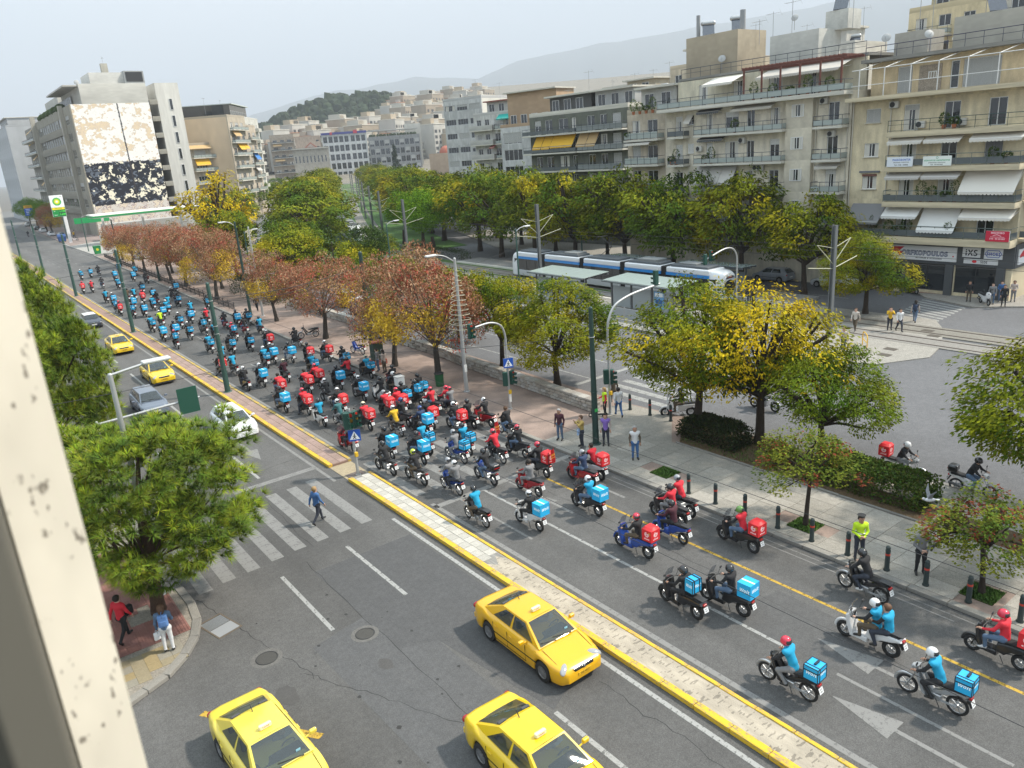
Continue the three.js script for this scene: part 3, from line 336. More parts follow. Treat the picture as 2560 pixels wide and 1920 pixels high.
  signboard(B, 12.45, 3.5, 1.4, 0.88, 0.135, (c, w, h) => { c.fillStyle = '#dcdfe2'; c.fillRect(0, 0, w, h); c.strokeStyle = '#2a49a8'; c.lineWidth = 5; c.beginPath(); for (const [x, y, i] of [[0.04, 0.5, 0], [0.2, 0.18], [0.8, 0.18], [0.96, 0.5], [0.8, 0.82], [0.2, 0.82], [0.04, 0.5]]) c.lineTo(w * x, h * y); c.stroke(); txt(c, 'SHOEI', w / 2, h * 0.52, h * 0.4, '#1f3fae'); });
  signboard(B, 10.9, 3.02, 2.65, 0.4, 0.135, (c, w, h) => { c.fillStyle = '#d8d9da'; c.fillRect(0, 0, w, h); c.fillStyle = '#d3222f'; c.beginPath(); c.ellipse(w * 0.32, h * 0.5, w * 0.07, h * 0.3, 0, 0, 7); c.fill(); txt(c, 'SIDI', w * 0.6, h * 0.52, h * 0.7, '#17181c'); });
  // set-back top flat and its white frame
  part('penthouse_wall', wallGeo(13.6, 3.0, [[2.4, 0.15, 1.3, 2.2], [6.9, 0.15, 0.7, 2.2], [7.9, 0.15, 2.9, 2.2]]).translate(0.5, 17.2, -2.0), wallM(0.72, 0.58, 0.38), B); part('penthouse_wall', join([box(0.3, 3, 9, 0.65, 18.7, -6.8), box(0.3, 3, 9, 13.95, 18.7, -6.8)]), m, B); part('roof', box(14.6, 0.3, 12, 7.3, 20.3, -6.9), roofM, B);
  win(B, 2.9, 17.35, 1.3, 2.2, { z: -2.12, blind: 0.97 }); win(B, 7.4, 17.35, 0.7, 2.2, { z: -2.12, n: 1 }); win(B, 8.4, 17.35, 2.9, 2.2, { z: -2.12, blind: 0.95 }); win(B, 5.6, 18.3, 0.7, 0.6, { z: -1.96, n: 3 }); part('stone_panel', box(1.9, 2.2, 0.05, 5.75, 18.35, -1.97), rough(0.5, 0.42, 0.33, { s: 0.4 }), B);
  const fr = [bar([0.4, 19.5, 1.2], [14.4, 19.5, 1.2], 0.04), bar([0.4, 18.2, 1.25], [14.4, 18.2, 1.25], 0.03)]; for (let x = 1.1; x < 14.5; x += 2.25) fr.push(bar([x, 17.2, 1.2], [x, 19.5, 1.2], 0.04), bar([x, 19.5, 1.2], [x + 0.4, 20.2, -1.9], 0.035)); part('awning_frame', join(fr), frameW, B);
  part('terrace_edge', box(14.7, 0.35, 1.4, 7.3, 17.05, 0.65), bs, B); railRun(B, 0.4, 14.4, 20.45, -0.9, paint(0.025, 0.025, 0.06, 0.5), 1.0); part('stair_house', box(6, 2.8, 4, 9, 21.8, -7), wallM(0.5, 0.48, 0.43), B); part('stair_house', box(3, 2.2, 3, 2.6, 21.5, -6), wallM(0.46, 0.44, 0.4), B);
  heater(B, 8.6, 23.2, -6.4, 0.6); dish(B, 5.6, 21.3, -1.5, 0.8, 0.42); dish(B, 1.6, 21.6, -2, 0.3); antenna(B, 4.6, 20.5, -4, 5); antenna(B, 2.5, 22.6, -6, 3); antenna(B, 11.5, 23, -6.5, 2.4); pipe(B, 0.12, 4.5, 17.1); pipe(B, 3.6, 4.5, 17.1);
  // the block's other street side
  const S = grp('side_front', B, W, 0, 0, Math.PI / 2); for (const y of [5.2, 8.2, 11.2, 14.1]) { balcony(S, 0.4, y, 12.5, 1.2, { slab: bs, panel: frostD, railM: railG }); for (const x of [1.5, 5.5, 9.5]) win(S, x, y + 0.1, 1.3, 2.1, { z: 0.03 }); } part('fascia', box(13, 1.95, 0.12, 6.6, 3.75, 0.07), band, S); signboard(S, 0.5, 3.05, 6, 1.25, 0.135, brandS, 0.1); signboard(S, 0.5, 5.15, 1.75, 0.85, 1.3, red);
}
{ // ---- cream block with pergola terrace ----
  const B = thing('apartment_building', 'cream apartment block with a red-brown pergola along its top terrace', 'building', 70, 0, -62, right), W = 22.4, m = wallM(0.80, 0.74, 0.62);
  const hl = [], F = [15, 12, 9, 6, 3];
  for (const y of F) { hl.push([3.2, y + 1.15, 0.9, 1.05], [5.8, y + 0.05, 0.85, 2.1], [8.3, y + 0.05, 1.7, 2.1], [11.0, y + 0.05, 0.95, 2.1], [13.8, y + 0.05, 1.12, 2.1], [16.55, y + 1.05, 1.3, 1.15], [20.06, y + 0.05, 1.12, 2.1], [1.5, y + 0.05, 1.0, 2.1]); }
  shell(B, W, 18, 12, hl, m);
  hl.forEach((h, i) => win(B, ...h, { curtain: i % 3 === 1, sill: h[3] < 1.5, blind: [17, 9, 8, 24, 15].includes(i) ? 0.96 : i % 5 === 2 ? 0.25 : 0, blindM: paint(0.6, 0.6, 0.58, 0.7) }));
  for (const y of F.slice(0, 4)) { balcony(B, 5.0, y, 11.0, 1.25, { panel: frost, ph: 0.45 }); balcony(B, 19.25, y, 3.0, 1.25, { panel: frost, ph: 0.45 }); balcony(B, 1.15, y, 2.35, 1.1, { panel: frostD, ph: 0.5 }); part('pier', box(2.9, 3, 0.5, 17.3, y - 1.5, 0.25), m, B); }
  part('pier', box(2.9, 3, 0.5, 17.3, 16.5, 0.25), m, B); for (const h of hl.filter((h) => h[0] === 16.55)) { win(B, h[0], h[1], h[2], h[3], { z: 0.53, curtain: 1 }); }
  for (const [x, w, y, d, dp, c] of [[4.7, 1.75, 11.9, 1.3, 1.9, 'grey'], [6.5, 1.75, 11.9, 1.3, 1.9, 'grey'], [8.3, 1.75, 11.9, 1.3, 1.9, 'grey'], [5, 3, 17.6, 0.7, 0.25, 'slate'], [9.5, 5, 17.6, 0.8, 0.3, 'cream'], [5, 3.4, 14.7, 0.6, 0.2, 'slate'], [19.3, 2.4, 11.6, 0.7, 0.25, 'cream'], [3.2, 0.9, 17.25, 0.7, 0.75, 'cream']]) awning(B, x, y, w, d, dp, cloth[c]);
  for (const [x, y] of [[19.7, 17.3], [20.6, 14.3], [12.4, 11.4], [12.9, 11.4], [5.0, 13.6], [10.6, 14.2]]) cooler(B, x, y);
  balcony(B, 0, 18.0, W, 1.5, { panel: frost, ph: 0.55, t: 0.35, step: 1.6 }); part('set_back_wall', wallGeo(W, 2.9, [[3, 0.1, 1.2, 2.2], [7.6, 0.1, 1.5, 2.1], [12, 0.1, 1.6, 2.1], [16.4, 0.1, 1.2, 2.1]]).translate(0, 18, -2.2), wallM(0.68, 0.63, 0.5), B); for (const [x, w] of [[3, 1.2], [7.6, 1.5], [12, 1.6], [16.4, 1.2]]) win(B, x, 18.1, w, 2.15, { z: -2.32, curtain: 1 });
  const wood = paint(0.13, 0.045, 0.032, 0.7), pg = grp('pergola', B, 0, 0, 0); for (let i = 0; i < 6; i++) part('post', box(0.14, 2.9, 0.14, 11.2 + i * 2.1, 19.45, 0.9), wood, pg); part('beam', box(11.2, 0.2, 0.12, 16.6, 20.95, 0.9), wood, pg); part('beam', box(11.2, 0.2, 0.12, 16.6, 20.95, -2.0), wood, pg); for (let i = 0; i < 26; i++) part('slat', once('pslat', () => box(0.09, 0.1, 3.4, 0, 0, 0)), wood, pg).position.set(11.1 + i * 0.43, 21.1, -0.6);
  part('roof', box(W, 0.25, 9, W / 2, 21.1, -6.8), roofM, B); railRun(B, 0.3, W - 0.3, 21.2, -2.4, railD, 1); awning(B, 12, 20.8, 9, 2.2, 0.7, cloth.cream, { z: -2.1 }); awning(B, 5.2, 20.8, 4, 2.2, 0.7, cloth.cream, { z: -2.1 });
  part('stair_house', box(5.5, 3, 4, 13.5, 22.7, -6), wallM(0.66, 0.66, 0.63), B); part('stair_house', box(7, 4.4, 5, 3.6, 23.3, -6), wallM(0.50, 0.43, 0.33), B); part('stair_house', box(2.4, 1.8, 2.4, 16.4, 25, -8), wallM(0.66, 0.66, 0.63), B);
  heater(B, 1.6, 25.5, -5.5, 0.7); heater(B, 5.2, 25.5, -6, 0.7); heater(B, 16.2, 25.9, -8, 0.4); dish(B, 12.6, 25.2, -5.4, 0.3, 0.4); dish(B, 5.6, 22.2, -2.8, 0.5); antenna(B, 12.6, 24, -5, 3.4); antenna(B, 18, 24, -7, 5); antenna(B, 9, 24, -7, 3); antenna(B, 7.3, 24, -7, 2.5); part('chimney', cyl(0.22, 0.22, 2.6, 0.6, 25.3, -5), mats.grey, B); part('chimney', cyl(0.3, 0.3, 2.2, 6.6, 25.3, -5), mats.grey, B); pipe(B, 15.9, 3, 18); pipe(B, 22.1, 3, 18); pipe(B, 18.95, 3, 18);
}
// ---- generic block for the rest of both rows ----
function block(label, x, z, turn, o) {
  const B = thing(o.name ?? 'apartment_building', label, 'building', x, o.y ?? 0, z, turn, o.group), m = o.wall, hl = [];
  for (let f = 0; f < o.floors; f++) for (const [wx, ww, t] of o.win) hl.push([wx, o.h0 + f * o.fh + (t === 'd' ? 0.06 : 0.95), ww, t === 'd' ? 2.1 : t === 'r' ? 1.3 : 1.3]);
  const h = o.h0 + o.floors * o.fh; shell(B, o.w, h, o.d, hl, m, o);
  hl.forEach((q, i) => win(B, ...q, { curtain: (i * 7) % 5 === 1, blind: (i * 5) % 7 === 2 ? 0.9 : (i * 3) % 8 === 1 ? 0.35 : 0, frame: o.frame }));
  for (const [bx, bw, f0, f1, rail, pm] of o.balc ?? []) for (let f = f0; f < f1; f++) balcony(B, bx, o.h0 + f * o.fh, bw, o.bd ?? 1.25, { rail, panel: pm, ph: 0.7, mat: pm });
  for (const [ax, aw, f, dp, c] of o.awn ?? []) awning(B, ax, o.h0 + f * o.fh - 0.1, aw, o.bd ?? 1.2, dp, cloth[c]);
  part('parapet', join([box(o.w, 0.6, 0.2, o.w / 2, h + 0.3, -0.1), box(0.2, 0.6, o.d - 0.2, 0.1, h + 0.3, -o.d / 2 - 0.1), box(0.2, 0.6, o.d - 0.2, o.w - 0.1, h + 0.3, -o.d / 2 - 0.1)]), o.top ?? m, B);
  for (const [px, pw, ph, pz, pd, pm] of o.pent ?? []) { part('penthouse_wall', box(pw, ph, pd, px + pw / 2, h + ph / 2, -pz - pd / 2), pm ?? m, B); part('penthouse_roof', box(pw + 0.8, 0.25, pd + 1.2, px + pw / 2, h + ph + 0.125, -pz - pd / 2 + 0.3), o.proof ?? slabW, B); for (let q = px + 0.6; q < px + pw - 1.4; q += 2.6) win(B, q, h + 0.2, 1.5, Math.min(2.1, ph - 0.6), { z: -pz + 0.03 }); }
  for (const [hx, hz] of o.heat ?? []) heater(B, hx, h, -hz, 0.6); for (const [ax, az, ah] of o.ant ?? []) antenna(B, ax, h, -az, ah); for (const [cx, cy] of o.ac ?? []) cooler(B, cx, cy);
  return B;
}
block('narrow stone-beige apartment block with frosted balcony panels beside the cream block', 70.2, -68.2, right, { w: 6.1, d: 11, h0: 3.6, fh: 2.85, floors: 5, wall: wallM(0.6, 0.53, 0.43), win: [[0.8, 1.3, 'd'], [3.2, 1.6, 'd']], balc: [[0.5, 5.4, 1, 5, 'bar', frost]], awn: [[0.6, 2.4, 2, 1.9, 'dgrey'], [3.2, 2.4, 2, 1.9, 'dgrey'], [0.6, 4, 4, 0.3, 'cream']], pent: [[0.3, 5.5, 2.8, 2.2, 6, wallM(0.6, 0.6, 0.58)]], heat: [[3, 5]], ant: [[1, 4, 3.5], [5, 5, 3]], ac: [[2.6, 8.2]] });
block('dark olive apartment block with yellow roll-down awnings on curved balconies', 80.6, -99.8, right + 0.06, { w: 20.5, d: 12, h0: 3.0, fh: 2.74, floors: 6, wall: wallM(0.15, 0.16, 0.135), win: [[1.2, 1.4, 'd'], [3.6, 1.6, 'd'], [6.6, 2.0, 'd'], [9.4, 0.9, 'd'], [12.6, 1.5, 'd'], [15.2, 1.3, 'd'], [17.6, 1.6, 'd']], balc: [[-0.6, 11.8, 1, 6, 'bar', frostD], [11.4, 9, 1, 6, 'bar', paint(0.19, 0.21, 0.21, 0.4)]], awn: [[1.6, 1.9, 5, 1.85, 'ochre'], [3.6, 1.9, 5, 1.85, 'ochre'], [5.6, 4.8, 5, 1.75, 'ochre'], [11.2, 1.9, 5, 1.85, 'tan'], [13.2, 1.9, 5, 1.85, 'tan']], top: slabW, pent: [[2.2, 9, 2.7, 2.6, 7, wallM(0.14, 0.14, 0.14)], [12, 7.6, 2.7, 2.6, 7, wallM(0.55, 0.56, 0.57)]], heat: [[15, 9]], ant: [[9.5, 4, 6], [12.4, 6, 4.5], [3, 6, 4]], ac: [[9.6, 8.3], [11, 8.3]] });
{ const p = wallM(0.56, 0.40, 0.27); block('low glazed commercial building with white frame under a blank peach party wall', 96.2, -128.5, right + 0.25, { w: 12.5, d: 9, h0: 6.2, fh: 3.2, floors: 4, wall: wallM(0.62, 0.63, 0.64), side: p, win: [[0.6, 4.6, 'd'], [7.2, 4.6, 'd']], pent: [[0.2, 12, 6.4, 2.6, 6, p]], heat: [[6, 8]], ant: [[5, 4, 4]], top: p }); }
block('white apartment block with a teal awning and red-brown balcony edges', 101, -144.5, right + 0.3, { w: 13.5, d: 11, h0: 4.2, fh: 3.0, floors: 6, wall: wallM(0.66, 0.66, 0.65), win: [[0.8, 1.2, 'd'], [3, 1.2, 'd'], [5.6, 1.4, 'd'], [8, 1.6, 'd'], [10.8, 1.4, 'd']], balc: [[-0.4, 6.2, 2, 6, 'solid', wallM(0.6, 0.6, 0.58)], [6.4, 6.8, 2, 6, 'bar', frost]], awn: [[7, 4.2, 6, 0.9, 'teal'], [8.2, 3.8, 4, 1.9, 'cream'], [4.6, 1.4, 4, 0.6, 'brick']], proof: paint(0.26, 0.09, 0.07, 0.8), pent: [[2, 9, 2.7, 2.6, 6, wallM(0.62, 0.62, 0.6)]], ant: [[4, 5, 4], [9, 4, 3]] });
block('tall white office with grey grid windows and a blank side wall', 110, -170, right + 0.3, { w: 12, d: 17, h0: 4, fh: 3.3, floors: 7, wall: wallM(0.6, 0.61, 0.62), side: wallM(0.74, 0.73, 0.68), win: [[0.5, 3.2, 'r'], [4.3, 3.2, 'r'], [8.2, 3.2, 'r']], ant: [[6, 6, 5], [9, 12, 4]], frame: mats.grey });
// blocks that show above the front row
for (const [t, x, z, w, d, fl, c, ex] of [['tan block with balconies rising behind the olive apartment block', 104, -110, 12, 10, 6, [0.6, 0.5, 0.38], 0], ['pale stepped block rising behind the pergola terrace', 96, -84, 13, 10, 7, [0.64, 0.56, 0.44], 1], ['yellow stepped block with roof terraces high behind the corner block', 104, -52, 14, 10, 8, [0.72, 0.62, 0.42], 1], ['grey concrete block behind the corner block roofline', 98, -39, 9, 9, 8, [0.52, 0.5, 0.45], 1], ['white block with antennas behind the pergola block', 100, -68, 11, 9, 7, [0.68, 0.67, 0.64], 1], ['weathered ochre block behind the yellow awnings', 97, -98, 10, 9, 6, [0.56, 0.5, 0.4], 0]]) block(t, x, z, right + 0.05, { w, d, h0: 4, fh: 2.95, floors: fl, wall: wallM(...c), win: [[0.9, 1.3, 'd'], [3.6, 1.4, 'w'], [6.4, 1.3, 'd']].concat(w > 11 ? [[9.2, 1.3, 'd']] : []), balc: [[0.4, 4.8, fl - 2, fl, 'bar', frost]], awn: ex ? [[5.8, 3, fl - 1, 0.6, 'cream']] : [], pent: [[1.5, w - 4, 2.6, 2.6, 5, wallM(c[0] * 1.08, c[1] * 1.08, c[2] * 1.08)]], heat: [[w - 2, 4]], ant: [[2, 4, 4], [w - 1.5, 5, 5]] });
{ // ---- concrete office block with the peeling party wall, by the filling station ----
  const B = thing('office_building', 'concrete office block whose blank side wall shows peeling white paint and black graffiti', 'building', 37.6, 0, -307, right), W = 71, m = rough(0.34, 0.32, 0.27, { tex: plasterT, s: 0.1 }), hl = [];
  for (let f = 0; f < 6; f++) for (let i = 0; i < 12; i++) hl.push([4 + i * 4.35, 7.6 + f * 4.35, 4.0, 2.3]); for (let f = 0; f < 6; f++) hl.push([60.5, 7.6 + f * 4.35, 5.5, 2.3]);
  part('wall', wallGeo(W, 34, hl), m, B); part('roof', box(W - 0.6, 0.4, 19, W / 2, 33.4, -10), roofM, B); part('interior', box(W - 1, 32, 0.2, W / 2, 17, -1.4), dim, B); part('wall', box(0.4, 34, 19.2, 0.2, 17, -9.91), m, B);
  hl.forEach((h, i) => win(B, ...h, { n: h[2] > 5 ? 3 : 4, frame: once('lw', () => paint(0.36, 0.36, 0.33, 0.6)), bar: 0.35, blind: i % 4 === 1 ? 0.4 : 0 }));
  part('column', box(1.6, 34.6, 1.0, 58.6, 17.3, 0.5), rough(0.45, 0.43, 0.38, { tex: plasterT, s: 0.15 }), B); part('column', box(1.4, 36, 1.4, 1.2, 18, 0.7), rough(0.45, 0.43, 0.38, { tex: plasterT, s: 0.15 }), B);
  for (let f = 0; f < 6; f++) part('spandrel', box(54, 1.7, 0.35, 30.5, 6.4 + f * 4.35, 0.18), m, B);
  // the party wall: flaking white limewash over render, black paint and tags below
  const N = 1024, N2 = 1024, wt = tex(N, (u, v) => {
    const x = u * 19.6, y = v * 34, a = fbm(x * 0.55, y * 0.9, 5), b = fbm(x * 1.9 + 31, y * 2.6, 4), c = fbm(x * 0.75 + 9, y * 0.8 + 70, 5), d = fbm(x * 3.1, y * 3.1 + 12, 3), crack = Math.abs(x - 11.6 + 0.6 * (y - 20) * 0.02 + 0.25 * (d - 0.5)) < 0.16;
    if (y > 19 + 0.8 * (b - 0.5)) { if (crack) return [0.28, 0.27, 0.28]; const t = a * 0.7 + b * 0.4 + (y < 23 ? -0.015 : 0) - 0.02 * Math.sin(y * 1.3); const w = 0.93 + 0.06 * (d - 0.5); return t > 0.60 ? [0.86 + 0.1 * (d - 0.5), 0.785 + 0.1 * (d - 0.5), 0.68] : Math.abs(t - 0.596) < 0.004 ? [0.62, 0.55, 0.48] : [w, w * 0.985, w * 0.965]; }
    if (y > 8 + 0.7 * (b - 0.5)) { if (crack) return [0.24, 0.22, 0.22]; const t = c * 0.75 + d * 0.3; if (t > 0.59) return [0.92, 0.89, 0.8]; if (b > 0.56 && a > 0.5) return [0.37, 0.40, 0.45]; return [0.13, 0.14, 0.18]; }
    const t = c * 0.6 + d * 0.5; return t > 0.56 ? [0.82, 0.79, 0.76] : t > 0.5 ? [0.62, 0.54, 0.54] : [0.86, 0.80, 0.72];
  }); wt.wrapS = wt.wrapT = THREE.ClampToEdgeWrapping;
  const pw = new THREE.MeshStandardMaterial({ map: wt, roughness: 0.95 }), g = new THREE.PlaneGeometry(19.6, 34); g.rotateY(Math.PI / 2);
  const S = part('party_wall', box(0.3, 34, 19.6, W - 0.151, 17, -9.81), [pw, m, m, m, m, m], B);
  // set-back white top floors and roof plant
  part('penthouse_wall', box(30, 5, 16.5, W - 15.2, 36.5, -11.4), wallM(0.74, 0.73, 0.69), B); part('penthouse_wall', box(26, 5, 15, 24, 36.5, -10.2), wallM(0.62, 0.61, 0.57), B); part('canopy', box(30, 0.4, 4, W - 16, 38.6, -1.6), wallM(0.62, 0.61, 0.58), B); part('penthouse_wall', box(12, 3, 11, W - 8, 40.4, -12), wallM(0.74, 0.74, 0.72), B); part('cooling_unit', box(4, 3.2, 5, W - 3, 40.6, -17.4), paint(0.33, 0.34, 0.34, 0.7), B); part('cooling_grille', box(0.1, 2.4, 4.2, W - 0.94, 40.7, -17.4), mats.dark, B); part('chimney', box(1.6, 3, 1.6, W - 9, 43.4, -12), wallM(0.5, 0.48, 0.42), B); antenna(B, W - 4, 41.9, -11, 4); heater(B, 12, 39, -6); heater(B, 18, 39, -6); dish(B, W - 2, 39, -3.2, 1.2, 0.7);
  for (let i = 0; i < 16; i++) part('roof_hedge', T(new THREE.IcosahedronGeometry(1, 1), 8 + i * 3, 34.6, -1, 0, i, 0, [1.6, 0.7 + 0.3 * (i % 3), 0.8]), paint(0.05, 0.075, 0.02, 0.95), B);
  for (let i = 0; i < 18; i++) win(B, 9 + i * 2.8, 34.4, 2, 2.6, { z: -2.65, frame: mats.grey });
  // white stair tower behind the party wall
  part('stair_tower', box(13, 39, 6.2, W - 6.7, 19.5, -25), wallM(0.72, 0.71, 0.68, 0.2), B); for (let f = 0; f < 7; f++) { const s = part('window', box(0.12, 3.0, 0.9, W - 0.14, 7 + f * 4.4, -25.4), frameW, B); part('pane', box(0.06, 2.8, 0.7, W - 0.1, 7 + f * 4.4, -25.4), mats.glass, s); }
  for (let f = 0; f < 7; f++) { part('balcony_slab', box(2, 1.3, 2, W - 1.0, 8 + f * 4.35, -20.8), wallM(0.42, 0.4, 0.35), B); }
}
block('grey balconied apartment block with tan awnings beyond the office block', 38.4, -345, right, { w: 36, d: 16, h0: 8, fh: 4.2, floors: 6, wall: wallM(0.36, 0.35, 0.32), win: [[3, 2, 'd'], [8, 2, 'd'], [14, 2, 'd'], [20, 2, 'd'], [26, 2, 'd'], [31, 2, 'd']], balc: [[1, 33, 0, 6, 'bar', frost]], bd: 2, awn: [[18, 5, 6, 1.6, 'tan'], [20, 4, 5, 1, 'ochre'], [21, 5, 4, 1.8, 'tan'], [28, 4, 2, 2, 'tan']], heat: [[30, 6], [22, 6]], ant: [[10, 5, 6]] });
block('pale blue-grey blank tower at the far end of the avenue', 36, -440, right, { w: 60, d: 20, h0: 6, fh: 4.5, floors: 7, wall: wallM(0.5, 0.52, 0.55), win: [[8, 2, 'w']], pent: [[20, 30, 4, 2, 12]] });
block('distant white block closing the avenue', -6, -560, 0, { w: 46, d: 14, h0: 5, fh: 3.6, floors: 6, wall: wallM(0.6, 0.6, 0.58), win: [[4, 2, 'w'], [12, 2, 'w'], [20, 2, 'w'], [28, 2, 'w'], [36, 2, 'w']] });
// left side of the boulevard, seen past the yellow tree
block('tan apartment block with ochre blinds and roof awning beside the white stair tower', 64, -243, 0.15, { w: 13, d: 14, h0: 4, fh: 3.7, floors: 5, wall: wallM(0.5, 0.44, 0.36), win: [[1, 2, 'd'], [5, 3.4, 'd'], [10.4, 2.6, 'w']], balc: [[4, 9.4, 2, 5, 'bar', frost]], awn: [[4.6, 4.4, 4, 1.9, 'ochre'], [2, 8, 5, 0.9, 'tan']] });
block('brown apartment block with blank tan side wall and yellow awnings', 79, -240, 0.85, { w: 13, d: 16, h0: 4, fh: 3.7, floors: 7, wall: wallM(0.52, 0.46, 0.38), side: wallM(0.72, 0.58, 0.43), win: [[1.5, 2, 'd'], [5, 2.4, 'd'], [9, 2, 'd']], balc: [[0.6, 11.6, 1, 7, 'bar', frost]], awn: [[1.5, 5, 6, 1.6, 'tan'], [4, 4, 5, 1.8, 'ochre'], [8, 3, 5, 1.6, 'ochre']], ant: [[4, 8, 6]] });
block('narrow brown block with a blue and white striped awning', 88, -251, 0.95, { w: 10, d: 16, h0: 4, fh: 3.9, floors: 6, wall: wallM(0.52, 0.45, 0.37), side: wallM(0.6, 0.48, 0.36), win: [[1.5, 2, 'd'], [6, 2.4, 'd']], balc: [[0.6, 8.6, 1, 6, 'bar', frost]], awn: [[3, 5, 4, 2, 'blue'], [2, 5, 3, 1.6, 'grey']] });
block('white balconied building with a glazed dark roof storey', 91, -267, 1.0, { w: 30, d: 26, h0: 4, fh: 3.9, floors: 7, wall: wallM(0.66, 0.66, 0.63), win: [[2, 1.4, 'w'], [6, 2.6, 'd'], [11, 1.4, 'w'], [15, 2.6, 'd'], [20, 1.4, 'w'], [25, 2.6, 'd']], balc: [[5, 4.6, 0, 7, 'solid', wallM(0.66, 0.65, 0.6)], [14, 4.6, 0, 7, 'solid', wallM(0.66, 0.65, 0.6)], [24, 4.6, 0, 7, 'solid', wallM(0.66, 0.65, 0.6)]], pent: [[1, 22, 4.2, 2, 18, mats.glass]], proof: paint(0.5, 0.54, 0.5, 0.7), ant: [[6, 6, 6], [20, 8, 4]] });
// closing view of the boulevard
{ // white office with a grid of dark windows and a blue roof band
  const B = thing('office_building', 'white office with square dark windows and a blue roof band closing the boulevard', 'building', 247, 0, -549, -0.45), hl = []; for (let f = 0; f < 5; f++) for (let i = 0; i < 8; i++) hl.push([0.9 + i * 3.85 + (i > 4 ? 0.7 : 0), 2.6 + f * 6.3, 2.9, 4.3]);
  shell(B, 32.5, 34, 14, hl, wallM(0.66, 0.68, 0.7)); hl.forEach((h) => win(B, ...h, { n: 2, bar: 0.5, frame: mats.grey })); part('roof_band', box(33, 1.5, 0.5, 16.2, 34.2, 0.3), paint(0.05, 0.06, 0.24, 0.6), B); part('sign_panel', box(2.8, 2.4, 0.4, 24.5, 34.6, 0.8), paint(0.5, 0.05, 0.09, 0.6), B); part('sign_panel', box(1.6, 2, 0.4, 7, 34.2, 0.8), paint(0.5, 0.07, 0.09, 0.6), B);
}
{ const B = thing('office_building', 'grey glass office with planted roof terrace right of the blue-banded office', 'building', 277, 0, -534, -0.5), hl = []; for (let f = 0; f < 4; f++) for (let i = 0; i < 10; i++) hl.push([0.8 + i * 3.7, 5 + f * 6, 3.0, 4.2]);
  shell(B, 38, 30, 14, hl, wallM(0.30, 0.31, 0.32)); hl.forEach((h, i) => win(B, ...h, { n: 2, frame: mats.steel, blind: i % 3 === 0 ? 0.6 : 0 })); part('canopy', box(38, 0.8, 10, 18, 34, -5), wallM(0.6, 0.6, 0.58), B); part('party_wall', box(12, 38, 12, 34, 19, -20.5), wallM(0.6, 0.59, 0.55), B); for (let i = 0; i < 14; i++) part('roof_hedge', T(new THREE.IcosahedronGeometry(1, 1), 2 + i * 2.5, 30.6, -1, 0, i, 0, [1.6, 1.1, 0.9]), paint(0.04, 0.06, 0.02, 0.95), B); }
block('brown slatted apartment block left of the pediment house', 213, -563, -0.4, { w: 17, d: 12, h0: 4, fh: 5.2, floors: 6, wall: wallM(0.42, 0.36, 0.3), win: [[2, 3, 'd'], [7, 3, 'd'], [12, 3, 'd']], balc: [[0.5, 16, 0, 6, 'bar', frostD]], bd: 2, awn: [[2, 6, 5, 1.8, 'tan'], [2, 7, 3, 1.8, 'tan']] });
block('blank peach party wall above the pediment house', 229, -556, -0.45, { w: 18, d: 12, h0: 24, fh: 4.5, floors: 2, wall: wallM(0.55, 0.44, 0.36), win: [[15, 2, 'w']], ant: [[18, 3, 8]] });
{ const B = thing('house', 'low grey neoclassical house with a red pediment beyond the trees', 'house', 212, 0, -521, -0.4), hl = []; for (let i = 0; i < 9; i++) hl.push([1 + i * 2.5, 15, 1.1, 4.6]); shell(B, 24, 24, 10, hl, wallM(0.44, 0.41, 0.36)); hl.forEach((h) => win(B, ...h, { n: 2 })); part('cornice', box(25, 0.9, 1, 12, 24.3, 0.3), wallM(0.55, 0.53, 0.48), B); part('pediment', prism([[8, 24.8], [17, 24.8], [12.5, 28.4]], 1.4, 0.1), paint(0.35, 0.14, 0.10, 0.8), B); part('pediment_field', prism([[9.6, 25], [15.4, 25], [12.5, 27.4]], 1.5, 0.05), wallM(0.5, 0.42, 0.38), B); }
{ // church with red dome among the right-hand row
  const B = thing('church', 'small church with terracotta domes and arched bell tower between the rows', 'church', 214, 0, -330, 0.5), m = wallM(0.55, 0.42, 0.32), rd = paint(0.36, 0.12, 0.08, 0.8); part('nave', box(14, 15, 14, 0, 7.5, 0), m, B); part('dome', T(new THREE.SphereGeometry(3.4, 16, 8, 0, 6.3, 0, 1.57), -2, 15, 0), rd, B); part('tower', box(6, 21, 6, 4, 10.5, 8), m, B); for (const a of [-1.4, 1.4]) part('arch_opening', box(1.4, 4, 0.2, 4 + a, 18, 11.06), mats.dark, B); part('cap', T(new THREE.ConeGeometry(4.2, 4, 8), 4, 23, 8), rd, B); part('lantern', cyl(1.6, 1.6, 3, 4, 24.5, 8), m, B); part('spire', T(new THREE.ConeGeometry(2.2, 5, 8), 4, 30, 8), rd, B); }
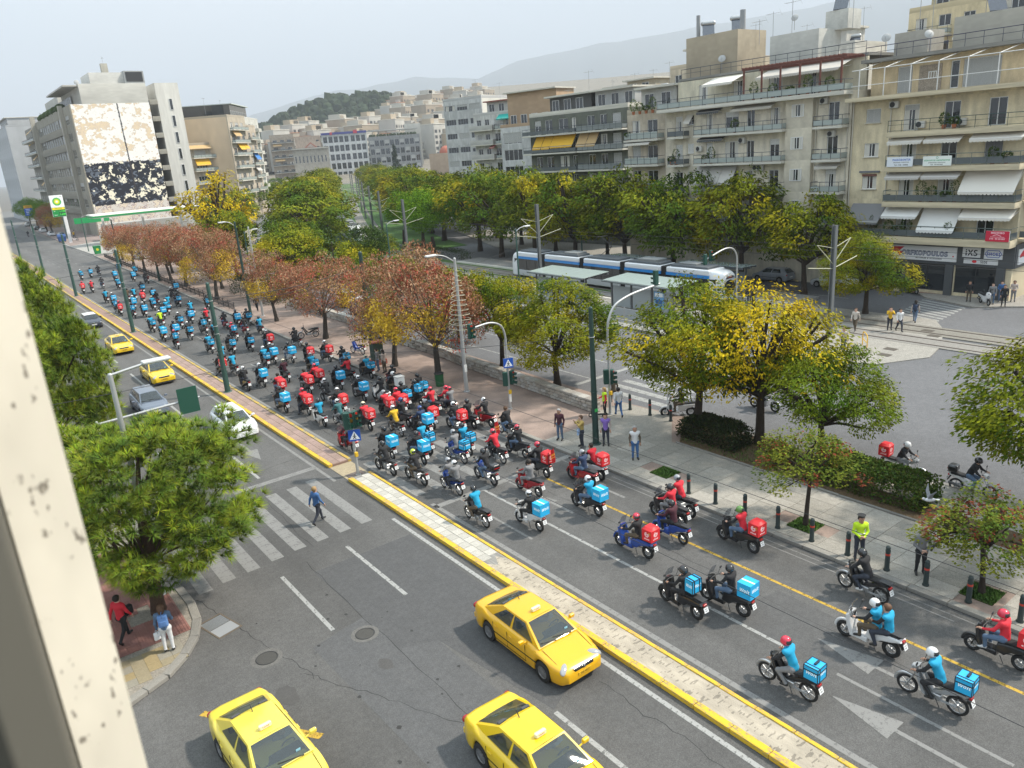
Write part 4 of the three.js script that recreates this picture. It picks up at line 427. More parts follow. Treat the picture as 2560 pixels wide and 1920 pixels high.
// ---- wooded hill, built-up slopes and the mountain behind ----
const polar = (px, D) => { const a = Math.atan((px - 1280) / 1990), x = Math.sin(a + 0.659) * D, z = -Math.cos(a + 0.659) * D; return [x, z]; };
const slope = (D, px) => Math.max(0, (D - 560) * (0.10 + 0.05 * Math.min(1, Math.max(0, (px - 640) / 460))));
{
  const P = [], I = [], nx = 60, ny = 24; for (let j = 0; j <= ny; j++) for (let i = 0; i <= nx; i++) { const px = 380 + i * 22, D = 520 + j * 32, [x, z] = polar(px, D); P.push(x, slope(D, px) - 0.3, z); } for (let j = 0; j < ny; j++) for (let i = 0; i < nx; i++) { const a = j * (nx + 1) + i; I.push(a, a + 1, a + nx + 1, a + 1, a + nx + 2, a + nx + 1); }
  const g = new THREE.BufferGeometry(); g.setAttribute('position', new THREE.Float32BufferAttribute(P, 3)); g.setAttribute('uv', new THREE.Float32BufferAttribute(P.filter((_, i) => i % 3 !== 1), 2)); g.setIndex(I); g.computeVertexNormals(); setting('terrain', g, rough(0.30, 0.27, 0.22, { s: 0.02 }));
}
{ // houses climbing the far slope, each its own
  const kinds = [];
  const wt = [[0.62, 0.60, 0.55], [0.56, 0.50, 0.42], [0.66, 0.65, 0.62], [0.50, 0.43, 0.35], [0.60, 0.50, 0.38]];
  for (let k = 0; k < 10; k++) {
    const w = 11 + (k * 37 % 8), d = 10 + (k * 23 % 5), h = 9 + (k * 5 % 4) * 3.2, m = wallM(...wt[k % 5], 0.05), B = new THREE.Group(); B.name = 'house';
    part('wall', box(w, h, d, 0, h / 2, 0), m, B); part('roof', box(w + 0.5, 0.5, d + 0.5, 0, h + 0.25, 0), k % 4 === 2 ? paint(0.4, 0.2, 0.12, 0.9) : slabW, B); part('stair_house', box(w * 0.3, 2.6, d * 0.4, (k % 3 - 1) * w * 0.2, h + 1.8, 0), m, B); if (k % 2) part('roof_storey', box(w * 0.55, 3, d * 0.6, -w * 0.1, h + 2, -d * 0.1), wallM(...wt[(k + 2) % 5], 0.05), B);
    for (let f = 0; f < Math.floor(h / 3.2); f++) for (let i = 0; i < 4; i++) part('window', once('hw' + (i + k) % 3, () => box([1.6, 2.2, 1.3][(i + k) % 3], 1.7, 0.15, 0, 0, 0)), once('hwm', () => paint(0.07, 0.075, 0.08, 0.4)), B).position.set(-w / 2 + w * (i + 0.5) / 4, 1.9 + f * 3.2, d / 2 + 0.02);
    if (k % 3 !== 1) for (let f = 1; f < Math.floor(h / 3.2); f++) part('balcony', once('hb' + k, () => box(w * 0.55, 0.9, 1.3, w * 0.1, 0.3, 0)), once('hbm' + k % 2, () => wallM(0.6 + 0.06 * (k % 2), 0.58 + 0.06 * (k % 2), 0.54, 0.1)), B).position.set(0, f * 3.2, d / 2 + 0.66);
    kinds.push(B);
  }
  let n = 0; for (let D = 655; D < 1010 && n < 290; D += 37) for (let px = 560 + ((D * 7) % 9); px < 1215; px += 17 + rnd() * 4) {
    if (D < 640 && px < 700) continue; if (D > 760 && px < 690) continue; if (D > 830 && px < 960) continue; if (n >= 290) break;
    const q = px + rr(-4, 4), E = D + rr(-9, 9), [x, z] = polar(q, E), c = kinds[n % 10].clone(); n++;
    c.name = numbered('house'); c.position.set(x, slope(E, q) - 0.5 + rr(-1, 1.5), z); c.rotation.y = 0.5 + rr(-0.3, 0.3); c.scale.setScalar(rr(1.0, 1.4)); scene.add(c); mark(c, 'small pale flat-roofed house in the dense rows climbing the far slope', 'house', 'houses on the far slope');
  }
}
function ridge(name, pts, m, depth, jag) { // pts: [x, y, z] along the crest; slopes fall away on both sides
  const P = [], I = [], n = pts.length, R = 10; for (let i = 0; i < n; i++) for (let j = 0; j <= R; j++) { const [x, y, z] = pts[i], L = Math.hypot(x, z), t = j / R * 2 - 1, k = 1 + t * depth / L, f = Math.pow(1 - Math.abs(t), 0.8); P.push(x * k + 0, y * f + (f > 0 && f < 1 ? jag * (fbm(i * 0.7, j * 0.9 + 3, 3) - 0.5) : 0), z * k); }
  for (let i = 0; i < n - 1; i++) for (let j = 0; j < R; j++) { const a = i * (R + 1) + j; I.push(a, a + R + 1, a + 1, a + 1, a + R + 1, a + R + 2); }
  const g = new THREE.BufferGeometry(); g.setAttribute('position', new THREE.Float32BufferAttribute(P, 3)); g.setAttribute('uv', new THREE.Float32BufferAttribute(P.filter((_, i) => i % 3 !== 1), 2)); g.setIndex(I); g.computeVertexNormals(); return setting(name, g, m);
}
{ // heights follow the crest seen above the roofs
  const crest = [[520, 120], [640, 168], [720, 192], [850, 224], [930, 230], [1050, 251], [1200, 233], [1300, 277], [1500, 303], [1700, 321], [2000, 344], [2300, 362], [2600, 380], [2900, 370], [3300, 330]], out = [];
  for (let i = 0; i < crest.length - 1; i++) for (let k = 0; k < 8; k++) { const t = k / 8, px = crest[i][0] + (crest[i + 1][0] - crest[i][0]) * t, h = crest[i][1] + (crest[i + 1][1] - crest[i][1]) * t, [x, z] = polar(px, 9000); out.push([x, 15.2 + (h - 15.2) * 9000 / 2600 + 40 * (fbm(px * 0.02, 1, 3) - 0.5), z]); }
  ridge('mountain', out, rough(0.10, 0.11, 0.085, { s: 0.004 }), 2400, 150);
  const hc = [[560, 30], [620, 46], [685, 61], [760, 74], [850, 82], [905, 83.5], [960, 82], [1000, 78], [1045, 72], [1080, 60], [1130, 46]], ho = []; for (let i = 0; i < hc.length - 1; i++) for (let k = 0; k < 6; k++) { const t = k / 6, px = hc[i][0] + (hc[i + 1][0] - hc[i][0]) * t, [x, z] = polar(px, 1060); ho.push([x, 15.2 + (hc[i][1] + (hc[i + 1][1] - hc[i][1]) * t - 15.2) * 1060 / 900 - 7, z]); }
  ridge('hill', ho, rough(0.05, 0.065, 0.03, { s: 0.02 }), 120, 2); var hillCrest = ho;
}
// ================= trees =================
const bark = rough(0.085, 0.06, 0.042, { s: 1.2, bump: 0.03, bs: 2 }), barkP = rough(0.16, 0.095, 0.06, { s: 1.5, bump: 0.05, bs: 1.2 }), barkG = rough(0.10, 0.085, 0.07, { s: 1.2, bump: 0.03, bs: 2 });
const leafM = new THREE.MeshPhysicalMaterial({ vertexColors: true, roughness: 0.75, transmission: 0.16, thickness: 0, side: THREE.DoubleSide, specularIntensity: 0.12 });
const podM = new THREE.MeshStandardMaterial({ vertexColors: true, roughness: 0.95, side: THREE.DoubleSide });
class Leaves { // little diamond-shaped faces with their own colours
  constructor() { this.p = []; this.c = []; this.n = []; }
  leaf(x, y, z, L, W, col, dir, up) {
    const a = dir, s = V(a.y * up.z - a.z * up.y, a.z * up.x - a.x * up.z, a.x * up.y - a.y * up.x).normalize().multiplyScalar(W / 2), n = V().crossVectors(s, a).normalize();
    const q = [[0, 0, 0], [a.x * L * 0.5 + s.x, a.y * L * 0.5 + s.y, a.z * L * 0.5 + s.z], [a.x * L, a.y * L, a.z * L], [a.x * L * 0.5 - s.x, a.y * L * 0.5 - s.y, a.z * L * 0.5 - s.z]];
    for (const i of [0, 1, 2, 0, 2, 3]) { this.p.push(x + q[i][0], y + q[i][1], z + q[i][2]); this.n.push(n.x, n.y, n.z); this.c.push(col[0], col[1], col[2]); }
  }
  needle(x, y, z, d, L, w, col) { const s = V(d.z, rr(-0.3, 0.3), -d.x).normalize().multiplyScalar(w), n = V().crossVectors(s, d).normalize(); this.p.push(x - s.x, y - s.y, z - s.z, x + s.x, y + s.y, z + s.z, x + d.x * L, y + d.y * L, z + d.z * L); for (let k = 0; k < 3; k++) { this.n.push(n.x, n.y, n.z); this.c.push(...col); } }
  geo() { const g = new THREE.BufferGeometry(); g.setAttribute('position', new THREE.Float32BufferAttribute(this.p, 3)); g.setAttribute('normal', new THREE.Float32BufferAttribute(this.n, 3)); g.setAttribute('color', new THREE.Float32BufferAttribute(this.c, 3)); g.setAttribute('uv', new THREE.Float32BufferAttribute(new Float32Array(this.p.length / 3 * 2), 2)); return g; }
}
const rdir = () => { const z = rr(-1, 1), a = rr(0, 6.283), r = Math.sqrt(1 - z * z); return V(r * Math.cos(a), z, r * Math.sin(a)); };
const mixc = (a, b, t) => a.map((v, i) => v + (b[i] - v) * t);
// crown centres: uneven lobes, so the outline is broken and gaps stay open
function lobes(n, R, Hc, flat, low = -0.6) { const out = []; let guard = 0; const l = [...Array(7)].map(() => { const d = rdir(); return [d, rr(0.75, 1.15)]; }); while (out.length < n && guard++ < n * 30) { const d = rdir(); if (d.y < low) continue; let k = 0.82; for (const [q, s] of l) k = Math.max(k, s * Math.pow(Math.max(0, d.dot(q)), 3)); const r = k * Math.pow(rr(0.16, 1), 0.42); out.push(V(d.x * R * r, d.y * Hc * r * (d.y > 0 ? flat : 1), d.z * R * r)); } return out; }
// billowing crown: clumps spread over the outsides of a dozen overlapping masses, with clefts between them
function billows(n, nb, R, Hc, low = -0.6, spread = 0.6) { const bl = [[V(0, 0.05 * Hc, 0), R * 0.52]]; for (let i = 0; i < nb; i++) { let d = rdir(); while (d.y < low) d = rdir(); const k = rr(spread - 0.16, spread + 0.14); bl.push([V(d.x * R * k, d.y * Hc * k, d.z * R * k), R * rr(0.27, 0.44)]); } const out = []; let guard = 0; while (out.length < n && guard++ < n * 40) { const [c, r] = bl[Math.floor(rnd() * bl.length)], d = rdir(), p = c.clone().addScaledVector(d, r * rr(0.78, 1.06)); p.y *= 1; if (p.y < low * Hc * 1.05) continue; if (bl.some(([q, s]) => q !== c && p.distanceTo(q) < s * 0.8)) continue; if (d.y < -0.5 && rnd() < 0.55) continue; p.d = d; out.push(p); } return out; }
function limbs(R, H, base, tips, r0, n) { const g = []; for (let i = 0; i < n; i++) { const t = tips[Math.floor(i * tips.length / n)], m = V(t.x * 0.35 + rr(-0.2, 0.2), base * 0.6 + (t.y + H) * 0.4, t.z * 0.35 + rr(-0.2, 0.2)); g.push(tube([[0, base * 0.85, 0], [m.x, m.y, m.z], [t.x * 0.9, t.y * 0.9 + H, t.z * 0.9]], r0 * rr(0.3, 0.5), 6, 5)); } return join(g); }
function treeKind(kind, sd, fine = 0) {
  seed = 1000 + sd * 77; const t = new THREE.Group(), L = new Leaves(); t.name = kind + '_tree';
  const trunk = (r, h, m, lean = 0.15) => { const a = rr(0, 6.28), pts = [[0, -0.1, 0], [Math.cos(a) * lean * 0.4, h * 0.5, Math.sin(a) * lean * 0.4], [Math.cos(a) * lean, h, Math.sin(a) * lean]]; const g = tube(pts, r, 8, 9), p = g.attributes.position; for (let i = 0; i < p.count; i++) { const f = 1.25 - 0.45 * Math.min(1, Math.max(0, p.getY(i) / h)) + (p.getY(i) < 0.25 ? 0.25 : 0), cx = Math.cos(a) * lean * p.getY(i) / h, cz = Math.sin(a) * lean * p.getY(i) / h; p.setX(i, cx + (p.getX(i) - cx) * f); p.setZ(i, cz + (p.getZ(i) - cz) * f); } part('trunk', g, m, t); };
  if (kind === 'pagoda' || kind === 'yellowing' || kind === 'green') {
    const R = 3.25, H = 4.5, Hc = 3.0, sparse = kind === 'yellowing', n = Math.round((sparse ? 130 : 230) * (fine ? 1.3 : 1)), cs = billows(n, sparse ? 13 : 15, R * 1.08, Hc * 1.02, -0.75);
    trunk(0.17, 2.6, bark); part('branch', limbs(R, H, 2.6, cs, 0.17, sparse ? 40 : 22), bark, t);
    const pal = kind === 'green' ? [[0.055, 0.108, 0.007], [0.135, 0.18, 0.009], [0.25, 0.235, 0.010]] : sparse ? [[0.50, 0.35, 0.008], [0.38, 0.30, 0.009], [0.19, 0.21, 0.010]] : [[0.062, 0.112, 0.006], [0.205, 0.21, 0.007], [0.38, 0.295, 0.008]], ph = rr(0, 50);
    for (const c of cs) { const q = fbm(c.x * 0.55 + ph, c.z * 0.55 + c.y * 0.4, 3) * 1.5 - 0.35 + rr(-0.22, 0.22), col = q < 0.5 ? mixc(pal[0], pal[1], Math.max(0, q * 2)) : mixc(pal[1], pal[2], Math.min(1, q * 2 - 1)), m = Math.round((sparse ? 22 : 34) * (fine ? 2.1 : 1)), fs = fine ? 0.62 : 1, o = V(c.x, 0.2, c.z).normalize(); for (let k = 0; k < m; k++) { const d = rdir(), a = V(c.d.x * 0.5 + o.x * 0.3 + rr(-0.6, 0.6), -0.4 + rr(-0.5, 0.4), c.d.z * 0.5 + o.z * 0.3 + rr(-0.6, 0.6)).normalize(), f = rr(0.75, 1.25), sp = k % 9 === 0 ? 1.5 : 1; L.leaf(c.x + d.x * 0.46 * sp, H + c.y + d.y * 0.32 * sp - 0.1 * Math.abs(d.x), c.z + d.z * 0.46 * sp, rr(0.2, 0.36) * fs, rr(0.09, 0.15) * fs, col.map((v) => v * f), a, V(c.d.x + rr(-0.6, 0.6), c.d.y + 0.4 + rr(-0.6, 0.6), c.d.z + rr(-0.6, 0.6))); } }
    part('crown', L.geo(), leafM, t);
  } else if (kind === 'podded') {
    const R = 3.3, H = 4.5, Hc = 3.0, cs = billows(330, 18, R * 1.08, Hc, -0.75, 0.6); trunk(0.17, 2.3, barkG, 0.3); part('branch', limbs(R, H, 2.3, cs, 0.09, 24), rough(0.20, 0.15, 0.115, { s: 1 }), t);
    const twig = []; const ph = rr(0, 50);
    for (const c of cs) { const q = rnd(), y = fbm(c.x * 0.5 + ph, c.z * 0.5 + 7, 2), yl = c.y < 0.4 && y > 0.56; const col = yl ? [0.50, 0.33, 0.02] : q < 0.4 ? [0.30, 0.125, 0.06] : q < 0.72 ? [0.34, 0.205, 0.115] : q < 0.9 ? [0.31, 0.06, 0.035] : [0.13, 0.13, 0.03]; for (let k = 0; k < 46; k++) { const d = rdir(), a = V(rr(-0.7, 0.7), yl ? rr(-0.8, 0.2) : rr(-0.9, 0.9), rr(-0.7, 0.7)).normalize(), f = rr(0.7, 1.3); L.leaf(c.x + d.x * 0.5, H + c.y + d.y * 0.42, c.z + d.z * 0.5, rr(0.12, 0.24), yl ? 0.08 : rr(0.045, 0.075), col.map((v) => v * f), a, rdir()); } }
    part('crown', L.geo(), podM, t);
  } else if (kind === 'orange') {
    const R = 3, H = 4.2, cs = billows(230, 12, R, 2.8, -0.85, 0.5); trunk(0.2, 1.9, bark); const dk = sd % 2; for (const c of cs) { const col = dk ? mixc([0.03, 0.065, 0.012], [0.075, 0.12, 0.02], rnd()) : mixc([0.07, 0.16, 0.008], [0.17, 0.30, 0.012], rnd()); for (let k = 0; k < 34; k++) { const d = rdir(), f = rr(0.7, 1.3), a = V(c.x * 0.2 + rr(-0.6, 0.6), rr(-0.2, 0.8), c.z * 0.2 + rr(-0.6, 0.6)).normalize(); L.leaf(c.x + d.x * 0.42, H + c.y + d.y * 0.42, c.z + d.z * 0.42, rr(0.14, 0.22), rr(0.08, 0.12), col.map((v) => v * f), a, V(c.d.x + rr(-0.5, 0.5), c.d.y + 0.3 + rr(-0.5, 0.5), c.d.z + rr(-0.5, 0.5))); } } part('crown', L.geo(), leafM, t);
  } else if (kind === 'dome') { // small clipped street tree
    const R = 1.9, H = 2.4, cs = billows(160, 12, R, 1.35, -0.35, 0.62); trunk(0.075, 2.3, bark, 0.18); part('branch', limbs(R, H, 2.2, cs, 0.08, 16), bark, t); for (const c of cs) { const q = rnd(), col = q < 0.12 ? [0.17, 0.04, 0.02] : mixc([0.055, 0.10, 0.012], [0.19, 0.20, 0.02], rnd()); for (let k = 0; k < 36; k++) { const d = rdir(), f = rr(0.7, 1.3), a = V(c.x * 0.4 + rr(-0.6, 0.6), rr(-0.5, 0.3), c.z * 0.4 + rr(-0.6, 0.6)).normalize(); L.leaf(c.x + d.x * 0.3, H + c.y + d.y * 0.24, c.z + d.z * 0.3, rr(0.09, 0.15), rr(0.06, 0.09), col.map((v) => v * f), a, V(rr(-0.4, 0.4), 1, rr(-0.4, 0.4))); } } part('crown', L.geo(), leafM, t);
  } else if (kind === 'pine') {
    const R = 3.3, H = 5.0, cs = billows(430, 24, R * 1.04, 3.6, -0.92, 0.66); trunk(0.17, 4.4, barkP, 0.3); part('branch', limbs(R, H, 2.4, cs, 0.09, 26), barkP, t);
    for (const c of cs) { const bc = mixc([0.06, 0.115, 0.006], [0.25, 0.31, 0.010], rnd()); for (let k = 0; k < 10; k++) { const e = rdir(), x = c.x + e.x * 0.36, y = H + c.y + e.y * 0.26, z = c.z + e.z * 0.36, ax = V(c.d.x * 0.9 + e.x * 0.5, 0.7 + c.d.y * 0.6 + e.y * 0.4, c.d.z * 0.9 + e.z * 0.5).normalize(), f = rr(0.75, 1.3), col = bc.map((v) => v * f); for (let q = 0; q < 26; q++) { const d = rdir().multiplyScalar(0.95).add(ax).normalize(); L.needle(x, y, z, d, rr(0.26, 0.4), 0.013, col.map((v) => v * rr(0.8, 1.2))); } } }
    part('crown', L.geo(), podM, t);
  } else if (kind === 'cypress') { const cs = []; for (let i = 0; i < 120; i++) { const y = Math.pow(rnd(), 0.8), r = 0.9 * (1 - y) * Math.sqrt(rnd()) + 0.05, a = rr(0, 6.28); cs.push(V(Math.cos(a) * r, y * 9 + 0.4, Math.sin(a) * r)); } trunk(0.12, 1.2, bark); for (const c of cs) for (let k = 0; k < 14; k++) { const d = rdir(); L.leaf(c.x + d.x * 0.25, c.y + d.y * 0.4, c.z + d.z * 0.25, 0.4, 0.12, [0.018, 0.035, 0.012].map((v) => v * rr(0.7, 1.4)), V(rr(-0.3, 0.3), 1, rr(-0.3, 0.3)).normalize(), rdir()); } part('crown', L.geo(), leafM, t); }
  return t;
}
const kinds = { fine: [21, 22, 23].map((s) => treeKind('pagoda', s, 1)), fineyellow: [24].map((s) => treeKind('yellowing', s, 1)), finegreen: [25].map((s) => treeKind('green', s, 1)), pagoda: [1, 2, 3, 4].map((s) => treeKind('pagoda', s)), yellowing: [5, 6].map((s) => treeKind('yellowing', s)), green: [7, 8].map((s) => treeKind('green', s)), podded: [9, 10, 11].map((s) => treeKind('podded', s)), orange: [13, 12].map((s) => treeKind('orange', s)), dome: [15, 16].map((s) => treeKind('dome', s)), pine: [17, 18].map((s) => treeKind('pine', s)), cypress: [19].map((s) => treeKind('cypress', s)) };
seed = 4242;
const size0 = { fine: [7.6, 3.2], fineyellow: [7.6, 3.2], finegreen: [7.6, 3.2], pagoda: [7.6, 3.2], yellowing: [7.6, 3.2], green: [7.6, 3.2], podded: [7.4, 3.2], orange: [7, 3.2], dome: [3.8, 2.0], pine: [8.9, 3.4], cypress: [9.6, 0.95] }, treeName = { fine: 'pagoda_tree', fineyellow: 'pagoda_tree', finegreen: 'pagoda_tree', pagoda: 'pagoda_tree', yellowing: 'pagoda_tree', green: 'pagoda_tree', podded: 'street_tree', orange: 'orange_tree', dome: 'street_tree', pine: 'pine_tree', cypress: 'cypress_tree' };
let treeN = 0; const ordT = (n) => ['first', 'second', 'third', 'fourth', 'fifth', 'sixth', 'seventh', 'eighth', 'ninth', 'tenth', 'eleventh'][n - 1];
function tree(kind, v, x, z, H, R, label, group, y = 0.12) { const [h0, r0] = size0[kind], k = kinds[kind], c = k[v % k.length].clone(); c.name = numbered(treeName[kind]); c.position.set(x, y, z); c.rotation.y = treeN++ * 2.4; c.scale.set(1.08 * R / r0, H / h0, 1.08 * R / r0); scene.add(c); mark(c, label, 'tree', group); return c; }
// foreground and plaza
tree('fine', 0, 29.75, -24.4, 7.9, 3.5, 'full green and yellow pagoda tree rising over the clipped hedge by the bollards');
tree('fineyellow', 0, 30.8, -21.3, 8.4, 3.5, 'bright yellow half-bare tree beside the green pagoda tree over the hedge');
tree('finegreen', 0, 31.2, -18.2, 5.6, 2.6, 'blown green tree right of the bright yellow tree');
tree('dome', 0, 24.87, -15.0, 4.0, 1.95, 'small clipped tree with red-tipped dome crown in the square grass pit'); tree('dome', 1, 24.75, -8.5, 3.4, 1.9, 'small clipped tree nearest the viewer on the pale pavement');
tree('fine', 1, 31.5, -8.3, 8.2, 3.5, 'windblown yellow-green tree at the right edge above the parked road');
tree('fine', 2, 30.5, -36.5, 6.8, 3.2, 'round pagoda tree behind the end of the stone wall'); tree('fine', 1, 30.5, -42.5, 7.4, 2.8, 'pagoda tree behind the stone wall beside the red-brown trees');
tree('fine', 2, 59.9, -31.7, 6.4, 3.1, 'lone pagoda tree on the crossing island before the motorcycle shop');
[[26.1, -44.1, 8.8, 3.5], [25.7, -49.7, 8.2, 3.1], [26.2, -63.2, 7.6, 3.3], [26.2, -75, 6.8, 2.7], [26.4, -95.3, 8.6, 3.5], [26.9, -110.7, 8.8, 3.5], [27.15, -119.4, 8, 3.3], [27.2, -136, 7.6, 3.2], [27.9, -147.7, 7.4, 3.2], [29.5, -128, 7, 3], [29.5, -103, 7.6, 3], [28.6, -160, 7, 3]].forEach(([x, z, h, r], i) => tree('podded', i, x, z, h, r, ['red-brown podded tree nearest the crossing on the avenue pavement', 'red-brown podded tree beside the green litter bin', 'red-brown tree over the parked moped', 'small red-brown tree beside the tall lamp post', 'red-brown tree at the near end of the railing', 'broad red-brown tree halfway along the railing', 'red-brown tree with forked trunk along the railing', 'red-brown tree near the far end of the railing', 'orange-tinged tree beside the filling station exit', 'red-brown tree in the second line behind the railing', 'red-brown tree in the second line nearest the lamp post', 'last red-brown tree before the filling station'][i], 'red-brown trees along the avenue'));
[[33.2, -52, 6.6, 3], [33.6, -64, 7.2, 3.2], [34, -76, 7.4, 3.4], [33, -88, 7.8, 3.6], [37, -98, 8.6, 4], [34.5, -112, 9.5, 4.2], [41.5, -106, 8, 3.6]].forEach(([x, z, h, r], i) => tree(i % 3 === 1 ? 'green' : 'pagoda', i, x, z, h, r, ['yellow-green tree just behind the stone wall', 'green tree behind the wall midway down the second street', 'yellow-green tree behind the small red-brown tree', 'yellow-green tree behind the tall lamp post', 'spreading yellow-green tree at the park edge', 'tall yellow-green tree at the tip of the park', 'yellow-green tree left of the tram reservation'][i], 'trees behind the stone wall'));
tree('yellowing', 1, 38, -128, 15.5, 6.0, 'large golden yellow tree before the tan apartment blocks'); tree('pagoda', 1, 44, -140, 9, 4.2, 'yellow-green tree right of the large golden tree');
tree('orange', 0, 45.5, -92.5, 7.2, 3.6, 'bright green round orange tree beside the tram tracks'); tree('orange', 1, 63.2, -104, 9.6, 4.8, 'dense dark green tree right of the catenary masts'); tree('orange', 1, 66, -112, 9.8, 4.6, 'second dense dark tree behind the tram reservation'); tree('orange', 1, 68, -122, 8.8, 4.2, 'dark tree before the boulevard bend'); tree('green', 1, 52, -101, 4.4, 2.4, 'low autumn bush-like tree by the tram tracks');
const far = (z) => bend(z);
[[-122, 46], [-136, 47], [-152, 46], [-170, 47], [-190, 46.5], [-212, 46], [-238, 46], [-268, 46], [-305, 46], [-350, 46], [-400, 46]].forEach(([z, x], i) => tree(i % 3 ? 'pagoda' : 'green', i, x + far(z) - 1.5, z, 11 + (i % 3), 6.4, `large yellow-green tree left of the tram lawn, ${ordT(i + 1)} counting away`, 'trees left of the tram lawn'));
[[-186, 21], [-205, 21], [-228, 21], [-255, 20], [-285, 20], [-325, 20], [-370, 20]].forEach(([z, x], i) => tree('green', i, x + far(z), z, 9.5, 5, `green tree on the left boulevard pavement, ${ordT(i + 1)} counting away`, 'trees along the left boulevard pavement'));
[[-118, 66], [-132, 67], [-148, 66], [-166, 67], [-186, 67], [-208, 67], [-234, 66], [-264, 67], [-300, 67], [-345, 67], [-395, 67]].forEach(([z, x], i) => tree(i % 4 === 1 ? 'green' : 'pagoda', i + 1, x + far(z) + 3, z, 11 + (i % 3) * 0.8, 6.6, `large yellow-green tree right of the tram lawn, ${ordT(i + 1)} counting away`, 'trees right of the tram lawn'));
[[-40, 64.2, 9.4, 4], [-47.5, 64.8, 11, 4.7], [-56, 64.4, 11.6, 4.9], [-64, 65, 11.8, 5], [-72.5, 64.6, 12, 5], [-81, 65, 12.2, 5.1], [-90, 66, 12.4, 5.3], [-99, 68.5, 12.6, 5.5]].forEach(([z, x, h, r], i) => tree(i % 4 === 2 ? 'green' : 'pagoda', i + 2, x, z, h, r, ['pagoda tree right of the tram shelters before the cream block', 'tall pagoda tree beside the grey hatchback', 'tall pagoda tree behind the second tram shelter', 'tall green tree behind the first tram shelter', 'tall pagoda tree over the moving tram', 'tall pagoda tree before the narrow beige block', 'tall pagoda tree before the olive block', 'tall pagoda tree at the start of the boulevard bend'][i], 'tall trees behind the tram stop'));
[[-74, 71.8, 9, 4], [-86, 73, 10, 4.4], [-98, 76, 10.5, 4.6], [-110, 80, 10.5, 4.8], [-123, 85, 10.5, 4.8], [-138, 91, 11, 5], [-156, 99, 11, 5], [-176, 108, 11, 5.2], [-200, 118, 11, 5.4], [-228, 132, 11, 5.4], [-262, 147, 11, 5.4]].forEach(([z, x, h, r], i) => tree(i % 3 === 1 ? 'green' : 'pagoda', i, x, z, h, r, `yellow-green street tree before the right-hand apartment row, ${ordT(i + 1)} counting away`, 'trees before the right-hand apartment row'));
tree('cypress', 0, 262, -470, 22, 3, 'dark cypress standing before the grey glass office'); tree('cypress', 0, 82, -140, 11, 1.6, 'slim dark cypress among the yellow-green trees');
// pines on the left pavement
tree('pine', 0, 3.5, -27.3, 7.7, 3.75, 'big bright pine over the rounded pavement corner'); tree('pine', 1, 2.0, -41, 10.6, 3.7, 'pine behind the corner pine beside the taxis'); tree('pine', 0, 1.9, -53, 12, 4.0, 'pine further along the left pavement'); tree('pine', 1, 1.5, -68, 12, 3.8, 'pine beside the dark small car'); tree('pine', 0, 1.2, -84, 12, 3.8, 'last pine at the left edge');
[[30, -262, 9, 4], [31, -285, 10, 4.5], [31.5, -310, 10, 4.5], [32, -338, 10, 4.5]].forEach(([x, z, h, r], i) => tree(i ? 'orange' : 'podded', 1, x, z, h, r, ['orange autumn tree beside the fuel price sign', 'dark street tree beyond the blue road sign', 'dark street tree before the balconied block', 'farthest dark street tree on the avenue'][i], 'far avenue trees'));
// bushes: clipped masses of small leaves
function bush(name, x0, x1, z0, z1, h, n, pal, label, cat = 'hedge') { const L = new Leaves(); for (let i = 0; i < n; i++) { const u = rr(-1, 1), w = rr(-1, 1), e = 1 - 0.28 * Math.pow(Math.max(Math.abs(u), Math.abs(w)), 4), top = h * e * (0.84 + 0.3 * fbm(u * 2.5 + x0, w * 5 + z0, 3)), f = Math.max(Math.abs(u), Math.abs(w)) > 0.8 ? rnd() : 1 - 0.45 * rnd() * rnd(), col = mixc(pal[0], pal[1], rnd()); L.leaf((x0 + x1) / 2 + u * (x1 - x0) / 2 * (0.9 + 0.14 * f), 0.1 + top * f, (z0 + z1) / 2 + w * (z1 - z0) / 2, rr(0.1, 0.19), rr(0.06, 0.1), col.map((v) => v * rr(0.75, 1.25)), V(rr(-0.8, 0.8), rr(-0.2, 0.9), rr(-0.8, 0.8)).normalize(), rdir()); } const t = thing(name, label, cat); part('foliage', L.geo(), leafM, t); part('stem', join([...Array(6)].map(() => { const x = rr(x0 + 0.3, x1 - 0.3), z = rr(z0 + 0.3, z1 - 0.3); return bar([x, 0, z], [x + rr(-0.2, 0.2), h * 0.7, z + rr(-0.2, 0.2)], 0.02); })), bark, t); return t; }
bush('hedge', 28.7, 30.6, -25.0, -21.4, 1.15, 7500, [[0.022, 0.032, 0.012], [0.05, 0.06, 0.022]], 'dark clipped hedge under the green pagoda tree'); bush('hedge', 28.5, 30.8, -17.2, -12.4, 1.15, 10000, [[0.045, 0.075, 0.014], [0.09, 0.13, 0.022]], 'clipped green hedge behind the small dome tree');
bush('shrub', 28.6, 31, -98, -84, 2.6, 7000, [[0.012, 0.028, 0.010], [0.03, 0.06, 0.015]], 'dark shrubbery behind the railing under the lamp post', 'shrub'); bush('hedge', 60.6, 62.6, -112, -92, 1.4, 6000, [[0.03, 0.05, 0.02], [0.06, 0.08, 0.03]], 'low hedge along the tram tracks'); bush('shrub', 0.2, 1.5, -25.6, -23.9, 1.3, 3200, [[0.06, 0.10, 0.012], [0.22, 0.23, 0.03]], 'yellow-green shrub beside the balcony edge', 'shrub'); bush('hedge', 44.6, 46, -90, -78, 1.5, 4000, [[0.03, 0.05, 0.02], [0.06, 0.08, 0.03]], 'hedge at the end of the near platform');
